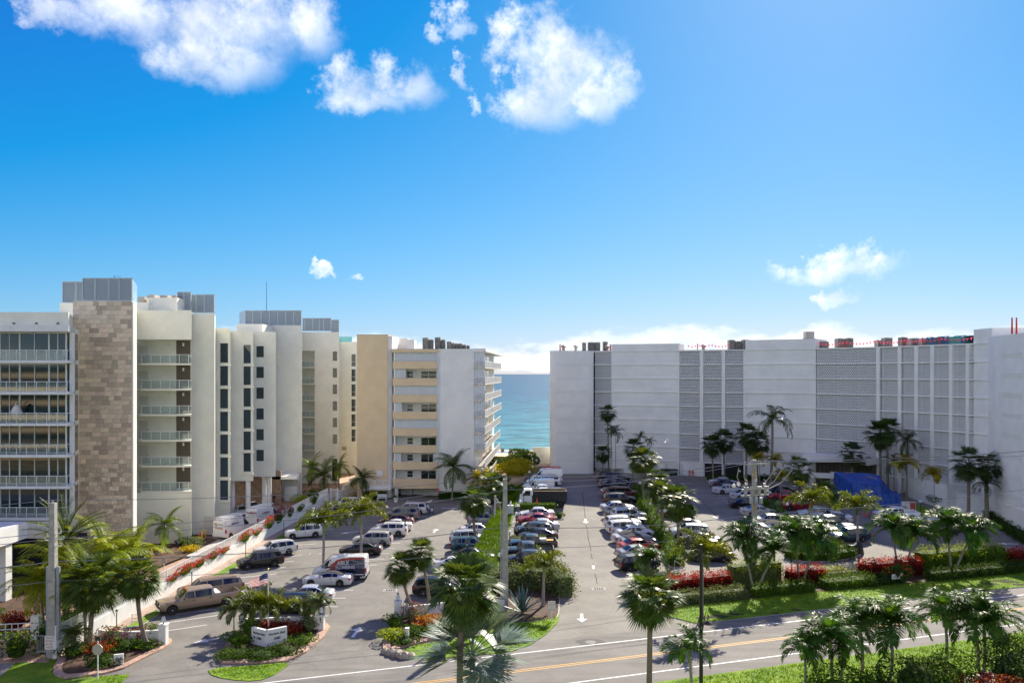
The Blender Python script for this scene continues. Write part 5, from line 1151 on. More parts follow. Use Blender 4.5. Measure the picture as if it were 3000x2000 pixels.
car('sedan', (.60, .66, .72), 'pale blue sedan hidden behind the double palms', 'R', (2300, 1590), 0, gG)
car('sedan', (.03, .03, .03), 'dark sedan hidden behind the triple palms and hedge', 'R', (2385, 1606), 0, gG)
car('suv', (.012, .04, .075), 'navy crossover beside the covered motorcycle', 'R', ((2465, 1592), (2534.6, 1588)), group=gI)
car('sedan', (.46, .43, .40), 'silver sedan between the navy crossover and the grey one', 'R', (2482, 1572), 176, gI)
car('suv', (.10, .10, .10), 'dark grey sport utility vehicle with white rails right of the foxtail palm', 'R', ((2403.6, 1553), (2470, 1549)), group=gI)
car('sedan', WHT, 'white sedan behind the dark grey vehicle', 'R', (2445, 1533), 176, gI)
car('suv', (.55, .57, .58), 'silver crossover behind the globe lamp and foxtail palm', 'R', (2395, 1524), 176, gI)
car('suv', (.28, .015, .025), 'red crossover with bright wheels behind the shrubs', 'R', (2345, 1497), 174, gI)
car('sedan', (.38, .02, .025), 'red sedan parked in the shade', 'R', (2300, 1467), 176, gI)
car('sedan', (.018, .02, .024), 'dark sedan behind the red sedan in the shade', 'R', (2288, 1453), 176, gI)
car('suv', (.02, .024, .03), 'dark sport utility vehicle with a silver roof behind the right palms', 'R', (2752, 1572), 180, gI)
car('pickup', WHT, 'white pickup beside the pallets and flagged tape', 'R', (2635, 1528), 180, gI)
car('sedan', (.30, .42, .48), 'pale blue car at the right edge of the photo', 'R', (3010, 1560), 180, gI)
# cars and vans of the cream building
gP = 'vehicles by the cream building'
car('sedan', (.60, .62, .64), 'silver sedan parked under the cream building, nearer of two', 'P', (690, 1512), -60, gP); car('sedan', (.66, .67, .68), 'silver sedan parked deeper under the cream building', 'P', (722, 1500), -50, gP)
SV = car('van', WHT, 'white service van with coloured dots logo and roof ladders', 'P', (704, 1570), 70, gP); FV = car('van', WHT, 'white van lettered FLAMINGO with roof ladders', 'P', (792, 1536), 70, gP)
# ------------------------------------------------------------------ liveries and loads
def child_box(p, name, x0, y0, z0, x1, y1, z1, m): g = MB(); g.box(x0, y0, z0, x1, y1, z1); return link(name, g.mesh(name, m), p)
def vside(x, z, sgn, off):                # point on the van's flank, van coordinates
    k = KIND['van']; xx = k['L']/2-x; r = None
    for a, b in zip(k['rows'], k['rows'][1:]):
        if xx <= b[0]+1e-9: t = (xx-a[0])/(b[0]-a[0]); r = [lerp(p, q, t) for p, q in zip(a, b)]; break
    if z <= r[2]: return r[1]*1.0+off
    return lerp(r[1]*.985, r[3], min(1, (z-r[2])/(r[4]-r[2])))+off
def vpanel(v, name, pts, m, sgn, off):
    """flat vinyl on the van flank: polygon of (x, z) with x forward"""
    g = MB()
    # triangulate as a fan over a fine strip so it follows the flank
    xs = [p[0] for p in pts]; zs = [p[1] for p in pts]; n = 18; mz = 10
    def inside(x, z):
        c = False
        for i in range(len(pts)):
            (x1, z1), (x2, z2) = pts[i], pts[i-1]
            if (z1 > z) != (z2 > z) and x < (x2-x1)*(z-z1)/(z2-z1)+x1: c = not c
        return c
    x0, x1, z0, z1 = min(xs), max(xs), min(zs), max(zs); n = int((x1-x0)/.06)+1; mz = int((z1-z0)/.06)+1
    for i in range(n):
        for j in range(mz):
            a, b, c, d = lerp(x0, x1, i/n), lerp(x0, x1, (i+1)/n), lerp(z0, z1, j/mz), lerp(z0, z1, (j+1)/mz)
            if inside((a+b)/2, (c+d)/2): V = [(a, sgn*vside(a, c, sgn, off), c), (b, sgn*vside(b, c, sgn, off), c), (b, sgn*vside(b, d, sgn, off), d), (a, sgn*vside(a, d, sgn, off), d)]; g.quad(*V)
    return link(name, g.mesh(name, m), v)
def vtext(v, s, size, x, z, sgn, m, off=.03, shear=0.0, rot=0.0, bold=0.01):
    me = text_mesh('lettering', s, size, m, .002, shear, bold=bold)
    # text lies in XY: X -> van +-x, Y -> z ; wrap it onto the flank
    for q in me.vertices:
        tx, tz = q.co.x*cos(rot)-q.co.y*sin(rot), q.co.x*sin(rot)+q.co.y*cos(rot)
        X = x-sgn*tx; Z = z+tz; q.co = (X, sgn*(vside(X, Z, sgn, off)), Z)
    return link('lettering', me, v)
M_NAVY = mat('vinyl_navy', (.012, .018, .05), .35); M_VRED = mat('vinyl_red', (.36, .03, .02), .35); M_VWH = mat('vinyl_white', (.82, .82, .82), .4); M_VGR = mat('vinyl_grey', (.20, .21, .24), .4)
S = 1      # the plumbing van faces left, so its near flank is its left one (+y)
vpanel(VAN, 'red_band', [(.70, .55), (.95, 1.0), (.75, 1.6), (.2, 2.05), (-.5, 2.26), (-2.5, 2.3), (-2.5, 2.1), (-.9, 2.05), (-.1, 1.85), (.35, 1.45), (.55, 1.0), (.45, .55)], M_VRED, S, .014)
vpanel(VAN, 'navy_field', [(.45, .50), (.55, 1.0), (.35, 1.45), (-.1, 1.85), (-.9, 2.05), (-2.5, 2.1), (-2.62, .50)], M_NAVY, S, .014)
for i in range(5): vpanel(VAN, 'stripe', [(-1.3-.1*i, 1.95-.13*i), (-2.55, 2.02-.17*i), (-2.55, 1.94-.17*i), (-1.3-.1*i, 1.90-.13*i)], M_VGR, S, .02)
vpanel(VAN, 'lower_stripe', [(.5, .62), (-2.5, .62), (-2.5, .70), (.5, .70)], M_VWH, S, .02)
vtext(VAN, 'ABLE', .52, -.42, 1.74, S, M_VWH, .026, rot=.05, bold=.03); vtext(VAN, 'PLUMBING', .40, -.66, 1.34, S, M_VWH, .026, rot=.05, bold=.025); vtext(VAN, '582•1819', .30, -.95, .96, S, M_VWH, .026, bold=.015)
child_box(VAN, 'rear_door_vinyl', -2.725, -.84, .62, -2.712, .84, 1.30, M_NAVY); child_box(VAN, 'rear_bumper', -2.80, -.96, .36, -2.70, .96, .54, M_TRIM)
g = MB()
for i in range(7): g.box(-2.735, -.75, .70+i*.085, -2.724, .75, .735+i*.085)
link('rear_stripes', g.mesh('rear_stripes', M_VWH), VAN)
for sg in (1, -1): child_box(VAN, 'side_moulding', -2.3, sg*1.0-.03, .42, 2.3, sg*1.0+.04, .56, M_TRIM)
def ladder(v, y, z, m=M_ALU, x0=-2.4, x1=1.2):
    g = MB(); g.beam((x0, y-.2, z), (x1, y-.2, z), .04, .08); g.beam((x0, y+.2, z), (x1, y+.2, z), .04, .08)
    for i in range(13): x = lerp(x0+.1, x1-.1, i/12); g.beam((x, y-.2, z), (x, y+.2, z), .04, .04)
    return link('ladder', g.mesh('ladder', m), v)
def rack(v, m=M_ALU, z=2.55):
    g = MB()
    for x in (-2.1, -.9, .3): g.beam((x, -.85, z), (x, .85, z), .05, .05); g.beam((x, -.85, z-.2), (x, -.85, z), .05, .05); g.beam((x, .85, z-.2), (x, .85, z), .05, .05)
    for y in (-.85, .85): g.beam((-2.5, y, z+.03), (.6, y, z+.03), .05, .05)
    return link('roof_rack', g.mesh('roof_rack', m), v)
for v in (SV, FV): rack(v); ladder(v, -.45, 2.65); ladder(v, .35, 2.65)
rack(LV, M_RED); ladder(LV, 0, 2.66, M_RED)
def rear_text(v, s, size, y, z, m, bold=.01):
    me = text_mesh('lettering', s, size, m, .002, bold=bold)
    for q in me.vertices: q.co = (-2.722-.0, y-q.co.x, z+q.co.y)
    return link('lettering', me, v)
M_MAG = mat('vinyl_magenta', (.42, .02, .10), .4); M_VBL = mat('vinyl_blue', (.02, .06, .25), .4); M_VGN = mat('vinyl_green', (.03, .25, .12), .4); M_VOR = mat('vinyl_orange', (.65, .18, .02), .4)
for v in (SV, FV): child_box(v, 'rear_door_panel', -2.72, -.82, 1.30, -2.30, .82, 2.25, M_VWH); child_box(v, 'rear_door_panel', -2.72, -.9, .5, -2.6, .9, 1.29, M_VWH)
rear_text(FV, 'FLAMINGO', .32, -.08, 1.95, M_MAG, .02); rear_text(FV, 'Residential & Commercial', .10, 0, 1.70, M_VGR)
g = MB(); g.lathe((0, 0, 0), [(.10, 0), (.10, .004)], 10); dm = g.mesh('logo_dot', M_VBL)
for i, m in enumerate((M_VBL, M_MAG, M_VOR, M_VGN, M_VBL, M_RED)):
    g = MB(); g.lathe((0, 0, 0), [(.085, 0), (.085, .004)], 8); d = link('logo_dot', g.mesh('logo_dot', m), SV, (-2.724, .45+.17*cos(i*pi/3), 1.85+.17*sin(i*pi/3)), (0, -pi/2, 0))
rear_text(SV, 'SERVICES', .17, -.25, 1.86, M_VBL, .008); rear_text(SV, '772.486.0068', .22, 0, 1.40, M_RED, .012)
vtext(SV, 'SERVICES', .3, -.9, 1.75, -1, M_VBL, .02, bold=.01); vtext(FV, 'FLAMINGO', .3, -.9, 1.75, -1, M_MAG, .02, bold=.01)
# pickup loads and trim
child_box(tp, 'bull_bar', 2.95*1.08, -.8, .62, 3.02*1.08, .8, .74, M_TRIM); child_box(tp, 'bull_bar', 2.95*1.08, -.5, .62, 3.03*1.08, -.42, 1.08, M_TRIM); child_box(tp, 'bull_bar', 2.95*1.08, .42, .62, 3.03*1.08, .5, 1.08, M_TRIM)
for j in range(5): child_box(tp, 'roof_lamp', .98, -.5+j*.25-.05, 1.80, 1.10, -.5+j*.25+.05, 1.86, M_VOR)
child_box(tp, 'tool_box', -1.62, -.78, 1.0, -1.2, .78, 1.26, M_ALU)
def on_bed(name, v, x, y, sx, sy, sz, m, label, cat):
    p = v.matrix_basis @ Vector((x, y, .80)); g = MB(); g.box(-sx/2, -sy/2, 0, sx/2, sy/2, sz); g.box(-sx/2-.02, -sy/2-.02, sz, sx/2+.02, sy/2+.02, sz+.05); return tag(link(name, g.mesh(name, m), None, p, v.rotation_euler), label, cat)
on_bed('storage_box', BP, -1.25, .1, .7, .6, .5, M_WHITE2, 'white box standing in the bed of the black pickup', 'box'); on_bed('tool_case', BP, -2.05, .1, .75, .45, .32, mat('case_yellow', (.75, .42, .02), .5), 'yellow tool case in the bed of the black pickup', 'case')
# raised tailgate of the white minivan
g = MB(); g.add([(-2.28, -.72, 1.66), (-2.28, .72, 1.66), (-3.15, .66, 1.98), (-3.15, -.66, 1.98), (-2.28, -.72, 1.60), (-2.28, .72, 1.60), (-3.15, .66, 1.90), (-3.15, -.66, 1.90)], [(0, 1, 2, 3), (7, 6, 5, 4), (0, 4, 5, 1), (1, 5, 6, 2), (2, 6, 7, 3), (3, 7, 4, 0)])
o = link('tailgate', g.mesh('tailgate', M_PAINTC), WMV); o.color = (*WHT, 1); child_box(WMV, 'boot_shade_panel', -2.56, -.72, .5, -2.42, .72, 1.55, M_SHADE)  # near-black slab on the tail paints the shade of the boot
# black dump truck with a white cab
def dump_truck(x, y):
    p = G(x, y, 'R'); p += Vector((0, 1.1, 0)); p.z = lot_h(p.y)
    T = thing('dump_truck', 'dump truck with a white cab and a long black tipper body', 'truck', p, pi, gD); B = M_TRIM
    g = MB(); g.prism([(-3.4, -1.1), (1.35, -1.1), (1.35, 1.1), (-3.4, 1.1)], .95, 1.05); g2 = g
    for y0 in (-1.1, 1.02): g.box(-3.4, y0, 1.05, 1.35, y0+.08, 2.35)
    g.box(1.27, -1.02, 1.05, 1.35, 1.02, 2.6); g.box(-3.4, -1.02, 1.05, -3.32, 1.02, 2.3); link('tipper_body', g.mesh('tipper_body', B), T)
    for j in range(8):
        for s in (-1, 1): child_box(T, 'body_rib', -3.3+j*.62-.04, s*1.15-.05, 1.0, -3.3+j*.62+.04, s*1.15+.05, 2.33, B)
    for s in (-1, 1): child_box(T, 'top_rail', -3.42, s*1.08-.07, 2.351, 1.37, s*1.08+.07, 2.42, mat('rail_tan', (.40, .30, .18), .7))
    child_box(T, 'chassis', -3.3, -.45, .55, 3.2, .45, .94, B)
    g = MB(); rows = [(1.5, .95, 2.5), (1.7, .98, 2.55), (2.6, .98, 2.5), (3.05, .98, 1.75), (3.2, .96, 1.5), (3.25, .95, .62)]
    for a, b in zip(rows, rows[1:]): g.quad((a[0], -a[1], a[2]), (b[0], -b[1], b[2]), (b[0], b[1], b[2]), (a[0], a[1], a[2]))
    for s in (-1, 1): g.add([(r[0], s*r[1], r[2]) for r in rows]+[(1.5, s*.95, .62)], [tuple(range(7)) if s > 0 else tuple(range(7))[::-1]])
    g.quad((1.5, -.95, .62), (1.5, .95, .62), (1.5, .95, 2.5), (1.5, -.95, 2.5)); link('cab', g.mesh('cab', M_WHITE2), T)
    g = MB(); g.quad((2.66, -.82, 2.43), (3.03, -.82, 1.82), (3.03, .82, 1.82), (2.66, .82, 2.43)); g.v = [(v[0]+.015, v[1], v[2]+.012) for v in g.v]; link('windshield', g.mesh('windshield', M_CGLASS), T)
    for s in (-1, 1): g = MB(); g.quad((1.75, s*.995, 1.7), (2.85, s*.995, 1.7), (2.5, s*.995, 2.38), (1.75, s*.995, 2.38)); link('side_window', g.mesh('side_window', M_CGLASS), T)
    ty = MB(); ty.lathe((0, 0, 0), [(.25, -.13), (.43, -.14), (.45, -.1), (.45, .1), (.43, .14), (.25, .13)], 16); tm = ty.mesh('tyre', M_TYRE, 40); rm = MB(); rm.lathe((0, 0, 0), [(.26, -.1), (.26, .125), (.1, .09)], 14); rmm = rm.mesh('rim', M_RIM)
    for ax in (2.45, -1.6, -2.6):
        for s in (1, -1): w = link('wheel', tm, T, (ax, s*.92, .45), (pi/2 if s < 0 else -pi/2, 0, 0)); link('rim', rmm, w)
    for s in (-1, 1): child_box(T, 'headlight', 3.23, s*.7-.14, .85, 3.28, s*.7+.14, 1.05, M_HEAD)
dump_truck(1590, 1489)
# ------------------------------------------------------------------ palms
def leafmat(name, col, rough=.42, transl=.32, orand=.28, hr=.018, var=.25, scale=4, spec=.17): return mat(name, col, rough, var=var, scale=scale, orand=orand, hrand=hr, transl=transl, spec=spec)
LM = {'sabal': leafmat('frond_sabal', (.070, .112, .018)), 'coconut': leafmat('frond_coconut', (.13, .20, .014)), 'adonidia': leafmat('frond_adonidia', (.050, .122, .010)), 'foxtail': leafmat('frond_foxtail', (.115, .150, .012)),
      'bismarck': leafmat('frond_bismarck', (.20, .265, .225), transl=.2, hr=.005), 'date': leafmat('frond_date', (.10, .14, .04)), 'queen': leafmat('frond_queen', (.070, .105, .025)), 'shade': leafmat('frond_shade', (.045, .075, .020)), 'bright': leafmat('frond_bright', (.235, .29, .012), transl=.45), 'golden': leafmat('frond_golden', (.30, .27, .02), transl=.4)}  # 'shade' is a darker leaf copy, building shade put into its colour
TM = {k: mat('trunk_'+k, c, .9, var=.3, scale=5, bump=.6, bscale=14, stretch=(1, 1, 4)) for k, c in {'sabal': (.205, .165, .125), 'coconut': (.26, .22, .175), 'adonidia': (.30, .265, .215), 'foxtail': (.29, .25, .22), 'date': (.17, .13, .09)}.items()}
M_SHAFT = mat('crownshaft', (.16, .24, .05), .5)
def rot2(v, a): return Vector((v.x*cos(a)-v.z*sin(a), v.y, v.x*sin(a)+v.z*cos(a)))
def pinnate(seed, L, el, droop, n, ll, lw, up=.15, hang=.5, plum=0.0, m=None, lift=0.0):
    rnd = random.Random(seed); q = MB(); pts = []; p = Vector((0, 0, 0)); N = 12
    for i in range(N+1):
        pts.append(p.copy()); a = el-droop*(i/N)**1.25; p = p+Vector((cos(a), 0, sin(a)))*(L/N)
    q.tube(pts, [.035*L/2.5*(1-.85*i/N)+.004 for i in range(N+1)], 4, 0, False)
    def at_(s): f = s*N; i = min(N-1, int(f)); return pts[i].lerp(pts[i+1], f-i), (pts[i+1]-pts[i]).normalized()
    for k in range(n):
        s = .10+.90*k/(n-1)
        for sg in (1, -1):
            P, d = at_(min(.999, s+rnd.uniform(-.008, .008))); side = Vector((0, sg, 0)); nu = d.cross(side)*sg*-1
            if nu.z < 0: nu = -nu
            ph = rnd.uniform(-plum, plum) if plum else 0
            l = ll*(.45+.55*sin(pi*min(1, (s*.9+.12))))*rnd.uniform(.85, 1.12)
            sd = (side*cos(ph)+nu*sin(ph)).normalized()
            D = (d*(.35+.45*s)+sd*(1-.35*s)+nu*up).normalized()
            wv = d.cross(D).cross(D).normalized()*lw/2
            m1 = P+D*l*.5; m1.z -= hang*l*.08; e = P+D*l; e.z -= hang*l*rnd.uniform(.3, .62); e = P+(e-P)*(l/(e-P).length)
            q.add([P-wv*.6, P+wv*.6, m1-wv, m1+wv, e], [(0, 1, 3, 2), (2, 3, 4)])
    return q.mesh('frond', m)
def fan(seed, pet, R, el, nb, spread, dr, m, hang=.3, cup=.25):
    rnd = random.Random(seed); q = MB(); a = el
    pp = [Vector((0, 0, 0))]
    for i in range(4): pp.append(pp[-1]+Vector((cos(a), 0, sin(a)))*pet/4); a -= dr*.12
    q.tube(pp, [.03, .026, .022, .018, .014], 4, 0, False)
    o = pp[-1]; fx = Vector((cos(a), 0, sin(a))); fz = Vector((-sin(a), 0, cos(a))); fy = Vector((0, 1, 0))
    for k in range(nb):
        t = -1+2*(k+.5)/nb; b = t*spread+rnd.uniform(-.03, .03); l = R*(1-.22*abs(t)**2)*rnd.uniform(.88, 1.06)
        D = (fx*cos(b)+fy*sin(b)+fz*cup*abs(sin(b))).normalized(); Wd = (fx*-sin(b)+fy*cos(b)).normalized()
        w = l*spread/nb*1.35
        p1 = o+D*l*.55; w1 = Wd*w*.5; p2 = o+D*l; p2.z -= hang*l*rnd.uniform(.25, .6); p1.z -= hang*l*.05
        q.add([o, p1-w1, p1+w1, p2], [(0, 1, 2), (1, 3, 2)])
    return q.mesh('frond', m)
FC_ = {}
def fronds(kind, mk):
    """five meshes from the spear to the skirt for one species"""
    key = (kind, mk)
    if key in FC_: return FC_[key]
    m = LM[mk]; out = []
    for i, el in enumerate((78, 52, 24, -4, -34)):
        e = radians(el); v = []
        for s in range(2):
            sd = hash((kind, i, s)) % 1000 if False else i*7+s*31+len(kind)
            if kind == 'sabal': v.append(fan(sd, 1.0 if i < 4 else .85, 1.05, e, 22, 1.75, .9, m, hang=.45+.05*i))
            elif kind == 'bismarck': v.append(fan(sd, 1.4, 1.85, e, 34, 1.65, .5, m, hang=.12, cup=.4))
            elif kind == 'coconut': v.append(pinnate(sd, 2.9, e, 1.0+.25*i*.6, 30, .78, .055, hang=1.0, up=.05, m=m))
            elif kind == 'adonidia': v.append(pinnate(sd, 1.75, e+.12, 1.75, 34, .66, .054, hang=.95, up=.3, plum=.3, m=m))
            elif kind == 'foxtail': v.append(pinnate(sd, 1.95, e+.1, 1.55, 36, .48, .062, hang=.5, up=.1, plum=1.4, m=m))
            elif kind == 'date': v.append(pinnate(sd, 2.6, e, .75, 30, .42, .03, hang=.25, up=.35, m=m))
            elif kind == 'queen': v.append(pinnate(sd, 2.7, e, 1.75, 28, .65, .045, hang=1.3, up=.05, plum=.5, m=m))
        out.append(v)
    FC_[key] = out; return out
SPEC = {'sabal': (1.75, 44, 'sabal', .17), 'bismarck': (3.0, 24, 'sabal', .2), 'coconut': (2.6, 20, 'coconut', .13), 'adonidia': (1.45, 18, 'adonidia', .10), 'foxtail': (1.5, 16, 'foxtail', .13), 'date': (2.4, 36, 'date', .2), 'queen': (2.2, 18, 'coconut', .14)}
CYC = {'sabal': (0, 1, 1, 2, 2, 2, 3, 3, 3, 4, 4), 'bismarck': (0, 1, 1, 2, 2, 3, 3), 'coconut': (0, 1, 1, 2, 2, 3, 3, 4), 'adonidia': (0, 1, 1, 2, 2, 3), 'foxtail': (0, 1, 1, 2, 2, 2), 'date': (0, 1, 1, 2, 2, 3, 3), 'queen': (0, 1, 1, 2, 2, 3, 3, 4)}
PID = [0]
def palm(kind, base, crown, r, label, s='L', mk=None, tk=None, nf=None, group=None, Y=None, dz=0.0, curve=0.0):
    """base, crown: points on the 2352 px view; a number as base is the distance in metres"""
    PID[0] += 1; rnd = random.Random(PID[0]*13)
    R0, n, tm, tr = SPEC[kind]
    if isinstance(base, (int, float)):
        Yb = base; c = at(crown[0]*K, crown[1]*K, Yb); b = Vector((c.x+rnd.uniform(-.25, .25), Yb, (lot_h(Yb) if s == 'R' else 0)+dz))
    else:
        b = G(base[0]*K, base[1]*K, s); b.z += .1; c = at(crown[0]*K, crown[1]*K, b.y)
    sc = (r*K*b.y/F)/R0
    o = thing(kind+'_palm', label, 'palm tree', b, 0, group)
    h = c-b
    q = MB(); N = 7; P = []
    for i in range(N+1):
        t = i/N; p = h*t; p.x += curve*sin(pi*t)*h.z; p.y += .02*h.z*sin(pi*t*1.3+PID[0]); P.append(p)
    r0 = (tk or tr)*min(1.15, max(.75, sc)); rad = [r0*(1.35 if i == 0 else 1.0-.25*i/N) for i in range(N+1)]
    q.tube(P, rad, 9); link('trunk', q.mesh('trunk', TM[tm], 50), o)
    top = P[-1]
    if kind in ('adonidia', 'foxtail'):
        g = MB(); g.tube([top-Vector((0, 0, .75*sc)), top-Vector((0, 0, .3*sc)), top+Vector((0, 0, .1))], [r0*.82, r0*.95, r0*.5], 8); link('crownshaft', g.mesh('crownshaft', M_SHAFT, 50), o)
    if kind == 'sabal':
        g = MB()
        for j in range(22): a = j*2.4; z = -.1-.05*j*sc; g.beam(top+Vector((cos(a)*r0*.6, sin(a)*r0*.6, z)), top+Vector((cos(a)*r0*1.9, sin(a)*r0*1.9, z+.28)), .09, .03)
        link('leaf_bases', g.mesh('leaf_bases', TM[tm]), o)['kind'] = 'stuff'
    fm = fronds(kind, mk or kind); n = nf or n; cyc = CYC[kind]; a0 = rnd.uniform(0, 6.28)
    for j in range(n):
        b_ = cyc[j % len(cyc)]; me = fm[b_][rnd.randrange(2)]
        az = a0+j*2.399963+rnd.uniform(-.18, .18)
        link('frond', me, o, top, (rnd.uniform(-.15, .15), rnd.uniform(-.14, .14), az), sc*rnd.uniform(.88, 1.1))
    if kind == 'sabal':
        for j in range(4): link('dead_frond', fm[4][0].copy() if False else fm[4][0], o, top-Vector((0, 0, .25*sc)), (0, .5, a0+j*1.6), sc*.8)
    return o
gs = 'palms between the road and the car parks'
palm('sabal', 43.0, (1066, 1352), 88, 'large sabal palm in front of the silver palm, trunk leaving the bottom edge', curve=-.02, nf=46)
palm('bismarck', 44.6, (1085, 1500), 142, 'silver blue fan palm at the bottom centre of the photo', nf=34)
palm('sabal', 46.0, (1494, 1375), 76, 'sabal palm on the near verge beside the black street lamp', nf=40)
palm('adonidia', 46.5, (1584, 1490), 58, 'small palm at the foot of the street lamp on the near verge', nf=12)
gv = 'christmas palms on the near verge'
for (Y, c, r, lb) in ((50, (1848, 1490), 50, 'leftmost small arching palm of the near verge clump'), (50.5, (1905, 1462), 66, 'tall arching palm left in the near verge clump'), (51.3, (1935, 1478), 54, 'arching palm leaning over the hedge in the near verge clump'), (53, (1972, 1425), 62, 'slender arching palm with a leaning trunk on the near verge'),
    (52, (2046, 1432), 72, 'broad arching palm with paired trunks in the middle of the near verge'), (55, (2170, 1408), 62, 'arching palm with a curved trunk left of the sidewalk shrubs'), (55.5, (2238, 1400), 58, 'tall arching palm in the rightmost near verge pair'), (54.5, (2260, 1432), 74, 'broad arching palm at the right end of the near verge')):
    palm('adonidia', Y, c, r, lb, group=gv, curve=.03, nf=21)
gl = 'double palms on the front lawn'
for (b, c, r, lb) in (((1733, 1364), (1706, 1240), 56, 'left stem of the double palm in front of the transformer pole'), ((1737, 1364), (1778, 1262), 50, 'right stem of the double palm in front of the transformer pole'), ((1836, 1345), (1826, 1232), 56, 'left stem of the double palm right of the transformer pole'), ((1841, 1345), (1874, 1240), 60, 'right stem of the double palm with a dead frond'),
    ((2062, 1316), (2050, 1214), 52, 'left stem of the double palm behind the small lawn sign'), ((2072, 1318), (2108, 1226), 48, 'right stem of the double palm behind the small lawn sign'), ((2186, 1320), (2176, 1204), 50, 'left stem of the rightmost double palm on the lawn'), ((2192, 1320), (2230, 1222), 52, 'right stem of the rightmost double palm on the lawn')):
    palm('adonidia', b, c, r, lb, group=gl, nf=21)
palm('foxtail', (1612, 1420), (1612, 1272), 62, 'dark foxtail palm behind the street lamp with an upright spear leaf', nf=16)
palm('adonidia', (1492, 1352), (1490, 1284), 42, 'low palm in front of the black compact vehicle'); palm('foxtail', (1247, 1392), (1250, 1300), 46, 'palm with a pale trunk beside the oleander hedge and the red notice')
# left car park
palm('foxtail', (743, 1312), (743, 1202), 52, 'foxtail palm with bright new leaves behind the plumbing van, left of two'); palm('foxtail', (829, 1292), (829, 1182), 52, 'foxtail palm with bright new leaves behind the plumbing van, right of two')
palm('sabal', (1098, 1263), (1090, 1152), 38, 'sabal palm with a bent trunk beside the teal vehicle', curve=-.05); palm('coconut', (1038, 1150), (1042, 1072), 54, 'coconut palm against the white shear wall', mk='queen')
palm('sabal', (987, 1394), (965, 1272), 40, 'taller of two leaning sabal palms in the gateway bed', curve=.03); palm('sabal', (950, 1402), (922, 1306), 42, 'shorter of two leaning sabal palms in the gateway bed', curve=-.05)
# monument island
palm('foxtail', (600, 1452), (598, 1390), 50, 'foxtail palm beside the flagpole in the monument island', nf=15); palm('foxtail', (632, 1448), (640, 1396), 42, 'slim foxtail palm right of the flagpole', nf=11)
for b, c, r, lb in (((537, 1447), (537, 1402), 34, 'small feathery palm at the left of the monument island'), ((560, 1448), (580, 1400), 30, 'small leaning palm left of the flagpole'), ((695, 1440), (688, 1398), 34, 'small leaning palm at the right end of the monument wall, left of two'), ((712, 1440), (732, 1384), 36, 'small leaning palm at the right end of the monument wall, right of two')): palm('adonidia', b, c, r, lb, mk='date', tk=.06)
# left front
palm('sabal', (207, 1497), (212, 1340), 74, 'dense sabal palm in the sign bed left of the leaning one', nf=44); palm('sabal', (340, 1488), (318, 1326), 56, 'leaning sabal palm beside the white entrance wall', curve=-.07)
palm('adonidia', (172, 1500), (172, 1458), 36, 'small date palm in the sign bed by the wall end', mk='date', tk=.06)
gq = 'coconut palms in front of the cream building'
palm('date', 64.0, (152, 1238), 96, 'large grey green date palm behind the left utility pole'); palm('coconut', 62.5, (95, 1330), 78, 'low coconut palm at the left edge by the driveway bed', group=gq, tk=.1, mk='bright', nf=26)
for (Y, c, r, lb) in ((65, (150, 1300), 92, 'bright coconut palm directly behind the left utility pole'), (68, (235, 1275), 88, 'bright coconut palm in front of the stone tower, left of two'), (71, (300, 1270), 74, 'bright coconut palm with a browning frond in front of the stone tower'), (60, (190, 1330), 70, 'coconut palm tucked behind the dense sabal palm')): palm('coconut', Y, c, r*1.12, lb, group=gq, nf=32, mk='bright')
palm('coconut', (371, 1262), (381, 1205), 48, 'young coconut palm with a swollen trunk in front of the cream wall', s='P')
for (Y, c, r, lb) in ((128, (743, 1092), 44, 'dark coconut palm at the end of the white fence'), (134, (716, 1072), 36, 'bright palm against the cream building rear wall'), (140, (780, 1070), 30, 'small palm above the stepped garden wall')): palm('coconut', Y, c, r, lb, mk='queen' if Y == 128 else None)
palm('coconut', (832, 1148), (832, 1098), 36, 'dark coconut palm at the corner of the peach tower', mk='shade')
# median of the right car park
gm = 'sabal palms on the hedge median'
palm('sabal', (1479, 1160), (1478, 1058), 38, 'tallest sabal palm at the far end of the hedge median', 'R', group=gm); palm('sabal', (1511, 1205), (1508, 1108), 34, 'sabal palm second from the far end of the hedge median', 'R', group=gm)
palm('sabal', (1524, 1222), (1518, 1132), 36, 'bright topped sabal palm third along the hedge median', 'R', group=gm); palm('sabal', (1558, 1284), (1557, 1152), 48, 'large sabal palm nearest the road on the hedge median', 'R', group=gm)
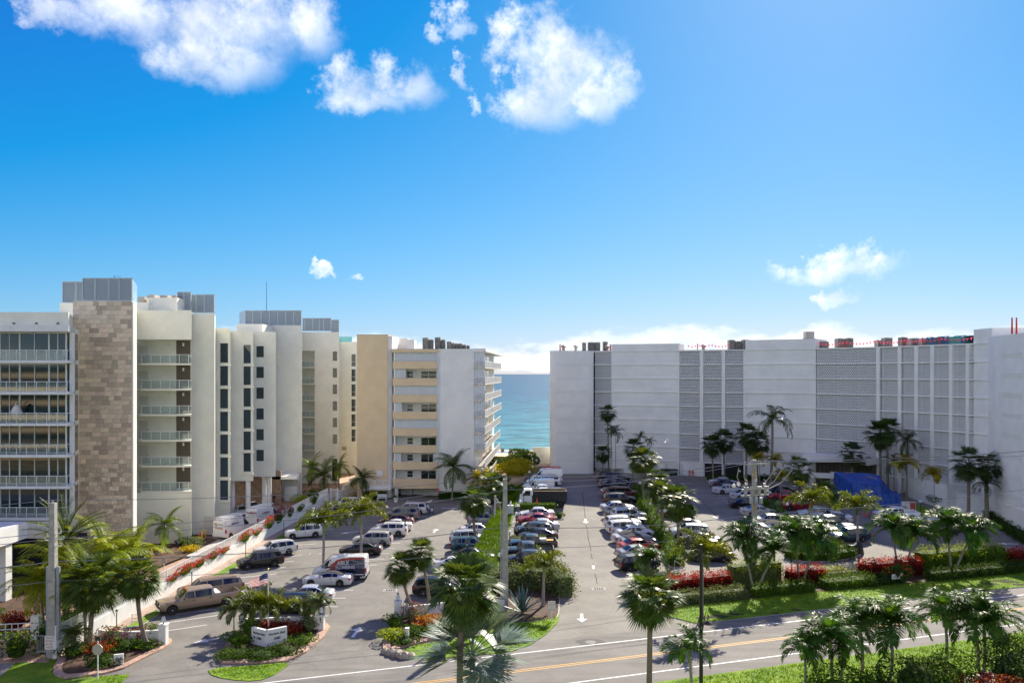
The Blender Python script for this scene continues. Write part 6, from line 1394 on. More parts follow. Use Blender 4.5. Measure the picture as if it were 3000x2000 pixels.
# against the white building
gw = 'palms in the shade of the white building'
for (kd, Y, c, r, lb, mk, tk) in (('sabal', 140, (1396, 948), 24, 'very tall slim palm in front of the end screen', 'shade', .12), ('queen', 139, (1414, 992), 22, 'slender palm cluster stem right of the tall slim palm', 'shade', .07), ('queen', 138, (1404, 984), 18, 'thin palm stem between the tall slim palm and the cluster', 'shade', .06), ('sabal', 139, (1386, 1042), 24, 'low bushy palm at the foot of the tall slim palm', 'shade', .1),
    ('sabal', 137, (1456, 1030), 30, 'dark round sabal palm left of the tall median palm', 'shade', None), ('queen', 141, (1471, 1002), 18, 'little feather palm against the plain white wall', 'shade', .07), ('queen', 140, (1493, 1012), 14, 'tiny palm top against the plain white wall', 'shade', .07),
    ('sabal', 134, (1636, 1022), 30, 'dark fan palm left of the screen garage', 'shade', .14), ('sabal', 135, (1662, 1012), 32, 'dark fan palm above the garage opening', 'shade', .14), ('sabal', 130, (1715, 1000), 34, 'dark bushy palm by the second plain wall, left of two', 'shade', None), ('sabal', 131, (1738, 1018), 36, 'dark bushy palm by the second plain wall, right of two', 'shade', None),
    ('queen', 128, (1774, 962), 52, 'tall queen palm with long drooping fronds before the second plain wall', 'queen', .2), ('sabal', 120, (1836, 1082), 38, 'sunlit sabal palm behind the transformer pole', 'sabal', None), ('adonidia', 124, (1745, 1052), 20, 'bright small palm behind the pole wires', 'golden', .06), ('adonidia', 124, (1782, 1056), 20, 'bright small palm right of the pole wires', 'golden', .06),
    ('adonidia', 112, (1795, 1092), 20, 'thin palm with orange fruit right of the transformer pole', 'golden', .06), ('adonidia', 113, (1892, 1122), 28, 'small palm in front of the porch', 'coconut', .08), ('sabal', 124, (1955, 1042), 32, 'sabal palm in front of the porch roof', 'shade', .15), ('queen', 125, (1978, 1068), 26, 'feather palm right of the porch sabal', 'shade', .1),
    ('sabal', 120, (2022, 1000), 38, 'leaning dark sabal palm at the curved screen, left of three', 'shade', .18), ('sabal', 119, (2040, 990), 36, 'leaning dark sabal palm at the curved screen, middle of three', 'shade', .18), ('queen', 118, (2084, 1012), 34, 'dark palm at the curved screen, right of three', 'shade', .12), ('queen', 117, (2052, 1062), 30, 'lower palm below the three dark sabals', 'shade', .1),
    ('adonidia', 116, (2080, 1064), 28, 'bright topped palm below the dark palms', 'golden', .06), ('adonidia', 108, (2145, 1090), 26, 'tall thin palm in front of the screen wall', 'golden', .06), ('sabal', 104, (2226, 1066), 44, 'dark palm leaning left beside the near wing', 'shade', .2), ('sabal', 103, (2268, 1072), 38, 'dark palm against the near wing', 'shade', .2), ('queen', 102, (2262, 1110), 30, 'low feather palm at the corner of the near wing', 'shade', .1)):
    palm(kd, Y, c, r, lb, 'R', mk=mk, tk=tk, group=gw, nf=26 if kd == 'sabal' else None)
palm('foxtail', (1850, 1238), (1862, 1150), 46, 'foxtail palm with a green crown behind the globe lamps', 'R', nf=16); palm('foxtail', (1971, 1262), (1968, 1166), 44, 'foxtail palm beside the covered motorcycle', 'R'); palm('adonidia', (1905, 1190), (1908, 1150), 30, 'small bright palm between two globe lamps', 'R', mk='coconut', tk=.06)
palm('sabal', (1145, 1168), (1128, 1112), 32, 'shaggy sabal palm behind the central utility pole', 'R', dz=0)
for c, lb in (((1098, 1100), 'golden areca palm at the seaward corner of the peach building, left of two'), ((1118, 1098), 'golden areca palm at the seaward corner of the peach building, right of two')): palm('adonidia', 128, c, 26, lb, mk='golden', tk=.05, nf=20)
# ------------------------------------------------------------------ hedges and shrubs
GM = {n: mat('leaf_'+n, c, .7, var=.5, scale=7, detail=3, transl=.12 if n == 'croton' else .35, spec=.12, col2=c2) for n, c, c2 in (('green', (.032, .082, .010), (.085, .155, .014)), ('dark', (.02, .052, .010), (.05, .095, .015)), ('lime', (.16, .24, .018), (.26, .32, .03)), ('croton', (.03, .006, .007), (.15, .016, .010)), ('redtop', (.22, .014, .010), (.40, .03, .015)), ('rust', (.18, .045, .018), (.34, .09, .02)), ('pale', (.075, .115, .040), (.15, .19, .085)), ('gold', (.36, .28, .012), (.50, .40, .03)), ('magenta', (.40, .012, .035), (.58, .03, .07)), ('purple', (.20, .015, .12), (.30, .03, .2)), ('grey', (.12, .14, .08), (.20, .21, .13)), ('seagrape', (.20, .26, .015), (.42, .36, .02)))}
def leaf(q, p, nrm, s, rnd):
    t = Vector((rnd.uniform(-1, 1), rnd.uniform(-1, 1), rnd.uniform(-1, 1))); n = (nrm*.75+t*.9).normalized(); a = n.orthogonal().normalized(); b = n.cross(a); th = rnd.uniform(0, 6.28)
    u = a*cos(th)+b*sin(th); v = n.cross(u); l = s*rnd.uniform(.7, 1.3)
    q.add([p-u*l*.5, p+v*l*.26+n*l*.07, p+u*l*.5, p-v*l*.26+n*l*.07], [(0, 1, 2), (0, 2, 3)])
def core_mesh(mbk, pts, f):
    pass
def hedge(label, path, w, h, m='green', z0=0.05, ls=.16, dens=70, name='hedge', rag=.10, cat='hedge', group=None, top=None, zf=None, rnd_top=0.0):
    """path: world xy points along the middle of the hedge"""
    rnd = random.Random(len(label)*31+int(path[0][0]*10)); P = [Vector((p[0], p[1])) for p in path]
    c = P[len(P)//2]; base = Vector((c.x, c.y, z0+(zf(c.x, c.y) if zf else 0)))
    T = thing(name, label, cat, base, 0, group); fol = MB(); core = MB(); tp = MB(); Q = tp if top else fol
    for a, b in zip(P, P[1:]):
        L = (b-a).length; d = (b-a)/L; n = Vector((-d.y, d.x))
        def W(s, t, z): q = a+d*s+n*t; return Vector((q.x, q.y, (zf(q.x, q.y) if zf else 0)+z0+z))-base
        i = .12 if rag < .06 else .26; k = [(s, t, z) for s in (0, L) for t in (-w/2+i, w/2-i) for z in (0, h-i)]
        V = [W(*q) for q in k]; core.add(V, [(0, 1, 3, 2), (4, 6, 7, 5), (0, 4, 5, 1), (2, 3, 7, 6), (1, 5, 7, 3)])
        hh = lambda s: h*(1+rnd_top*sin(s*2.1+len(label))*.5+rnd_top*.5*sin(s*5.3))
        for (N, fn, nr) in ((int(L*w*dens*1.25), lambda: (rnd.uniform(0, L), rnd.uniform(-w/2, w/2), None), Vector((0, 0, 1))), (int(L*h*dens*1.7), lambda: (rnd.uniform(0, L), -w/2, rnd.uniform(0, 1)), Vector((-n.x, -n.y, 0))), (int(L*h*dens*.6), lambda: (rnd.uniform(0, L), w/2, rnd.uniform(0, 1)), Vector((n.x, n.y, 0))), (int(w*h*dens), lambda: (0, rnd.uniform(-w/2, w/2), rnd.uniform(0, 1)), Vector((-d.x, -d.y, 0))), (int(w*h*dens), lambda: (L, rnd.uniform(-w/2, w/2), rnd.uniform(0, 1)), Vector((d.x, d.y, 0)))):
            for _ in range(N):
                s, t, f = fn(); zz = hh(s) if f is None else f*hh(s); lump = .10*sin(s*3.1+t*2+zz*2.5)+.08*sin(s*6.7-zz*4)
                zz -= .22*h*(abs(2*t/w)**3)*(zz/h)**2*(.0 if rag < .06 else 1)
                p = W(s, t, zz)+nr*(rnd.gauss(0, rag)+(lump if rag >= .06 else 0))+Vector((rnd.gauss(0, .04), rnd.gauss(0, .04), rnd.gauss(0, rag*.6)))
                leaf(tp if (top and zz > h*.72) else fol, p, nr, ls, rnd)
    link('branch_core', core.mesh('branch_core', GM[m]), T); link('foliage', fol.mesh('foliage', GM[m]), T)
    if top: link('new_growth', tp.mesh('new_growth', GM[top]), T)
    return T
def bush(label, c, r, h, m='green', ls=.22, dens=62, name='shrub', cat='shrub', z0=None, group=None, mix=None, ry=None, bl=.3):
    rnd = random.Random(int(c[0]*97+c[1]*13)); z = c[2] if len(c) > 2 else 0; T = thing(name, label, cat, (c[0], c[1], z+.05), 0, group); ry = ry or r
    fol = MB(); f2 = MB(); core = MB(); core.lathe((0, 0, h*.4), [(r*.4, -h*.38), (r*.52, -h*.1), (r*.46, h*.16), (r*.2, h*.3)], 9); core.v = [(v[0], v[1]*ry/r, v[2]) for v in core.v]
    N = int(4*pi*((r*ry+r*h/2+ry*h/2)/3)*dens*.6)
    lob = [(rnd.uniform(0, 6.28), rnd.uniform(-.4, .9), rnd.uniform(.2, .5)) for _ in range(9)]
    for _ in range(N):
        a = rnd.uniform(0, 6.28); u = rnd.uniform(-.75, 1); q = sqrt(max(0, 1-u*u)); D = Vector((cos(a)*q, sin(a)*q, u)); k = .74
        for (la, lu, lr) in lob:
            ld = Vector((cos(la)*sqrt(1-lu*lu), sin(la)*sqrt(1-lu*lu), lu)); k += lr*max(0, D.dot(ld)-.72)/.28
        k = min(1.06, k*rnd.uniform(.62, 1.12)); p = Vector((D.x*r*k, D.y*ry*k, h*.5+D.z*h*.5*k))
        if p.z < 0: p.z = rnd.uniform(0, .1)
        leaf(f2 if (mix and rnd.random() < bl and D.z > -.2) else fol, p, D, ls, rnd)
    link('branch_core', core.mesh('branch_core', GM[m], 60), T); link('foliage', fol.mesh('foliage', GM[m]), T)
    if mix: link('blossom', f2.mesh('blossom', GM[mix]), T)
    return T
R2 = lambda X, n: tuple(road_pt(X, n))[:2]
hedge('dark red hedge behind the street lamp', [R2(16.3, 9.8), R2(20.2, 9.8), R2(23.5, 9.9)], 1.5, 1.75, 'croton', ls=.17, dens=85, rag=.13, rnd_top=.12, top='redtop')
hedge('short dark red hedge behind the second double palm', [R2(29.8, 9.6), R2(33.4, 9.6)], 1.5, 1.6, 'croton', ls=.17, dens=85, rag=.13, top='redtop'); hedge('dark red hedge beside the small lawn sign', [R2(38.0, 9.4), R2(44.5, 9.2)], 1.6, 1.7, 'croton', ls=.17, dens=80, rag=.13, top='redtop')
hedge('dark red shrub at the far right of the tall hedge', [R2(56.2, 9.0), R2(58.2, 9.0)], 1.5, 1.6, 'croton', ls=.17, top='redtop')
hedge('low white flecked hedge in front of the dark red hedge', [R2(16.4, 7.5), R2(19.5, 7.4), R2(23.6, 7.3)], 1.3, 1.0, 'pale', dens=90, rag=.12); hedge('low dark hedge between the two double palms', [R2(24.5, 7.3), R2(30.5, 7.2)], 1.3, 1.0, 'green', dens=90, rag=.12)
hedge('loose glossy shrubs at the corner of the front bed', [(12.2, 73.0), (13.6, 75.4), (15.8, 77.5)], 1.9, 1.35, 'pale', rag=.25, rnd_top=.3); hedge('yellow green shrubs beside the near palm at the lane', [(11.8, 71.0), (14.2, 69.6)], 1.4, 1.0, 'lime', rag=.2)
hedge('tall pale hedge behind the transformer pole', [R2(24.3, 10.6), R2(29.6, 10.9)], 1.6, 2.3, 'pale', ls=.14, dens=80, rag=.22, top='lime', rnd_top=.1)
hedge('tall loose hedge behind the rightmost double palms', [R2(45.2, 9.6), R2(50.5, 9.8), R2(55.4, 9.4)], 1.8, 2.2, 'green', dens=75, rag=.25, top='lime', rnd_top=.15)
hedge('low dark hedge along the lawn on the right', [R2(43.5, 6.7), R2(49, 6.6), R2(56.6, 6.5)], 1.3, 1.0, 'dark', dens=90); hedge('clipped lime hedge near the kerbed bed', [R2(34.2, 11.6), R2(37.4, 11.4)], .9, .8, 'lime', dens=90); hedge('dry grey twiggy hedge beside the clipped lime hedge', [R2(34.8, 10.2), R2(38.0, 10.0)], .9, .9, 'grey', dens=70, rag=.2)
hedge('wide bed of mixed green hedge right of the second double palm', [R2(32.2, 7.7), R2(37.3, 7.4)], 1.9, .95, 'green', dens=80, rag=.14); hedge('clipped box hedge left of the dark palm-like shrub', [R2(36.2, 6.9), R2(39.3, 6.8)], 1.1, .85, 'dark', dens=90)
bush('spiky dark cordyline shrub with pink flowers behind the lawn edge', (*R2(40.2, 7.0), 0), 1.4, 1.9, 'dark', ls=.5, dens=22, mix='rust')
pm = [G(x, y, 'R') for x, y in ((1866, 1440), (1884, 1475), (1905, 1512), (1925, 1545), (1944, 1580), (1962, 1618), (1983, 1662))]
for i, (a, b) in enumerate(zip(pm, pm[1:])):
    hedge(['farthest stretch of the median hedge by the tall palm', 'second stretch of the median hedge from the far end', 'third stretch of the median hedge from the far end', 'fourth stretch of the median hedge from the far end', 'fifth stretch of the median hedge beside the gold sedan', 'nearest stretch of the median hedge'][i], [(a.x, a.y), (lerp(a.x, b.x, .93), lerp(a.y, b.y, .93))], 1.5, 1.0, 'green', zf=zR, rag=.17, ls=.2, group='median hedge stretches', rnd_top=.25)
hedge('bushy green hedge around the kerbed bed', [tuple(G(x, y, 'R'))[:2] for x, y in ((2305, 1630), (2350, 1640), (2420, 1640), (2495, 1630))], 1.6, 1.0, 'green', zf=zR, rag=.18, rnd_top=.2); hedge('hedge behind the triple palms in the kerbed bed', [tuple(G(x, y, 'R'))[:2] for x, y in ((2330, 1618), (2420, 1612), (2470, 1618))], 1.6, .9, 'green', zf=zR, rag=.18)
for x, y, r, h, lb in ((2262, 1505, 1.6, 1.3, 'rounded shrub under the red crossover'), (2300, 1540, 1.7, 1.4, 'shrub beside the silver crossover and globe lamp'), (2325, 1570, 1.6, 1.3, 'shrub left of the grey sport utility vehicle'), (2240, 1480, 1.4, 1.0, 'small bright shrub behind the silver saloon')): p = G(x, y, 'R'); bush(lb, p, r, h, 'green')
hedge('dark clipped hedge in shade at the back of the bays', [tuple(G(x, y, 'R'))[:2] for x, y in ((2075, 1408), (2180, 1406), (2285, 1408))], 2.2, .8, 'dark', zf=zR); hedge('low dark hedge at the foot of the rounded end block', [tuple(G(x, y, 'R'))[:2] for x, y in ((1640, 1378), (1740, 1380), (1828, 1384))], 1.2, .9, 'dark', zf=zR); hedge('low dark hedge at the foot of the second plain wall', [tuple(G(x, y, 'R'))[:2] for x, y in ((2190, 1390), (2300, 1398))], 2, 1.2, 'dark', zf=zR)
hedge('flowering white and green oleander hedge behind the blue agave', [(-2.2, 75.2), (1.0, 76.4), (4.3, 75.8), (4.9, 73.2)], 1.9, 2.0, 'pale', dens=85, rag=.32, ls=.21, rnd_top=.22)
hedge('tall clipped hedge beside the dump truck', [tuple(G(x, y, 'R'))[:2] for x, y in ((1526, 1503), (1625, 1503))], .8, 1.35, 'green', zf=zR, dens=130, rag=.04, ls=.12); hedge('low clipped hedge behind the black pickup', [tuple(G(x, y, 'R'))[:2] for x, y in ((1498, 1596), (1600, 1594))], .8, .95, 'pale', zf=zR, dens=120, rag=.04, ls=.12)
p = G(1639, 1516, 'R'); bush('round dark shrub at the end of the tall clipped hedge', p, .75, .8, 'dark')
# seaward gap
for c, r, h, m, lb in (((.6, 141, 2.2), 3.6, 3.4, 'seagrape', 'bright yellow sea grape bush at the seaward end of the grass bank'), ((1.8, 152, 2.4), 3.3, 3.0, 'dark', 'dark green bush below the pool deck steps'), ((2.0, 160, 3.0), 2.6, 2.6, 'dark', 'brown and green bush beside the beach steps'), ((-3.0, 158, 1.4), 2.6, 2.6, 'dark', 'dark bush beside the peach building balconies'), ((-2.4, 139, .6), 2.2, 2.4, 'green', 'green bush at the foot of the golden arecas'), ((-1.2, 126.5, .8), 2.2, 2.2, 'green', 'bushy undergrowth below the shaggy sabal palm')): bush(lb, c, r, h, m, ls=.36, dens=40)
hedge('clipped hedge at the foot of the peach tower', [(-24.4, 130.4), (-20.6, 130.3)], 1.2, 1.1, 'dark', dens=100, rag=.05, ls=.13); hedge('clipped hedge at the foot of the white shear wall', [(-12.0, 130.6), (-7.0, 130.4)], 1.2, 1.1, 'dark', dens=100, rag=.05, ls=.13)
# right-hand driveway
hedge('long dark hedge climbing beside the near wing', [tuple(G(x, y, 'R'))[:2] for x, y in ((2880, 1500), (2930, 1540), (3010, 1590), (3080, 1620))], 1.6, 1.2, 'dark', zf=zR, rnd_top=.15); bush('dark shrub right of the green dumpster', G(2862, 1500, 'R'), 1.7, 2.0, 'dark'); bush('dark shrub between the white service walls and the dumpster', G(2760, 1482, 'R'), 2.0, 1.7, 'dark'); bush('dark shrub leaning on the near wing', G(2895, 1490, 'R'), 1.8, 2.2, 'dark')
bush('yellow and red croton at the right end of the lawn', (*R2(58.4, 7.6), 0), .9, 1.0, 'croton', mix='gold'); hedge('narrow green strip hedge right of the croton', [R2(58.6, 8.8), R2(62, 8.8)], 1, .6, 'green')
# near-side garden
for c, r, h, m, lb, mix in (((19.6, 48.0), 2.4, 2.7, 'green', 'big green shrub at the bottom edge under the near verge palms', None), ((22.6, 48.6), 2.1, 2.4, 'dark', 'glossy green shrub under the slender arching palm', None), ((25.3, 49.8), 2.2, 3.0, 'dark', 'large oleander shrub in the middle of the near garden', 'pale'), ((27.7, 50.6), 1.9, 2.9, 'green', 'smaller oleander shrub beside the sidewalk', None), ((32.6, 51.4), 2.6, 3.3, 'dark', 'tall dark shrub at the bottom right corner', 'pale'), ((35.2, 53.0), 2.4, 3.2, 'green', 'bright shrub behind the rightmost near palm', None), ((29.4, 48.6), 2.1, 2.3, 'croton', 'red leaved ground shrub at the bottom right', 'rust'), ((-7.8, 45.0), 1.2, 1.1, 'green', 'spiky shrub at the bottom edge left of the silver palm', None)):
    bush(lb, (*c, 0), r, h, m, ls=.19, dens=85, mix=mix)
# beds along the left car park
def px_bush(x, y, r, h, m, lb, mix=None, s='L', ls=.2, dens=62): p = G(x, y, s); bush(lb, (p.x, p.y, p.z+.12), r, h, m, mix=mix, ls=ls, dens=dens)
for a in ((330, 1893, 1.2, 1.5, 'pale', 'round bougainvillea shrub in front of the entrance wall', 'purple'), (405, 1880, .9, .9, 'rust', 'red and orange croton beside the leaning sabal', 'croton'), (450, 1872, 1.0, 1.1, 'pale', 'grassy tuft at the end of the entrance wall', None), (215, 1925, 1.2, 1.0, 'dark', 'dark grassy shrub at the left of the sign bed', None), (290, 1915, 1.1, .8, 'rust', 'bronze croton in the sign bed', None), (362, 1905, 1.2, .6, 'dark', 'low dark ground cover behind the Exit block', None), (300, 1950, 1.4, .5, 'dark', 'low ground cover at the front of the sign bed', None), (420, 1900, 1.3, .5, 'green', 'low green ground cover at the right of the sign bed', None),
          (700, 1890, 1.3, .9, 'green', 'green shrub left of the monument sign', None), (730, 1858, .9, 1.2, 'green', 'upright green shrub at the left end of the monument wall', None), (775, 1850, 1.0, .8, 'croton', 'red croton behind the left panel of the monument sign', 'rust'), (825, 1850, 1.0, .8, 'croton', 'red croton behind the right panel of the monument sign', 'rust'), (862, 1862, 1.0, 1.0, 'croton', 'red and orange croton right of the monument sign', 'rust'), (905, 1850, 1.0, 1.2, 'pale', 'grassy fountain shrub at the right end of the monument wall', None), (700, 1925, 1.5, .45, 'dark', 'low ground cover at the left front of the monument', None), (765, 1930, 1.5, .45, 'dark', 'low ground cover in front of the monument', None), (830, 1915, 1.5, .45, 'dark', 'low ground cover at the right front of the monument', None), (885, 1885, 1.3, .45, 'green', 'low ground cover right of the monument', None), (665, 1930, 1.0, .4, 'green', 'low ground cover at the left tip of the monument island', None),
          (1155, 1838, 1.0, 1.0, 'green', 'green shrub at the left of the gateway bed', None), (1210, 1822, 1.0, 1.6, 'grey', 'twiggy bougainvillea tree in the gateway bed', 'purple'), (1250, 1838, 1.2, .9, 'rust', 'yellow and bronze croton in the gateway bed', 'gold'), (1300, 1830, 1.2, .8, 'rust', 'bronze croton right in the gateway bed', None), (1150, 1875, 1.2, .8, 'lime', 'lime green shrub at the front of the gateway bed', None), (1210, 1862, 1.3, .55, 'dark', 'dark ground cover in the gateway bed', None), (1270, 1860, 1.4, .55, 'green', 'green ground cover in the gateway bed', None), (1185, 1888, 1.1, .4, 'dark', 'low ground cover at the kerb of the gateway bed', None)): px_bush(*a)
# cream building forecourt
for c, r, h, m, lb, mix in (((-39.6, 63.5, .3), 1.3, 1.3, 'croton', 'red cordyline behind the left utility pole', 'rust'), ((-43, 64, .3), 2.0, 1.2, 'dark', 'dark shrubs under the low coconut palm', None), ((-41.2, 62.0, .3), 1.6, .5, 'lime', 'lime ground cover along the driveway', None), ((-44.5, 62.2, .3), 1.6, .5, 'green', 'green ground cover along the driveway at the left edge', None), ((-37.3, 74, .3), 1.6, 1.4, 'gold', 'golden shrub beside the ramp', None), ((-38.6, 79, .3), 2.2, 2.2, 'lime', 'lime shrub under the coconut palms', None), ((-40.5, 74, .3), 2.4, 2.2, 'green', 'green shrub mass under the coconut palms', None), ((-36.6, 90.4, .3), 1.1, .7, 'gold', 'golden flower bed at the young coconut palm', None), ((-37.2, 93, .3), 1.3, 1.1, 'pale', 'soft grassy shrub at the cream wall corner', None), ((-38.4, 94, .3), 1.2, .9, 'dark', 'dark low shrub by the cream wall', None), ((-36.2, 99.0, .3), .8, 1.5, 'lime', 'clipped lime shrub by the yellow bollards', None), ((-33.0, 124.5, .3), 1.6, 1.3, 'lime', 'lime hedge shrub at the end of the ramp', None), ((-32.6, 130.5, .3), 1.6, 1.4, 'green', 'green shrub below the garden wall', None)):
    bush(lb, c, r, h, m, mix=mix, dens=45)
hedge('leafy vine hedge inside the white fence by the gate', [(wall_x(58)-1.75, 58.5), (wall_x(66)-1.7, 66), (wall_x(72)-1.7, 72)], 1.3, 1.9, 'dark', z0=.2, rag=.25, rnd_top=.3); bush('dark vine mass over the gate post', (-35.6, 57.2, .2), 1.3, 2.0, 'dark', mix='lime')
# big blue agave
def agave(px, r, label):
    p = G(*px); T = thing('agave', label, 'agave', (p.x, p.y, .08)); m = mat('agave_leaf', (.095, .165, .155), .5, var=.2, scale=3, orand=.15); rnd = random.Random(5); ms = []
    for k in range(3):
        q = MB(); el = radians((75, 48, 22)[k]); n = 6; L = r*1.15; P = []
        for i in range(n+1):
            t = i/n; w = .14*(.6+1.2*t-1.75*t*t)+.004; x, z = L*t*cos(el), L*t*sin(el)+.06*t*t; P.append((x, z, w))
        for a, b in zip(P, P[1:]): q.add([(a[0], -a[2], a[1]+a[2]*.5), (a[0], 0, a[1]), (a[0], a[2], a[1]+a[2]*.5), (b[0], -b[2], b[1]+b[2]*.5), (b[0], 0, b[1]), (b[0], b[2], b[1]+b[2]*.5)], [(0, 1, 4, 3), (1, 2, 5, 4)])
        ms.append(q.mesh('blade', m, 60))
    for j in range(46): link('blade', ms[j % 3], T, (0, 0, .05), (rnd.uniform(-.1, .1), rnd.uniform(-.12, .12), j*2.4), rnd.uniform(.8, 1.1))
agave((1530, 1798), 1.9, 'big blue grey agave at the foot of the central utility pole')
# bougainvillea along the fence
for i, (x, y, r, h, m, lb) in enumerate(((505, 1692, .75, .7, 'magenta', 'small red bougainvillea nearest the road on the fence'), (540, 1672, 1.3, 1.1, 'magenta', 'red bougainvillea above the tan pickup'), (587, 1650, 1.2, .9, 'magenta', 'red bougainvillea right of the wall lamp'), (622, 1628, .9, 1.0, 'magenta', 'red bougainvillea behind the tan long vehicle'), (655, 1612, .8, .7, 'magenta', 'red bougainvillea sprig at the middle of the fence'), (712, 1578, 1.3, 1.3, 'magenta', 'tall red bougainvillea beside the service van'), (745, 1560, .9, .8, 'magenta', 'red bougainvillea right of the service van'), (775, 1540, 1.2, 1.9, 'magenta', 'climbing red bougainvillea below the lettered van'), (803, 1525, 1.3, 2.2, 'purple', 'dark purple bougainvillea bush on the fence'), (838, 1508, .8, 1.6, 'purple', 'purple bougainvillea spray above the fence lamp'), (890, 1492, 1.0, 1.0, 'green', 'green climber on the far part of the fence'), (930, 1470, 1.2, 1.6, 'green', 'dark green climber at the far end of the fence'))):
    p = G(x, y, 'L', 1.35); X = wall_x(p.y)-.12; bush(lb, (X+.1, p.y, 1.05), .36, h*.95, 'green', ls=.17, dens=95, mix=m, ry=r*1.9, bl=.62, group='bougainvillea on the white fence', name='bougainvillea', cat='bougainvillea')
# ------------------------------------------------------------------ turf blades
def turf(name, polys, dens, m, zf=None, h=.09, label='short green grass blades on the lawns'):
    rnd = random.Random(11); q = MB()
    for poly in polys:
        xs = [p[0] for p in poly]; ys = [p[1] for p in poly]; A = (max(xs)-min(xs))*(max(ys)-min(ys))
        for _ in range(int(A*dens)):
            x, y = rnd.uniform(min(xs), max(xs)), rnd.uniform(min(ys), max(ys)); c = False
            for i in range(len(poly)):
                (x1, y1), (x2, y2) = poly[i][:2], poly[i-1][:2]
                if (y1 > y) != (y2 > y) and x < (x2-x1)*(y-y1)/(y2-y1)+x1: c = not c
            if not c: continue
            z = (zf(x, y) if zf else .06); a = rnd.uniform(0, 6.28); w = .05; hh = h*rnd.uniform(.5, 1.4); lx, ly = rnd.uniform(-.06, .06), rnd.uniform(-.06, .06)
            q.tri((x-w*cos(a), y-w*sin(a), z), (x+w*cos(a), y+w*sin(a), z), (x+lx, y+ly, z+hh))
    o = link(name, q.mesh(name, m)); tag(o, label, 'grass', kind='stuff'); return o
M_BLADE = leafmat('grass_blade', (.135, .245, .006), rough=.6, transl=.35, orand=0, hr=0, var=.4, scale=1.2)
turf('grass', [[R2(15, 2), R2(57, 2), R2(57, 7), R2(15, 7)], [R2(8, -8.3), R2(50, -8.3), R2(50, -13.4), R2(8, -13.4)], [tuple(G(x, y))[:2] for x, y in ((1215, 1890), (1420, 1858), (1440, 1820), (1635, 1805), (1600, 1855), (1500, 1905), (1350, 1922))], [tuple(G(x, y))[:2] for x, y in ((75, 1915), (100, 1868), (170, 1935), (195, 1992), (380, 1975), (345, 2010))], [tuple(G(x, y))[:2] for x, y in ((615, 1962), (760, 1950), (855, 1942), (784, 1986), (715, 1992), (625, 1978))]], 55, M_BLADE)
def bank_z(x, y):
    t = x-strip_b(y)
    return lerp(1.14, max(.75, lot_h(y)*.5+.7), max(0, min(1, (t+2.5)/1.3))) if t < -1.2 else lerp(max(.75, lot_h(y)*.5+.7), lot_h(y)+.16, (t+1.2)/.95)
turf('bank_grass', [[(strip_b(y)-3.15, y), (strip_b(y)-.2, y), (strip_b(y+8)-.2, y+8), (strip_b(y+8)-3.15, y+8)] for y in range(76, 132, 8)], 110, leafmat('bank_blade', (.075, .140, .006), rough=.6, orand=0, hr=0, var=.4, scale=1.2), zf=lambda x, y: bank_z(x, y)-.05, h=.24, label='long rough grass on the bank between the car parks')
# ------------------------------------------------------------------ retaining wall, fence, entrance walls
M_FENCE = mat('fence_white', (.80, .80, .79), .5); M_GLOBE = mat('lamp_globe', (.85, .84, .80), .3, transl=.3); M_GOLD = mat('gold_ball', (.75, .5, .12), .25, .9)
T = thing('retaining_wall', 'long white panelled retaining wall along the left car park', 'wall', (wall_x(90), 90, 0)); Y = 57.1
while Y < 126.5:
    y2 = min(Y+3.6, 127); q = MB(); q.prism([(wall_x(Y+.012)-.26, Y+.012), (wall_x(Y+.012), Y+.012), (wall_x(y2-.012), y2-.012), (wall_x(y2-.012)-.26, y2-.012)], -.02, 1.34); part('wall_panel', q, M_WHITE, T); Y = y2
q = MB(); q.prism([(wall_x(57.1)-.22, 57.12), (wall_x(57.1)-.03, 57.12), (wall_x(127)-.03, 126.98), (wall_x(127)-.22, 126.98)], -.02, 1.33); part('wall_core', q, M_WHITE, T)
T = thing('picket_fence', 'white aluminium picket fence standing on the retaining wall', 'fence', (wall_x(90)-.13, 90, 1.34)); q = MB(); r1 = MB()
n = int((127-57.3)/.115)
for i in range(n): y = 57.3+i*.115; x = wall_x(y)-.13; q.box(x-.012, y-.012, 1.44, x+.012, y+.012, 2.36)
o = part('pickets', q, M_FENCE, T); o['kind'] = 'stuff'
for z in (1.44, 2.38): r1 = MB(); r1.beam((wall_x(57.2)-.13, 57.2, z), (wall_x(127)-.13, 127, z), .05, .05); part('rail', r1, M_FENCE, T)
y = 57.2
while y < 127.1: q = MB(); x = wall_x(y)-.13; q.box(x-.035, y-.035, 1.34, x+.035, y+.035, 2.45); part('post', q, M_FENCE, T); y += 1.84
q = MB(); q.box(wall_x(127)-.2, 126.9, 0, wall_x(127)+2.0, 127.1, 2.4)
def px_wall(name, label, px, h, w=.22, s='L', m=None, cat='wall'):
    P_ = [G(x, y, s) for x, y in px]; return boxwall(name, [(p.x, p.y) for p in P_], 0.0, h, w, label, cat, m)
px_wall('entrance_wall', 'low curved white wall behind the sign bed', ((290, 1880), (330, 1888), (400, 1886), (466, 1882)), 1.0); px_wall('entrance_wall', 'low white wall behind the monument sign', ((722, 1846), (800, 1842), (931, 1838)), .95); px_wall('entrance_wall', 'low white wall of the gateway bed behind the leaning palms', ((1173, 1812), (1300, 1798), (1478, 1790)), 1.0)
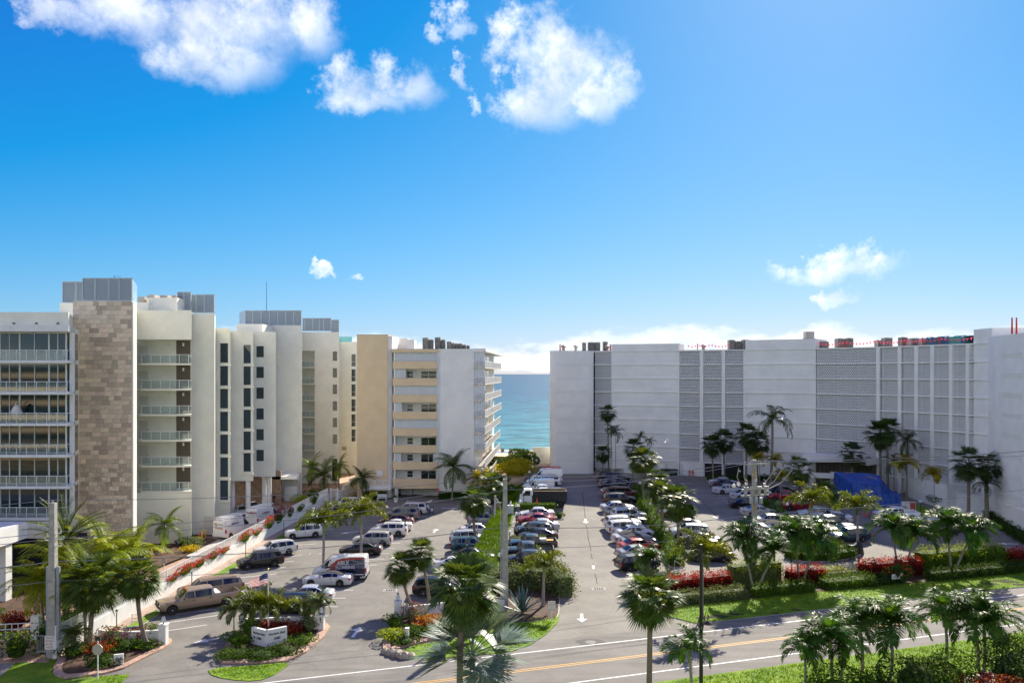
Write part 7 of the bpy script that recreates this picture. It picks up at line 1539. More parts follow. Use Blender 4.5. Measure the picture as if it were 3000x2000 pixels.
def pillar(x, y, label, h=1.5):
    p = G(x, y); q = MB(); q.box(p.x-.27, p.y-.27, 0, p.x+.27, p.y+.27, h); q.box(p.x-.31, p.y-.31, h, p.x+.31, p.y+.31, h+.1); solo('gate_pillar', q, M_WHITE, label, 'pillar', 'entrance pillars', loc=(p.x, p.y, 0))
    L = thing('pillar_lamp', 'tapered glass lantern on '+label.split(' ', 1)[1] if label[0] in 'aA' else 'tapered glass lantern on the '+label, 'lantern', (p.x, p.y, h+.1), 0, 'pillar lanterns')
    g = MB(); g.lathe((0, 0, 0), [(.05, 0), (.05, .16)], 8); link('stem', g.mesh('stem', M_DARK), L); g = MB(); g.lathe((0, 0, .16), [(.24, 0), (.09, .42)], 4); link('shade', g.mesh('shade', mat('lantern_glass', (.62, .64, .62), .2)), L); g = MB(); g.lathe((0, 0, .58), [(.11, 0), (.03, .12)], 4); link('cap', g.mesh('cap', M_DARK), L)
pillar(479, 1888, 'white pillar at the right end of the sign bed wall'); pillar(714, 1846, 'white pillar at the left end of the monument wall', 1.2); pillar(940, 1846, 'white pillar at the right end of the monument wall', 1.2); pillar(1166, 1815, 'white pillar at the gateway bed')
# monument sign
M_BLKP = mat('black_letter', (.01, .01, .01), .5)
c0 = G(780, 1901); cl = G(736.6, 1890); cr = G(841, 1888)
T = thing('monument_sign', 'white two panel monument sign reading Horizon East 3580', 'sign', (c0.x, c0.y, .1))
for a, b, sz in ((cl, c0, .30), (c0, cr, .36)):
    d = (b-a); L = d.length; an = atan2(d.y, d.x); q = MB(); q.box(0, .0, 0, L, .24, 1.3); o = link('panel', q.mesh('panel', M_WHITE), T, (a.x-c0.x, a.y-c0.y, 0), (0, 0, an))
    for s, z, k in (('Horizon East', .95, 1.0), ('3580', .58, 1.05)):
        me = text_mesh('lettering', s, L*.15*k, M_BLKP, .008, .25, bold=.006)
        link('lettering', me, o, (L/2, -.006, z), (pi/2, 0, 0))
# flagpole and flag
p = G(785.6, 1853); T = thing('flagpole', 'white flagpole behind the monument sign', 'flagpole', (p.x, p.y, .1)); q = MB(); q.tube([(0, 0, 0), (0, 0, 4.85)], [.06, .045], 10); link('pole', q.mesh('pole', M_ALU, 50), T); q = MB(); q.ball((0, 0, 4.95), .09); link('finial', q.mesh('finial', M_GOLD, 60), T)
FW, FHt = 1.55, .86
def flag_pt(u, v): return (-.05-FW*u*.97, .10*sin(u*7+v)+.05*sin(u*13), -FHt*v*(1-.35*u)-.62*u**1.2+.03*sin(u*9))
T = thing('flag', 'American flag hanging from the flagpole', 'flag', (p.x, p.y, 4.72)); MF = {k: mat('flag_'+k, c, .8, transl=.35) for k, c in (('red', (.45, .02, .03)), ('white', (.75, .75, .74)), ('blue', (.012, .02, .09)))}
for i in range(13):
    q = MB(); u0 = .42 if i < 7 else 0; N = 10
    for j in range(N): a, b = lerp(u0, 1, j/N), lerp(u0, 1, (j+1)/N); q.quad(flag_pt(a, i/13), flag_pt(b, i/13), flag_pt(b, (i+1)/13), flag_pt(a, (i+1)/13))
    link('stripe', q.mesh('stripe', MF['red' if i % 2 == 0 else 'white'], 60), T)
q = MB()
for j in range(6):
    for k in range(7): a, b = .42*j/6, .42*(j+1)/6; q.quad(flag_pt(a, k/13), flag_pt(b, k/13), flag_pt(b, (k+1)/13), flag_pt(a, (k+1)/13))
cn = link('canton', q.mesh('canton', MF['blue'], 60), T); q = MB()
for r in range(9):
    for c in range(6 if r % 2 == 0 else 5):
        u, v = .42*(c+.5+(.5 if r % 2 else 0))/6, 7/13*(r+.5)/9; x, y, z = flag_pt(u, v); s = .022
        for sg in (-1, 1): q.add([(x+s*sin(k*.628)*(1 if k % 2 == 0 else .4), y+sg*.008, z+s*cos(k*.628)*(1 if k % 2 == 0 else .4)) for k in range(10)], [tuple(range(10))])
o = link('stars', q.mesh('stars', MF['white']), cn); o['kind'] = 'stuff'
# ------------------------------------------------------------------ utility poles and wires
def pole_base(x, y): return G(x, y)
P1, P2, P3 = G(155.6, 1926), G(1479.6, 1786), G(2210, 1700)
def sq_pole(T, w0, w1, h): q = MB(); a, b = w0/2, w1/2; q.add([(-a, -a, 0), (a, -a, 0), (a, a, 0), (-a, a, 0), (-b, -b, h), (b, -b, h), (b, b, h), (-b, b, h)], [(0, 1, 5, 4), (1, 2, 6, 5), (2, 3, 7, 6), (3, 0, 4, 7), (4, 5, 6, 7)]); return link('shaft', q.mesh('shaft', M_CONC), T)
def insul(T, x, y, z, m=None): g = MB(); g.lathe((x, y, z), [(.03, 0), (.075, .05), (.05, .09), (.07, .14), (.04, .2)], 8); return link('insulator', g.mesh('insulator', m or mat('insulator_grey', (.42, .41, .38), .4)), T)
T1 = thing('utility_pole', 'square concrete utility pole with side conduits at the left', 'utility pole', P1); sq_pole(T1, .56, .38, 11.2)
for sx, w in ((-.36, .18), (.38, .22)): q = MB(); q.box(sx-w/2, -.12, 0, sx+w/2, .12, 6.6); link('conduit', q.mesh('conduit', mat('conduit_grey', (.30, .33, .37), .6)), T1)
for x, z in ((-.45, 8.8), (.55, 9.0), (.75, 8.6), (-.6, 8.5), (.6, 8.1)): insul(T1, x, 0, z); q = MB(); q.beam((0, 0, z-.05), (x, 0, z), .06, .06); link('bracket', q.mesh('bracket', M_ALU), T1)
insul(T1, -.05, 0, 11.2)
T2 = thing('utility_pole', 'tall square concrete utility pole rising beside the blue agave', 'utility pole', P2); sq_pole(T2, .60, .36, 11.4); q = MB(); q.box(-.42, -.1, 0, -.3, .12, 7.6); link('conduit', q.mesh('conduit', MATS['conduit_grey']), T2); insul(T2, .08, 0, 11.4)
q = MB(); q.tube([(-.36, 0, 7.6), (-.4, 0, 9.2), (-.75, .3, 9.6)], .04, 6); q.tube([(-.9, .3, 8.2), (-.85, .3, 9.9)], .09, 8); q.beam((-.95, .3, 9.3), (-.3, .1, 9.3), .07, .07); link('switch_gear', q.mesh('switch_gear', mat('gear_grey', (.40, .39, .36), .5)), T2)
T3 = thing('utility_pole', 'concrete utility pole carrying a crowded bank of transformers and switches', 'utility pole', P3); sq_pole(T3, .55, .36, 12.0)
MG = MATS['gear_grey']; RAx = Vector((cos(RA), sin(RA), 0))
for z, L in ((11.6, 2.6), (9.1, 3.0), (8.5, 3.2)): q = MB(); q.beam(-RAx*L/2+Vector((0, -.24, z)), RAx*L/2+Vector((0, -.24, z)), .11, .12); link('crossarm', q.mesh('crossarm', mat('crossarm_grey', (.45, .43, .38), .7)), T3)
for k, t in enumerate((-1.15, -.4, .4, 1.15)):
    v = RAx*t+Vector((0, -.24, 0)); insul(T3, v.x, v.y, 11.67)
    g = MB(); g.lathe((v.x, v.y-.18, 8.55), [(.10, 0), (.16, .05), (.16, .5), (.10, .58), (.05, .6)], 10); link('switch', g.mesh('switch', MG, 50), T3); g = MB(); g.box(v.x-.22, v.y-.5, 9.15, v.x+.22, v.y-.28, 9.42); link('fuse_box', g.mesh('fuse_box', MG), T3)
for t in (-.5, 0, .5): v = RAx*t; g = MB(); g.lathe((v.x, -.55, 7.75), [(.17, 0), (.19, .05), (.19, .5), (.15, .58)], 12); link('transformer', g.mesh('transformer', MG, 50), T3)
for t, z in ((-1.3, 8.9), (-1.0, 9.5), (1.2, 8.9), (.9, 9.5), (0, 9.9)): v = RAx*t; g = MB(); g.box(v.x-.12, -.6, z, v.x+.1, -.4, z+.25); g.tube([(v.x, -.5, z+.2), (v.x+.15, -.45, z+.45), (v.x-.05, -.4, z+.6)], .03, 5); link('cutout', g.mesh('cutout', mat('cutout_pale', (.62, .60, .55), .5)), T3)
q = MB()
for s, pts in ((-1, [(-1.9, 11.3), (-2.1, 10.4), (-1.7, 9.5), (-1.2, 9.3)]), (-1, [(-1.2, 11.5), (-1.3, 10.4), (-1.0, 9.6)]), (1, [(3.2, 11.0), (2.2, 9.8), (1.2, 9.2)]), (1, [(4.4, 10.9), (3.0, 9.6), (1.3, 9.0)]), (1, [(2.4, 11.2), (1.6, 10.2), (1.0, 9.5)])): q.tube([RAx*x+Vector((0, -.3, z)) for x, z in pts], .03, 5)
link('jumper_cables', q.mesh('jumper_cables', mat('cable_pale', (.55, .52, .46), .6)), T3)
for x in (-1.7, -2.2): v = RAx*x; g = MB(); g.ball((v.x, -.2, 10.1+x*.3), .2); link('marker_ball', g.mesh('marker_ball', M_GLOBE, 60), T3)
q = MB(); q.box(-.05, -.33, 6.9, .05, -.29, 7.5); q.box(-.05, -.31, 10.0, .05, -.27, 11.0); link('number_strip', q.mesh('number_strip', M_YELLOW), T3)
M_WIRE = mat('wire', (.34, .33, .31), .5, .3)
def span(q, a, b, sag, r):
    a, b = Vector(a), Vector(b); N = 14; q.tube([a.lerp(b, i/N)-Vector((0, 0, sag*4*(i/N)*(1-i/N))) for i in range(N+1)], r, 4, 0, False)
P0 = P1+(P1-P2); P4 = P3+RAx*48
for lb, zs, off, r in (('uppermost overhead wire crossing the whole photo', (11.4, 11.4, 11.6, 11.87, 12.3), .0, .022), ('second overhead wire from the top', (8.9, 9.0, 11.0, 11.87, 12.1), .55, .022), ('third overhead wire from the top', (8.6, 8.7, 10.5, 11.87, 11.7), -.5, .022), ('low telephone cable strung between the concrete poles', (6.9, 6.9, 7.2, 6.5, 8.2), .25, .030), ('lowest thin cable strung between the concrete poles', (5.6, 5.6, 5.4, 4.9, 6.4), -.25, .018)):
    q = MB(); N_ = Vector((-sin(RA), cos(RA), 0))*off
    pts = [P_+N_+Vector((0, 0, z)) for P_, z in zip((P0, P1, P2, P3, P4), zs)]
    for a, b in zip(pts, pts[1:]): span(q, a, b, .55 if r > .02 else .4, r)
    o = solo('overhead_wire', q, M_WIRE, lb, 'wire', 'overhead wires'); 
# ------------------------------------------------------------------ lamps
def globe_lamp(x, y, label, h=2.35):
    p = G(x, y, 'R', h); p.z -= h; T = thing('globe_lamp', label, 'lamp post', p, 0, 'globe lamps'); g = MB(); g.tube([(0, 0, 0), (0, 0, h-.16)], .045, 8); g.lathe((0, 0, 0), [(.12, 0), (.10, .12), (.05, .2)], 8); link('post', g.mesh('post', M_DARK, 50), T); g = MB(); g.ball((0, 0, h), .21, 0, 14); link('globe', g.mesh('globe', M_GLOBE, 80), T); g = MB(); g.lathe((0, 0, h-.26), [(.05, 0), (.1, .04), (.1, .08)], 8); link('collar', g.mesh('collar', M_DARK), T)
for x, y, lb in ((1464, 1624.6, 'globe lamp beside the central utility pole, nearest the road'), (1493, 1558, 'globe lamp on the grass bank by the dark estate'), (1512.6, 1504, 'globe lamp on the grass bank by the red coupe'), (1523.6, 1469, 'globe lamp on the grass bank by the dump truck cab'), (1551, 1382, 'globe lamp at the seaward end of the grass bank'), (1534, 1441, 'globe lamp on the grass bank by the white pickups'), (1874.6, 1413.8, 'globe lamp at the far end of the median hedge'), (1907, 1475, 'globe lamp in the median hedge by the yellow vehicle'), (1954, 1550, 'globe lamp in the median hedge by the gold sedan'), (2167.4, 1379.5, 'globe lamp below the pole wires'), (2255.4, 1441.5, 'globe lamp beside the dark shaded sedan'), (2307, 1476, 'globe lamp in front of the red crossover'), (2374.6, 1519, 'globe lamp in front of the dark grey vehicle'), (2451, 1568, 'globe lamp in front of the navy crossover'), (2697, 1468, 'globe lamp in front of the tall white service wall'), (2804, 1511, 'globe lamp behind the rightmost double palm')): globe_lamp(x, y, lb)
def coach_lamp(x, y, label, h=1.75):
    p = G(x, y, 'L', h); T = thing('coach_lamp', label, 'lamp post', (p.x, p.y, .02), 0, 'black post lamps'); g = MB(); g.tube([(0, 0, 0), (0, 0, h-.22)], .04, 8); link('post', g.mesh('post', M_DARK, 50), T); g = MB(); g.lathe((0, 0, h-.22), [(.06, 0), (.11, .22)], 6); link('lantern', g.mesh('lantern', MATS['lantern_glass']), T); g = MB(); g.lathe((0, 0, h), [(.14, 0), (.02, .12)], 6); link('cap', g.mesh('cap', M_DARK), T)
for x, y, lb in ((341.7, 1788, 'black post lamp left of the white garden cart'), (561.8, 1678, 'black post lamp above the tan pickup hood'), (719.8, 1590, 'black post lamp above the black vehicle by the wall'), (831.5, 1525, 'black post lamp above the pearl crossover'), (987, 1470, 'black post lamp in front of the white shaded crossover'), (1368, 1593, 'black post lamp in front of the teal vehicle'), (1437, 1481, 'black post lamp at the far end of the grass bank row'), (1195, 1464, 'black post lamp at the garage apron')): coach_lamp(x, y, lb)
# black street lamp on the near verge
p = at(2054, 1600, 47.5); T = thing('street_lamp', 'tall black street lamp with a curved arm on the near verge', 'street lamp', (p.x, p.y, .05)); q = MB(); q.tube([(0, 0, 0), (0, 0, 1.2), (0, 0, 10.3)], [.14, .12, .085], 10); q.lathe((0, 0, 0), [(.26, 0), (.22, .4), (.15, .6)], 10); link('mast', q.mesh('mast', M_DARK, 50), T)
q = MB(); q.tube([(0, 0, 9.3), (-.25, 0, 10.2), (-.55, 0, 10.75), (-.78, 0, 10.8)], .04, 8); q.tube([(0, 0, 9.9), (-.4, 0, 10.0)], .025, 6); link('arm', q.mesh('arm', M_DARK, 50), T)
q = MB(); q.lathe((-.78, 0, 10.0), [(.16, 0), (.17, .15), (.09, .32), (.12, .5), (.05, .8)], 12); link('lamp_head', q.mesh('lamp_head', M_DARK, 50), T); q = MB(); q.lathe((-.78, 0, 9.78), [(.06, 0), (.15, .12), (.165, .22)], 12); link('lens', q.mesh('lens', M_GLOBE, 60), T)
q = MB(); q.tube([(.1, 0, 5.2), (.2, 0, 6.0), (.32, 0, 6.35), (.42, 0, 6.1), (.4, 0, 5.75)], .03, 8); link('arm', q.mesh('arm', M_DARK, 50), T); q = MB(); q.lathe((.4, 0, 5.55), [(.30, 0), (.26, .08), (.1, .16), (.05, .22)], 14); link('lamp_shade', q.mesh('lamp_shade', mat('bronze_shade', (.10, .085, .06), .4, .5), 50), T)
# ------------------------------------------------------------------ signs
def board_sign(name, px, h, w, hh, label, m, lines=(), lm=None, s='L', post=None, ang=0.0, size=.1):
    p = G(*px, s); T = thing(name, label, 'sign', (p.x, p.y, p.z), ang); q = MB(); q.box(-.03, -.0, 0, .03, .05, h); link('post', q.mesh('post', post or M_ALU), T); q = MB(); q.box(-w/2, -.03, h-hh, w/2, -.005, h); b = link('board', q.mesh('board', m), T)
    for i, tx in enumerate(lines): link('lettering', text_mesh('lettering', tx, size, lm or M_BLKP, .001), b, (0, -.033, h-hh+hh*(len(lines)-i-.5)/len(lines)), (pi/2, 0, 0))
    return T
M_SIGNW = mat('sign_white', (.70, .66, .62), .5); M_SIGNR = mat('sign_red', (.42, .06, .05), .5)
T = board_sign('road_sign', (286, 1991), 2.95, .34, .30, 'back of a stop sign beside the sign bed', M_DARK)
q = MB(); q.add([(.38*cos(pi/8+k*pi/4), y, 2.05+.38*sin(pi/8+k*pi/4)) for y in (-.03, -.005) for k in range(8)], [tuple(range(8)), tuple(range(8, 16))[::-1]]+[(k, 8+k, 8+(k+1) % 8, (k+1) % 8) for k in range(8)]); link('octagon', q.mesh('octagon', mat('sign_back', (.42, .40, .34), .5, .3)), T)
board_sign('notice_sign', (1178, 1822), 1.35, .55, .75, 'red and white towing notice in the gateway bed', M_SIGNW, ('TOW AWAY', 'ZONE', 'NO PARKING', 'PRIVATE', 'PROPERTY'), M_SIGNR, size=.085, post=M_DARK)
board_sign('notice_sign', (1616, 1822), 1.75, .62, .80, 'red and white notice on a post right of the blue agave', M_SIGNW, ('PRIVATE', 'PROPERTY', 'NO', 'TRESPASSING'), M_SIGNR, size=.1)
q = MB(); q.box(P1.x-.42, P1.y-.34, .7, P1.x+.42, P1.y-.30, 1.7); S_ = solo('notice_sign', q, M_SIGNW, 'white and red notice fixed low on the left utility pole', 'sign', loc=(P1.x, P1.y-.32, .7))
for i, tx in enumerate(('PRIVATE', 'PROPERTY', 'NO BEACH', 'ACCESS')): link('lettering', text_mesh('lettering', tx, .15, M_SIGNR, .001), S_, (0, -.022, .85-.22*i), (pi/2, 0, 0))
board_sign('parking_sign', (480, 1677), 1.6, .45, .65, 'small grey sign on a post beside the ramp', mat('sign_grey', (.45, .43, .38), .5), ('NO', 'PARKING'), size=.1, s='P')
q = MB(); p = G(348, 1950); q.obox((p.x, p.y), .35, .62, .14, .1, .85); S_ = solo('house_number_block', q, M_WHITE, 'small white block lettered Exit in the sign bed', 'sign', loc=(p.x, p.y, .1)); link('lettering', text_mesh('lettering', 'Exit', .27, M_BLKP, .003, .2, bold=.008), S_, (.02, -.085, .45), (pi/2, 0, .35))
q = MB(); p = G(1193, 1878); q.box(p.x-.13, p.y-.13, .1, p.x+.13, p.y+.13, 1.0); q.box(p.x-.16, p.y-.16, 1.0, p.x+.16, p.y+.16, 1.06); solo('marker_post', q, M_WHITE, 'short white marker post in the gateway bed', 'post', loc=(p.x, p.y, .1))
p = G(2627, 1714); T = thing('lawn_sign', 'small low sign with green lettering on the front lawn', 'sign', (p.x, p.y, .05), .35)
for x in (-.45, .45): q = MB(); q.box(x-.06, -.06, 0, x+.06, .06, .9); link('leg', q.mesh('leg', M_DARK), T)
q = MB(); q.box(-.75, -.08, .55, .75, .08, 1.15); b = link('board', q.mesh('board', M_DARK), T); q = MB(); q.box(-.7, -.095, .6, .7, -.082, 1.1); link('face', q.mesh('face', M_SIGNW), T); link('lettering', text_mesh('lettering', 'LA CONCHA', .2, M_VGN, .002), b, (0, -.10, .85), (pi/2, 0, 0))
# bollards, hydrant, gate
for i, (x, y, lb) in enumerate(((592.4, 1580, 'yellow bollard left of the pair by the service door'), (602, 1577, 'yellow bollard right of the pair by the service door'), (444.7, 1634, 'yellow bollard at the golden shrub beside the ramp'))):
    p = G(x, y, 'P'); q = MB(); q.lathe((p.x, p.y, .3), [(.09, 0), (.09, 1.05), (.05, 1.12)], 10); solo('bollard', q, mat('bollard_yellow', (.70, .42, .02), .5), lb, 'bollard', 'yellow bollards', loc=(p.x, p.y, .3), smooth=50)
p = G(586.5, 1579, 'P'); q = MB(); q.lathe((p.x, p.y, .3), [(.16, 0), (.13, .08), (.12, .5), (.17, .52), (.15, .62), (.05, .74)], 10); q.box(p.x-.22, p.y-.06, .62, p.x+.22, p.y+.06, .74); solo('fire_hydrant', q, M_RED, 'red fire hydrant beside the yellow bollards', 'hydrant', loc=(p.x, p.y, .3), smooth=40)
a, b = G(-40, 1880), G(90, 1874); T = thing('driveway_gate', 'white barred driveway gate at the left edge', 'gate', (b.x, b.y, 0)); L = (a-b).length; an = atan2(a.y-b.y, a.x-b.x)
q = MB()
for z in (.12, .5, .9, 1.32): q.beam((0, 0, z), (L, 0, z), .05, .06)
for i in range(8): q.beam((L*i/7, 0, .1), (L*i/7, 0, 1.36), .05, .05)
link('bars', q.mesh('bars', M_FENCE), T, (0, 0, 0), (0, 0, an)); q = MB(); q.box(.12, -.25, 0, .75, .25, 1.9); link('gate_post', q.mesh('gate_post', M_CREAM), T)
T = thing('fence_panel', 'short white fence panel beside the left utility pole', 'fence', (P1.x-1.05, P1.y+.8, 0)); q = MB()
for i in range(9): q.box(-.6+i*.14, -.015, .05, -.57+i*.14, .015, 1.35)
for z in (.15, 1.32): q.box(-.62, -.02, z, .6, .02, z+.05)
link('pickets', q.mesh('pickets', M_FENCE), T)
# ------------------------------------------------------------------ roof plant
def ac(x, y, z, sx, sy, sz, label, group):
    T = thing('air_conditioner', label, 'air conditioner', (x, y, z), 0, group); q = MB(); q.box(-sx/2, -sy/2, .12, sx/2, sy/2, sz); link('cabinet', q.mesh('cabinet', M_AC), T)
    q = MB(); n = max(4, int(sz/.16))
    for i in range(n): q.box(-sx/2-.01, -sy/2-.014, .2+i*(sz-.3)/n, sx/2+.01, -sy/2-.002, .26+i*(sz-.3)/n)
    link('grille', q.mesh('grille', M_TRIM), T); q = MB(); q.lathe((0, 0, sz), [(sx*.38, 0), (sx*.36, .05)], 12); link('fan_guard', q.mesh('fan_guard', M_DARK), T); q = MB(); [q.box(a-.05, b-.05, 0, a+.05, b+.05, .12) for a in (-sx/2+.1, sx/2-.1) for b in (-sy/2+.1, sy/2-.1)]; link('feet', q.mesh('feet', M_DARK), T)
for i, (p0, p1, h) in enumerate(((665, 715, 2.0), (712, 752, 1.7), (763, 812, 2.1), (812, 848, 1.7), (858, 900, 1.4), (900, 920, 1.2), (920, 948, 1.1), (948, 985, 1.1), (985, 1015, .9), (1018, 1045, .8))):
    ac((PX(p0)+PX(p1))/2*1.03, 136.5+i*.35, PZR, (PX(p1)-PX(p0))*.95, 1.4, h, ['largest', 'second', 'third', 'fourth', 'fifth', 'sixth', 'seventh', 'eighth', 'ninth', 'last'][i]+' rooftop air conditioner from the left on the peach building', 'air conditioners on the peach building')
gr = 'plant on the white building roof'
def roof_ac(px0, px1, h, i, off=-3.0):
    h *= .82
    a, b = fP(px0, off), fP(px1, off); ac((a.x+b.x)/2, (a.y+b.y)/2, ZRF, (b-a).length*.95, 1.4, h, i, gr)
for px0, px1, h, lb in ((1695, 1706, 2.2, 'tall condenser on the end block roof, left of three'), (1712, 1735, 2.2, 'wide condenser on the end block roof, middle of three'), (1736, 1748, 2.2, 'condenser on the end block roof, right of the wide one'), (1757, 1770, 2.3, 'square condenser beside the first penthouse'), (2127, 2146, 2.3, 'condenser left of the second penthouse, farther'), (2148, 2166, 2.0, 'condenser left of the second penthouse, middle'), (2167, 2182, 2.3, 'condenser touching the second penthouse'), (2388, 2400, 1.6, 'small condenser right of the second penthouse'), (2425, 2448, 2.1, 'condenser pair on a stand, left one'), (2455, 2470, 2.1, 'condenser pair on a stand, right one'), (2540, 2552, 1.5, 'low condenser in the middle of the curved roof'), (2560, 2576, 1.9, 'square condenser in the middle of the curved roof'), (2603, 2618, 1.9, 'condenser left of the long roof duct'), (2628, 2658, 1.6, 'long low condenser before the teal sheet'), (2660, 2690, 1.5, 'long low condenser beside the teal sheet'), (2815, 2832, 1.5, 'condenser left of the third penthouse'), (2834, 2850, 1.8, 'condenser touching the third penthouse')): roof_ac(px0, px1, h, lb)
a, b = fP(2700, -1.0), fP(2815, -1.0); T = thing('roof_sheeting', 'blue and teal plastic sheeting over plant on the curved roof', 'sheeting', (a.x, a.y, ZRF)); q = MB(); N = 24; rnd = random.Random(4)
d = b-a; L = d.length; u = d/L; nn = Vector((-u.y, u.x))
for i in range(N):
    for j, (o0, z0, o1, z1) in enumerate(((0, .05, .1, 1.2), (.1, 1.2, 1.6, 1.3), (1.6, 1.3, 1.8, .05))):
        f = lambda k, o, z: (u.x*L*k/N+nn.x*o, u.y*L*k/N+nn.y*o, z*(1+.12*sin(k*1.9+z))); q.add([f(i, o0, z0), f(i+1, o0, z0), f(i+1, o1, z1), f(i, o1, z1)], [(0, 1, 2, 3)], 0 if i < 14 or i > 20 else 1)
link('sheet', q.mesh('sheet', [mat('sheet_blue', (.02, .12, .18), .4, var=.3, scale=2), mat('sheet_teal', (.05, .32, .26), .4)], 40), T)
q = MB(); q.box(0, 0, 0, 1, 1, 1)
for i, px in enumerate((1640, 1643, 1787, 1785, 2042, 2470, 2647, 2695, 2745)):
    p = fP(px, -.6) if px > 1741 else Vector((pxX(px, 147), 147)); g = MB(); g.tube([(0, 0, 0), (0, 0, 1.3)], [.09, .06], 6); tag(link('warning_post', g.mesh('warning_post', M_RED), None, (p.x, p.y, ZRF)), 'orange red warning post standing on the white building roof edge', 'post', 'warning posts on the roof')
for px, z in ((2965, 25.4), (2978, 25.4)): Y_ = 97.5; g = MB(); g.tube([(0, 0, 0), (0, 0, 2.0)], [.12, .08], 6); tag(link('warning_post', g.mesh('warning_post', M_RED), None, (pxX(px, Y_), Y_, z)), 'orange red warning post on the near wing roof at the right edge', 'post', 'warning posts on the near wing')
def bunting(px, label):
    T = thing('bunting', label, 'bunting', (*fP(px[0], -.6), ZRF+1.1), 0, 'pink bunting on the roof edge'); o = fP(px[0], -.6); q = MB(); fl = MB(); xs = []
    for a, b in zip(px, px[1:]):
        A, B = fP(a, -.6), fP(b, -.6); n = max(3, int((B-A).length/.55)); pts = [Vector((*A.lerp(B, k/n), 0))-Vector((o.x, o.y, .35*4*(k/n)*(1-k/n))) for k in range(n+1)]; q.tube(pts, .012, 3, 0, False)
        for k in range(n): m_ = pts[k].lerp(pts[k+1], .5); fl.add([m_+Vector((-.15, 0, 0)), m_+Vector((.15, 0, 0)), m_+Vector((.02, 0, -.38))], [(0, 1, 2)])
    link('cord', q.mesh('cord', M_PINK), T); o_ = link('pennants', fl.mesh('pennants', M_PINK), T); o_['kind'] = 'stuff'
bunting((2010, 2042, 2080, 2140), 'string of pink pennants left of the second penthouse'); bunting((2390, 2470, 2560, 2647), 'string of pink pennants on the left of the curved roof'); bunting((2647, 2695, 2745, 2850), 'string of pink pennants on the right of the curved roof')
for px, lb in ((1651, 'mushroom vent at the left of the end block roof'), (1687, 'mushroom vent in the middle of the end block roof'), (1774, 'mushroom vent beside the square condenser'), (2057, 'mushroom vent on the roof between the penthouses')):
    p = fP(px, -1.5) if px > 1741 else Vector((pxX(px, 148), 148)); g = MB(); g.lathe((0, 0, 0), [(.28, 0), (.28, .7), (.45, .75), (.45, 1.0), (.2, 1.2)], 12); tag(link('roof_vent', g.mesh('roof_vent', M_AC, 40), None, (p.x, p.y, ZRF)), lb, 'vent', 'mushroom vents')
p = fP(2362, -2); g = MB(); g.box(-.7, -.7, 0, .7, .7, 1.3); g.box(-.9, -.8, -.01, .9, .8, .12); tag(link('roof_box', g.mesh('roof_box', mat('tan_box', (.5, .46, .4), .8)), None, (p.x, p.y, 26.4)), 'square box on top of the second penthouse', 'box')
# ------------------------------------------------------------------ construction corner
M_TARP = mat('blue_tarp', (.008, .075, .36), .42, var=.25, scale=.9, bump=.5, bscale=2.5, spec=.5)
p = G(2565, 1484, 'R'); X0, X1 = pxX(2494, p.y), pxX(2640, p.y)
T = thing('tarpaulin_tent', 'big blue tarpaulin draped over stored materials', 'tarpaulin', (p.x, p.y, p.z)); q = MB(); rnd = random.Random(9)
def tarp(P_, N=10, M=8, amp=.09):
    a, b, c, d = [Vector(k) for k in P_]; nrm = (b-a).cross(d-a).normalized()
    def f(i, j):
        u, v = i/N, j/M; pt = (a*(1-u)+b*u)*(1-v)+(d*(1-u)+c*u)*v; e = min(u, 1-u, v, 1-v) > 1e-6
        return pt+nrm*(amp*(sin(u*17+v*4)+.6*sin(u*31-v*7))*.5 if e else 0)
    for i in range(N):
        for j in range(M): q.add([f(i, j), f(i+1, j), f(i+1, j+1), f(i, j+1)], [(0, 1, 2, 3)])
w = X1-X0; xs0 = X0-p.x; A = 3.9; D = 6.5; m1 = xs0+w*.62; m2 = xs0+w
tarp([(xs0, 0, 0), (m1, -.2, 0), (m1-.2, .1, 2.9), (xs0+.3, .2, 3.3)], 14, 10); tarp([(xs0+.3, .2, 3.3), (m1-.2, .1, 2.9), (m1+.1, D, 4.0), (xs0+.2, D, 4.1)], 12, 10, .07); tarp([(m1, -.2, 0), (m2, -.3, 0), (m2-.1, 0, 1.85), (m1-.1, 0, 1.9)], 10, 8); tarp([(m1-.1, 0, 1.9), (m2-.1, 0, 1.85), (m2-.4, 2.2, 2.0), (m1-.1, 2.0, 2.2)], 8, 6, .05); tarp([(m1-.15, .15, 2.9), (m1-.1, .1, 1.9), (m2-.45, 2.3, 2.0), (m1+1.6, D*.7, 3.9)], 8, 6); tarp([(m2-.4, 2.2, 2.0), (m2, -.3, 0), (m2+.2, D, 0), (m1+1.7, D*.75, 3.9)], 8, 8); tarp([(m1-.2, .1, 2.9), (m1+1.6, D*.7, 3.9), (m1+1.2, D, 3.9), (m1+.1, D, 4.0)], 6, 6, .04); tarp([(xs0, D, 0), (xs0, 0, 0), (xs0+.3, .2, 3.3), (xs0+.2, D, 4.1)], 8, 8)
link('tarp', q.mesh('tarp', M_TARP, 70), T)
for (a, b) in (((m1-.3, 4.2, 3.75), (m1+1.0, 3.0, 3.45)), ((xs0+1.5, 5.9, 4.12), (xs0+3.0, 5.9, 4.08))): g = MB(); g.beam(a, b, .25, .06); link('plank', g.mesh('plank', mat('plank', (.48, .36, .2), .8)), T)
def prop_box(name, px, s, sx, sy, sz, m, label, cat, ang=0, z=0): p = G(*px, s); g = MB(); g.box(-sx/2, -sy/2, 0, sx/2, sy/2, sz); return tag(link(name, g.mesh(name, m), None, (p.x, p.y, p.z+z), (0, 0, ang)), label, cat)
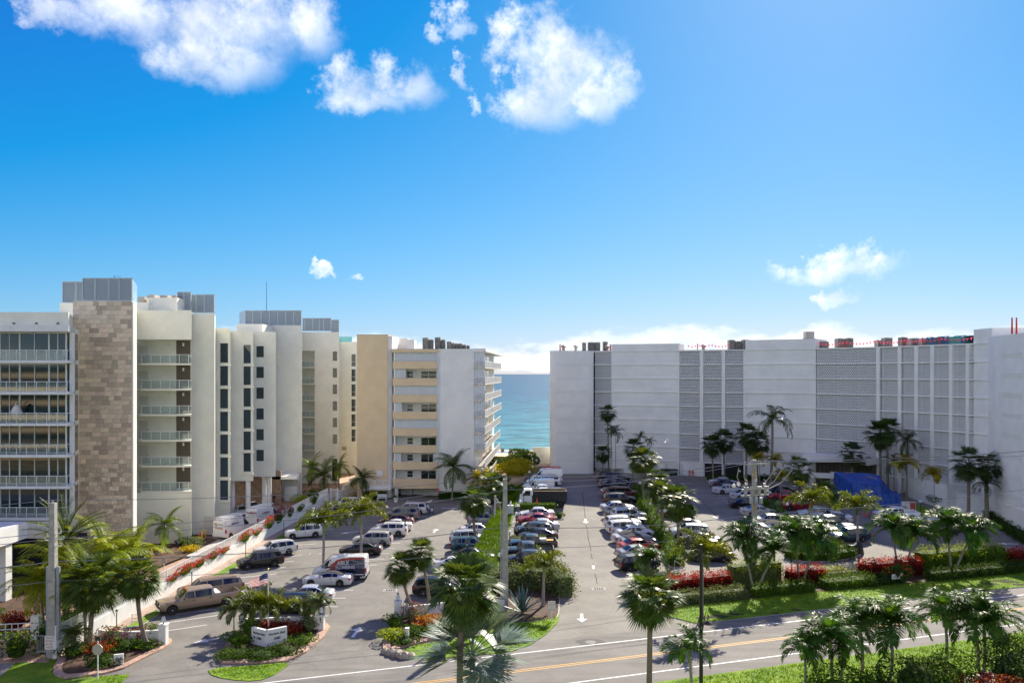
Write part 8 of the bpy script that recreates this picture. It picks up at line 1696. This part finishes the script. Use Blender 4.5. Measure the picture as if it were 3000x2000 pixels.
M_PAL = mat('bag_pale', (.42, .42, .36), .8, var=.3, scale=4); M_PGN = mat('bag_green', (.22, .34, .30), .8, var=.3, scale=4); M_CARD = mat('cardboard', (.34, .20, .10), .85, var=.2, scale=3)
def sacks(px, label, m, n=7, seed=1):
    p = G(*px, 'R'); T = thing('sack_pile', label, 'sacks', p, 0, 'sack piles by the tarpaulin'); rnd = random.Random(seed)
    g = MB(); g.box(-.7, -.55, 0, .7, .55, .12); link('pallet', g.mesh('pallet', MATS['plank']), T)
    for i in range(n): g = MB(); g.ball((0, 0, 0), .38, 0, 9, .5); me = g.mesh('sack', m, 60); link('sack', me, T, (rnd.uniform(-.4, .4), rnd.uniform(-.3, .3), .28+.26*(i//3)), (0, 0, rnd.uniform(0, 3)), (1.1, .8, 1))
for i, (px, lb, m) in enumerate((((2575, 1500), 'pale green sacks at the left foot of the blue tarpaulin', M_PGN), ((2590, 1506), 'pale grey sacks in front of the blue tarpaulin', M_PAL), ((2620, 1502), 'green wrapped bundle behind the cardboard stack', M_PGN), ((2648, 1500), 'sacks beside the construction board', M_PAL))): sacks(px, lb, m, seed=i)
for k, x in enumerate((2584, 2592, 2600)): prop_box('cardboard_box', (x, 1514-k*.5), 'R', .34, .5, 1.0, M_CARD, ['left', 'middle', 'right'][k]+' one of three upright brown cartons before the tarpaulin', 'carton', .1*k)
g = MB(); p = G(2664, 1500, 'R'); T = thing('construction_board', 'white and red construction notice board leaning by the sacks', 'sign', p); g.add([(-.95, 0, .25), (.95, 0, .25), (.95, .25, 1.45), (-.95, .25, 1.45), (-.95, .05, .25), (.95, .05, .25), (.95, .3, 1.45), (-.95, .3, 1.45)], [(0, 1, 2, 3), (7, 6, 5, 4), (0, 4, 5, 1), (2, 6, 7, 3), (1, 5, 6, 2), (3, 7, 4, 0)]); link('board', g.mesh('board', M_SIGNW), T)
g = MB(); g.add([(.15, -.012, .3), (.88, -.012, .3), (.88, .2, 1.38), (.15, .2, 1.38)], [(0, 1, 2, 3)]); link('red_panel', g.mesh('red_panel', M_SIGNR), T)
for x in (-.8, .8): g = MB(); g.beam((x, .05, 0), (x, .2, .7), .05, .05); link('leg', g.mesh('leg', M_ALU), T)
def cone(px, label, s='R'): p = G(*px, s); g = MB(); g.box(-.18, -.18, 0, .18, .18, .04); g.lathe((0, 0, .04), [(.13, 0), (.03, .62)], 10); tag(link('traffic_cone', g.mesh('traffic_cone', mat('cone_orange', (.75, .12, .01), .5), 40), None, p), label, 'traffic cone', 'traffic cones')
for px, lb in (((2531, 1508), 'orange cone right of the foxtail palm'), ((2541, 1513), 'small orange cone behind the foxtail trunk'), ((2491, 1471), 'orange cone at the left corner of the tarpaulin'), ((2498, 1474), 'second orange cone at the left corner of the tarpaulin'), ((2682, 1528), 'orange cone among the white covers')): cone(px, lb)
p = G(1573, 1503, 'R'); g = MB(); g.box(-.16, -.16, 0, .16, .16, .04); g.lathe((0, 0, .04), [(.13, 0), (.03, .6)], 10); tag(link('traffic_cone', g.mesh('traffic_cone', M_RED, 40), None, (p.x, p.y, p.z+1.42)), 'red cone left on top of the tall clipped hedge', 'traffic cone')
T = thing('tape_barrier', 'red posts with slack red tape beside the pallets', 'barrier', G(2563, 1533, 'R')); b0 = Vector(T.location)
for px in ((2563, 1533), (2600, 1530), (2483, 1475), (2504, 1472)): v = G(*px, 'R')-b0; g = MB(); g.tube([v, v+Vector((0, 0, 1.15))], .06, 6); link('post', g.mesh('post', M_RED), T)
a, b = G(2556, 1500, 'R', 1.2)-b0, G(2600, 1530, 'R', .9)-b0; g = MB(); g.tube([a, a.lerp(b, .5)-Vector((0, 0, .25)), b], .06, 5); link('tape', g.mesh('tape', M_PINK), T)
for (x, y, w, lb) in ((2700, 1528, 2.6, 'white sheeted pile behind the right palms, left of two'), (2740, 1532, 2.8, 'cream sheeted pile behind the right palms, right of two')):
    p = G(x, y, 'R'); g = MB(); N = 10
    for i in range(N):
        for j in range(6): f = lambda a, b: (w*(a/N-.5), 2.0*(b/6-.5), .75*(max(0, 1-(2*a/N-1)**4)*max(0, 1-(2*b/6-1)**4))**.5*(1+.2*sin(a*2.1+b))); g.add([f(i, j), f(i+1, j), f(i+1, j+1), f(i, j+1)], [(0, 1, 2, 3)])
    tag(link('covered_pile', g.mesh('covered_pile', mat('sheet_white', (.68, .66, .62), .7), 60), None, p), lb, 'pile', 'sheeted piles')
p = G(2815, 1492, 'R'); T = thing('dumpster', 'dark green dumpster heaped with cardboard', 'dumpster', p); g = MB(); g.add([(-1.0, 0, .15), (1.0, 0, .15), (1.15, -.15, 1.15), (-1.15, -.15, 1.15), (-1.0, 1.5, .15), (1.0, 1.5, .15), (1.15, 1.6, 1.3), (-1.15, 1.6, 1.3)], [(0, 1, 2, 3), (5, 4, 7, 6), (1, 5, 6, 2), (4, 0, 3, 7), (0, 4, 5, 1)]); link('bin', g.mesh('bin', mat('dumpster_green', (.015, .06, .035), .6)), T)
for x, w, m in ((-.1, .5, M_SIGNW), (-.75, .22, M_YELLOW), (.6, .2, M_YELLOW)): g = MB(); g.add([(x, -.10, .55), (x+w, -.10, .55), (x+w, -.16, .95), (x, -.16, .95)], [(0, 1, 2, 3)]); g.v = [(v[0], v[1]-.02, v[2]) for v in g.v]; link('sticker', g.mesh('sticker', m), T)
for x in (-.9, .9): g = MB(); g.box(x-.08, .3, 0, x+.08, .5, .16); link('foot', g.mesh('foot', M_DARK), T)
for i, (x, y, r) in enumerate(((-.5, .5, .4), (.1, .7, -.3), (.6, .5, .8), (-.1, .9, 1.1))): g = MB(); g.box(-.35, -.3, -.3, .35, .3, .3); tag(link('cardboard_box', g.mesh('cardboard_box', M_CARD), None, Vector(p)+Vector((x, y, 1.15+.05*i)), (r, .5*r, r)), ['tilted carton at the left of the dumpster heap', 'carton in the middle of the dumpster heap', 'carton at the right of the dumpster heap', 'carton at the back of the dumpster heap'][i], 'carton', 'cartons in the dumpster')
# covered motorcycle
p = G(2502, 1622, 'R'); T = thing('covered_motorcycle', 'motorcycle under a black cover beside the navy crossover', 'motorcycle', p, .25); q = MB(); prof = [(-1.15, .25, .95), (-1.0, .32, 1.15), (-.6, .36, 1.05), (-.1, .34, 1.0), (.35, .40, 1.25), (.6, .42, 1.42), (.8, .30, 1.3), (1.05, .22, .9)]
for a, b in zip(prof, prof[1:]):
    R_ = lambda r: [(r[0]*1.05, -r[1]*1.35, .03), (r[0], -r[1]*1.1, r[2]*.55), (r[0], -r[1]*.5, r[2]), (r[0], r[1]*.5, r[2]), (r[0], r[1]*1.1, r[2]*.55), (r[0]*1.05, r[1]*1.35, .03)]
    A_, B_ = R_(a), R_(b)
    for k in range(5): q.quad(A_[k], B_[k], B_[k+1], A_[k+1])
for r in (prof[0], prof[-1]): q.add(R_(r), [tuple(range(6))])
link('cover', q.mesh('cover', mat('cover_black', (.012, .012, .014), .5, bump=.8, bscale=4), 50), T)
for x in (-.8, .75): g = MB(); g.lathe((0, 0, 0), [(.2, -.06), (.3, -.06), (.3, .06), (.2, .06)], 14); link('wheel', g.mesh('wheel', M_TYRE), T, (x, 0, .30), (pi/2, 0, 0))
# standpipes, green carts, electric cabinet
for x, lb in ((2021, 'red fire standpipe on the white wall, left of two'), (2031, 'red fire standpipe on the white wall, right of two')): v = fP(x, .5); g = MB(); g.tube([(0, 0, 0), (0, 0, .8)], .09, 8); g.lathe((0, 0, .7), [(.2, 0), (.2, .2), (.08, .3)], 8); tag(link('standpipe', g.mesh('standpipe', M_RED, 40), None, (v.x, v.y, ZB)), lb, 'standpipe', 'red standpipes')
for x, lb in ((1952, 'dark green waste cart by the white wall, left of two'), (1975, 'dark green waste cart by the white wall, right of two')):
    v = fP(x, 1.3); T = thing('waste_cart', lb, 'waste cart', (v.x, v.y, ZB), 0, 'green waste carts'); g = MB(); g.add([(-.6, -.4, .2), (.6, -.4, .2), (.75, -.5, 1.1), (-.75, -.5, 1.1), (-.6, .4, .2), (.6, .4, .2), (.75, .5, 1.1), (-.75, .5, 1.1)], [(0, 1, 2, 3), (5, 4, 7, 6), (1, 5, 6, 2), (4, 0, 3, 7), (0, 4, 5, 1)]); link('bin', g.mesh('bin', MATS['dumpster_green']), T); g = MB(); g.box(-.8, -.55, 1.1, .8, .55, 1.2); link('lid', g.mesh('lid', M_TRIM), T)
    for sx in (-.45, .45): g = MB(); g.lathe((0, 0, 0), [(.14, -.05), (.14, .05)], 10); link('wheel', g.mesh('wheel', M_TYRE), T, (sx, -.42, .14), (pi/2, 0, 0))
p = G(1496, 1508, 'R'); T = thing('electric_cabinet', 'pale grey electric cabinet on the grass bank', 'cabinet', (p.x, p.y, bank_z(p.x, p.y)-.1)); g = MB(); g.box(-.38, -.3, 0, .38, .3, 1.25); link('body', g.mesh('body', mat('cabinet_grey', (.5, .53, .54), .5)), T); g = MB(); g.box(-.4, -.33, 1.25, .4, .33, 1.32); link('lid', g.mesh('lid', M_ALU), T); g = MB(); g.lathe((0, 0, 1.3), [(.12, 0), (.12, .5), (.05, .55)], 8); link('vent', g.mesh('vent', M_ALU), T)
# white handrail beside the median
T = thing('handrail', 'white triangular handrail at the near end of the median hedge', 'handrail', G(1976, 1673, 'R')); b0 = Vector(T.location); e = G(2008, 1668, 'R')-b0; g = MB(); g.tube([(0, 0, 0), (0, 0, 1.15), (e.x, e.y, .25), (e.x, e.y, 0)], .04, 6); g.tube([(0, 0, .1), (e.x, e.y, .1)], .03, 6); link('rail', g.mesh('rail', M_WHITE2), T)
# bench, planter, garden cart, rocks
p = G(1118, 1467); T = thing('bench', 'white slatted bench against the peach tower', 'bench', (p.x, p.y+.3, 0))
for k in range(4): g = MB(); g.box(-.75, -.3+k*.14, .42, .75, -.19+k*.14, .46); link('seat_slat', g.mesh('seat_slat', M_WHITE2), T)
for k in range(4): g = MB(); g.box(-.75, .27+k*.02, .55+k*.13, .75, .30+k*.02, .65+k*.13); link('back_slat', g.mesh('back_slat', M_WHITE2), T)
for x in (-.7, .7):
    for y, h in ((-.25, .42), (.27, 1.05)): g = MB(); g.box(x-.04, y-.04, 0, x+.04, y+.04, h); link('leg', g.mesh('leg', M_WHITE2), T)
p = G(1160, 1470); T = thing('planter', 'cream planter pot with a small dark plant by the garage column', 'planter', (p.x, p.y, 0)); g = MB(); g.lathe((0, 0, 0), [(.26, 0), (.34, .6), (.38, .62), (.38, .7)], 12); link('pot', g.mesh('pot', M_CREAM, 40), T); g = MB(); rnd = random.Random(2); [leaf(g, Vector((rnd.gauss(0, .2), rnd.gauss(0, .2), .85+rnd.gauss(0, .15))), Vector((0, 0, 1)), .18, rnd) for _ in range(120)]; link('plant', g.mesh('plant', GM['dark']), T)
p = G(1006, 1499); T = thing('planter', 'dark pot with a yellow plant in front of the white shaded crossover', 'planter', (p.x, p.y, .08)); g = MB(); g.lathe((0, 0, 0), [(.2, 0), (.32, .4), (.3, .5)], 12); link('pot', g.mesh('pot', M_DARK, 40), T); g = MB(); [leaf(g, Vector((rnd.gauss(0, .17), rnd.gauss(0, .17), .62+rnd.gauss(0, .1))), Vector((0, 0, 1)), .16, rnd) for _ in range(90)]; link('plant', g.mesh('plant', GM['gold']), T)
p = G(398, 1850); T = thing('garden_cart', 'white hose reel cart with a blue hose behind the entrance wall', 'hose cart', (p.x, p.y, .1)); g = MB(); g.tube([(-.35, 0, 0), (-.3, 0, 1.3), (.3, 0, 1.3), (.35, 0, 0)], .045, 6); [g.tube([(-.33, 0, z), (.33, 0, z)], .03, 5) for z in (.35, .7, 1.0)]; link('frame', g.mesh('frame', M_WHITE2), T); g = MB()
for k in range(4): g.tube([(.9*cos(t*.52)*(.7+.1*k)-.1, .4*sin(t*.52)*(.7+.1*k)-.3, .12+.04*k) for t in range(13)], .05, 5, 0, False)
link('hose', g.mesh('hose', mat('hose_blue', (.02, .10, .22), .4)), T)
for i, (x, y, r) in enumerate(((1130, 1912, .35), (1146, 1917, .45), (1164, 1921, .5), (1184, 1926, .45), (1202, 1925, .38))):
    p = G(x, y); g = MB(); g.ball((0, 0, 0), r, 0, 9, .7); rnd = random.Random(i); g.v = [(v[0]*rnd.uniform(.8, 1.2), v[1]*rnd.uniform(.8, 1.2), v[2]*rnd.uniform(.8, 1.15)) for v in g.v]; tag(link('boulder', g.mesh('boulder', mat('coral_rock', (.38, .33, .25), .95, var=.4, scale=4, bump=1, bscale=6), 30), None, (p.x, p.y, r*.35)), ['first', 'second', 'third', 'fourth', 'fifth'][i]+' coral boulder from the left at the kerb of the gateway bed', 'boulder', 'coral boulders')
# stepped garden wall between the cream and peach buildings
T = thing('garden_wall', 'cream garden wall stepping up beside the peach tower', 'wall', (-28.5, 138, 0))
for i in range(7): Y_ = 127.5+i*3.2; x = wall_x(127)+.9+i*.42; q = MB(); q.prism([(x, Y_), (x+.35, Y_), (x+.77, Y_+3.19), (x+.42, Y_+3.19)], 0, 1.6+i*.62); part('wall_step', q, M_CREAM, T)
T = thing('garden_gate', 'white gate at the far end of the picket fence', 'gate', (wall_x(127)+.1, 127.3, 0)); q = MB(); q.box(0, 0, 0, .2, .2, 2.3); q.box(1.1, 0, 0, 1.3, .2, 2.3); link('gate_posts', q.mesh('gate_posts', M_FENCE), T); q = MB(); [q.box(.22+i*.1, .08, .1, .25+i*.1, .11, 2.1) for i in range(9)]; q.box(.2, .07, 2.0, 1.1, .12, 2.08); link('pickets', q.mesh('pickets', M_FENCE), T)
# ------------------------------------------------------------------ seaward deck and steps
q = MB(); q.prism([(-9, 164), (4.0, 164), (4.6, 177), (-9, 177)], -1, 3.55); deck = struct('pool_deck', q, mat('deck_pavers', (.62, .44, .33), .8, var=.12, scale=2))
q = MB(); q.box(-8, 171.5, 3.555, 1.8, 174.2, 3.565); struct('pool', q, mat('pool_water', (.02, .16, .40), .08))
T = thing('deck_steps', 'wooden steps climbing to the pool deck', 'steps', (-.1, 160, 2))
for i in range(9): q = MB(); y = 158.6+i*.62; z = 1.3+i*.26; q.box(-.35, y, z, 1.05, y+.6, z+.1); part('tread', q, mat('step_wood', (.42, .27, .14), .8), T); q = MB(); q.box(-.34, y+.5, z-.2, 1.04, y+.55, z); part('riser', q, mat('riser_dark', (.16, .10, .06), .9), T)
for x in (-.45, 1.15): q = MB(); q.beam((x, 158.5, 1.3), (x, 164.2, 3.7), .14, .5); part('stringer', q, M_WHITE2, T); q = MB(); q.tube([(x, 158.5, 2.4), (x, 164.2, 4.7), (x, 165.2, 4.7)], .05, 6); [q.tube([(x, 158.5+k*1.4, 1.4+k*.58), (x, 158.5+k*1.4, 2.4+k*.57)], .04, 5) for k in range(5)]; part('handrail', q, M_WHITE2, T)
T = thing('deck_railing', 'thin metal railing along the seaward edge of the pool deck', 'railing', (0, 176.5, 3.55)); q = MB(); q.tube([(-9, 0, 1.1), (4.4, 0, 1.1)], .025, 5); [q.tube([(x, 0, 0), (x, 0, 1.15)], .025, 5) for x in (-8, -6, -4, -2, 0, 2, 4)]; link('rail', q.mesh('rail', MATS['gear_grey']), T)
for i, x in enumerate((-2.0, -.2, 1.6, 2.9)):
    T = thing('deck_chair', ['brown sling chair at the left of the pool deck', 'brown sling chair left of the deck steps', 'brown sling chair right of the deck steps', 'brown sling chair at the right of the pool deck'][i], 'chair', (x, 168.5, 3.56), .3*i, 'chairs on the pool deck'); g = MB(); g.box(-.35, -.35, .38, .35, .35, .42); link('seat', g.mesh('seat', mat('sling', (.22, .15, .10), .8)), T); g = MB(); g.add([(-.35, .3, .4), (.35, .3, .4), (.35, .55, 1.1), (-.35, .55, 1.1)], [(0, 1, 2, 3)]); link('back', g.mesh('back', MATS['sling']), T)
    for a in (-.33, .33):
        for b in (-.33, .33): g = MB(); g.tube([(a, b, 0), (a, b, .55)], .025, 5); link('leg', g.mesh('leg', M_WHITE2), T)
boxwall('beach_wall', [(4.3, 168), (12.5, 168)], 0, 5.05, .3, 'cream wall closing the gap to the beach beside the end block', m=M_CREAM); boxwall('deck_wall', [(3.55, 150), (4.3, 170)], 0, 3.4, .3, 'white parapet beside the deck bushes', m=M_WHITE)
T = thing('beach_fence', 'white tube fence in front of the cream beach wall', 'fence', (7, 156, 2.3)); q = MB(); [q.tube([(x, 0, 0), (x, 0, 2.2)], .05, 5) for x in (-2.2, -1.0, 2.0, 4.0)]; q.tube([(-2.2, 0, 2.2), (4.0, 0, 2.2)], .04, 5); q.tube([(-2.2, 0, 1.2), (4, 0, 1.2)], .03, 5); link('frame', q.mesh('frame', M_WHITE2), T)
# ------------------------------------------------------------------ people and birds
def person(label, pos, head, shirt, legs, lean=.12, arm=.6):
    T = thing('person', label, 'person', pos, head)
    V = {'pel': (0, 0, .95), 'sp': (lean*.5, 0, 1.18), 'ch': (lean, 0, 1.38), 'nk': (lean*1.2, 0, 1.50), 'hd': (lean*1.35, 0, 1.60), 'ht': (lean*1.4, 0, 1.74)}
    E = [('pel', 'sp'), ('sp', 'ch'), ('ch', 'nk'), ('nk', 'hd'), ('hd', 'ht')]; Rr = {'pel': .155, 'sp': .14, 'ch': .165, 'nk': .055, 'hd': .085, 'ht': .06}
    for s, y in (('l', .1), ('r', -.1)):
        k = 1 if s == 'l' else -1
        V.update({s+'h': (0, y, .88), s+'k': (.05*k+.03, y*1.05, .48), s+'a': (-.04*k, y*1.1, .09), s+'t': (.14-.04*k, y*1.15, .04), s+'s': (lean, y*1.9, 1.40), s+'e': (lean+.08*arm*2, y*2.5, 1.13), s+'w': (lean+.30*arm+.1, y*2.2, 1.0+.12*arm), s+'f': (lean+.38*arm+.12, y*2.1, .97+.14*arm)})
        E += [('pel', s+'h'), (s+'h', s+'k'), (s+'k', s+'a'), (s+'a', s+'t'), ('ch', s+'s'), (s+'s', s+'e'), (s+'e', s+'w'), (s+'w', s+'f')]; Rr.update({s+'h': .095, s+'k': .065, s+'a': .048, s+'t': .045, s+'s': .06, s+'e': .045, s+'w': .033, s+'f': .04})
    ks = list(V); me = bpy.data.meshes.new('body'); me.from_pydata([V[k] for k in ks], [(ks.index(a), ks.index(b)) for a, b in E], [])
    o = bpy.data.objects.new('body', me); COL.objects.link(o); sm = o.modifiers.new('s', 'SKIN')
    for i, k in enumerate(ks): me.skin_vertices[0].data[i].radius = (Rr[k], Rr[k]*(.8 if k in ('pel', 'sp', 'ch') else 1))
    me.skin_vertices[0].data[0].use_root = True; o.modifiers.new('u', 'SUBSURF').levels = 1
    m2 = bpy.data.meshes.new_from_object(o.evaluated_get(bpy.context.evaluated_depsgraph_get())); bpy.data.objects.remove(o)
    for m in (mat('skin', (.42, .24, .16), .6), shirt, legs, M_TRIM): m2.materials.append(m)
    for f in m2.polygons: z = f.center.z; y = abs(f.center.y); f.material_index = 3 if z < .08 else (2 if z < .95 and y < .2 else (1 if z < 1.47 and not (y > .2 and z < 1.1) else 0)); f.use_smooth = True
    link('body', m2, T); g = MB(); g.ball((lean*1.36, 0, 1.72), .105, 0, 10, .8); link('hair', g.mesh('hair', mat('hair', (.03, .02, .015), .7), 60), T)
    for s in (1, -1): g = MB(); g.ball((lean*1.35+.075, s*.035, 1.66), .012); link('eye', g.mesh('eye', M_TRIM), T)
    g = MB(); g.lathe((lean*1.35+.09, 0, 1.61), [(.018, 0), (.006, .05)], 5); link('nose', g.mesh('nose', MATS['skin']), T)
p = G(1257, 1507.5); person('person in a pale blue shirt and jeans loading the white minivan', (p.x, p.y, .005), pi*.95, mat('shirt_pale', (.50, .58, .68), .8), mat('jeans', (.05, .09, .16), .8), .2, 1.0)
p = G(803, 1478, 'P'); person('person in dark clothes standing by a column under the cream building', (p.x, p.y, .3), -1.4, mat('shirt_dark', (.02, .02, .02), .8), mat('trousers_brown', (.10, .07, .05), .8), .05, .3)
p = G(1265, 1504); T = thing('shopping_cart', 'small wire cart with a white bag behind the white minivan', 'cart', (p.x, p.y, .005)); g = MB(); [g.tube([(x, y, .08), (x, y, .95)], .02, 5) for x in (-.25, .25) for y in (-.2, .2)]; g.tube([(-.25, -.2, .95), (.25, -.2, .95), (.25, .2, .95), (-.25, .2, .95), (-.25, -.2, .95)], .02, 5); g.tube([(-.25, -.2, .3), (.25, -.2, .3), (.25, .2, .3), (-.25, .2, .3)], .02, 5); link('frame', g.mesh('frame', M_DARK), T); g = MB(); g.ball((0, 0, .55), .22, 0, 9, 1.1); link('bag', g.mesh('bag', M_WHITE2, 60), T)
for x in (-.25, .25): g = MB(); g.lathe((0, 0, 0), [(.08, -.03), (.08, .03)], 10); link('wheel', g.mesh('wheel', M_TYRE), T, (x, -.2, .08), (pi/2, 0, 0))
def gull(x, y, Y, roll, label):
    p = at(x, y, Y); T = thing('gull', label, 'bird', p, 2.6); T.rotation_euler = (roll, .1, 2.6); g = MB(); g.tube([(-.28, 0, 0), (-.15, 0, .01), (.05, 0, .02), (.2, 0, .03), (.28, 0, .03)], [.02, .06, .08, .05, .02], 7)
    for s in (1, -1): g.add([(.1, s*.05, .03), (-.1, s*.05, .03), (-.12, s*.35, .14), (.1, s*.35, .15), (-.2, s*.75, .08)], [(0, 1, 2, 3), (3, 2, 4)])
    g.add([(-.28, 0, 0), (-.42, .08, 0), (-.42, -.08, 0)], [(0, 1, 2)]); link('body', g.mesh('body', mat('gull_white', (.75, .75, .75), .7), 50), T); g = MB(); g.lathe((0, 0, 0), [(.015, 0), (.003, .06)], 5); link('beak', g.mesh('beak', M_YELLOW), T, (.28, 0, .03), (0, pi/2, 0))
for x, y, Y_, r, lb in ((1942, 1288, 112, .5, 'white gull flying before the plain wall, upper of two'), (1951, 1292.5, 110, -.4, 'white gull flying before the plain wall, lower of two'), (2280, 1219, 105, .6, 'white gull flying right of the queen palm, upper left'), (2293, 1224, 104, -.5, 'white gull flying right of the queen palm, right'), (2285, 1228, 106, .2, 'white gull flying right of the queen palm, lowest')): gull(x, y, Y_, r, lb)
# white furniture on the glazed balconies
def patio_chair(x, y, z, label, rz=0): 
    T = thing('patio_chair', label, 'chair', (x, y, z), rz, 'white balcony furniture'); g = MB(); g.lathe((0, 0, .42), [(.24, 0), (.24, .04)], 12); link('seat', g.mesh('seat', M_WHITE2), T); g = MB(); g.tube([(-.22, .2, .44), (-.25, .25, .75), (-.12, .27, .95), (.12, .27, .95), (.25, .25, .75), (.22, .2, .44)], .025, 5); g.tube([(-.2, .24, .7), (.2, .24, .7)], .02, 5); g.tube([(0, .24, .45), (0, .27, .95)], .02, 5); link('back', g.mesh('back', M_WHITE2), T)
    for a in (.8, 2.3, 3.9, 5.4): g = MB(); g.tube([(.18*cos(a), .18*sin(a), .42), (.26*cos(a), .26*sin(a), 0)], .018, 5); link('leg', g.mesh('leg', M_WHITE2), T)
patio_chair(-45.3, 78.0, 21.82, 'white metal chair left on the top glazed balcony', 1.5); patio_chair(-44.2, 78.0, 21.82, 'white metal chair right on the top glazed balcony', -1.5)
T = thing('patio_table', 'small white table between the chairs on the top glazed balcony', 'table', (-44.75, 78.0, 21.82)); g = MB(); g.lathe((0, 0, .68), [(.3, 0), (.3, .03)], 14); link('top', g.mesh('top', M_WHITE2), T); g = MB(); g.tube([(0, 0, .03), (0, 0, .68)], .03, 6); g.lathe((0, 0, 0), [(.2, 0), (.05, .04)], 10); link('pedestal', g.mesh('pedestal', M_WHITE2), T)
T = thing('hanging_chair', 'white egg shaped hanging chair on the third glazed balcony from the top', 'chair', (-48.9, 78.1, 15.72)); g = MB(); g.tube([(0, .3, 0), (-.05, .4, 1.2), (0, .3, 1.9), (.25, .05, 2.0)], .035, 6); g.lathe((0, .2, 0), [(.4, 0), (.4, .04)], 12); link('stand', g.mesh('stand', M_WHITE2), T); g = MB(); g.lathe((.3, 0, .35), [(.2, 0), (.48, .35), (.5, .75), (.3, 1.2), (.05, 1.45)], 12); link('shell', g.mesh('shell', mat('rattan_white', (.66, .65, .62), .8), 60), T)

# soil scuffs and a cover slab on the front lawn
FLn = bpy.data.objects['front_lawn']; rnd = random.Random(8)
for (x, y, w) in ((2065, 1812, 1.0), (2105, 1808, 1.4), (2150, 1800, .9), (2330, 1788, .7), (2900, 1712, 1.2), (2950, 1705, 1.8), (2990, 1714, 1.2), (2880, 1732, .8), (2270, 1797, .6)):
    p = G(x, y); q = MB(); q.prism([(p.x+w*cos(t*.7)*rnd.uniform(.5, 1.1), p.y+.4*w*sin(t*.7)*rnd.uniform(.5, 1.1)) for t in range(9)], .05, .094); part('soil_patch', q, mat('wet_soil', (.035, .026, .018), .95, bump=1), FLn)
p = G(2832, 1731); q = MB(); q.obox((p.x, p.y), .3, 1.0, .7, .05, .11); part('cover_slab', q, M_KERB, FLn)
p = G(2958, 1648); boxwall('planter_wall', [(p.x-.8, p.y), (p.x+.8, p.y+.3)], 0, .8, .3, 'short white block wall at the right end of the front hedges')
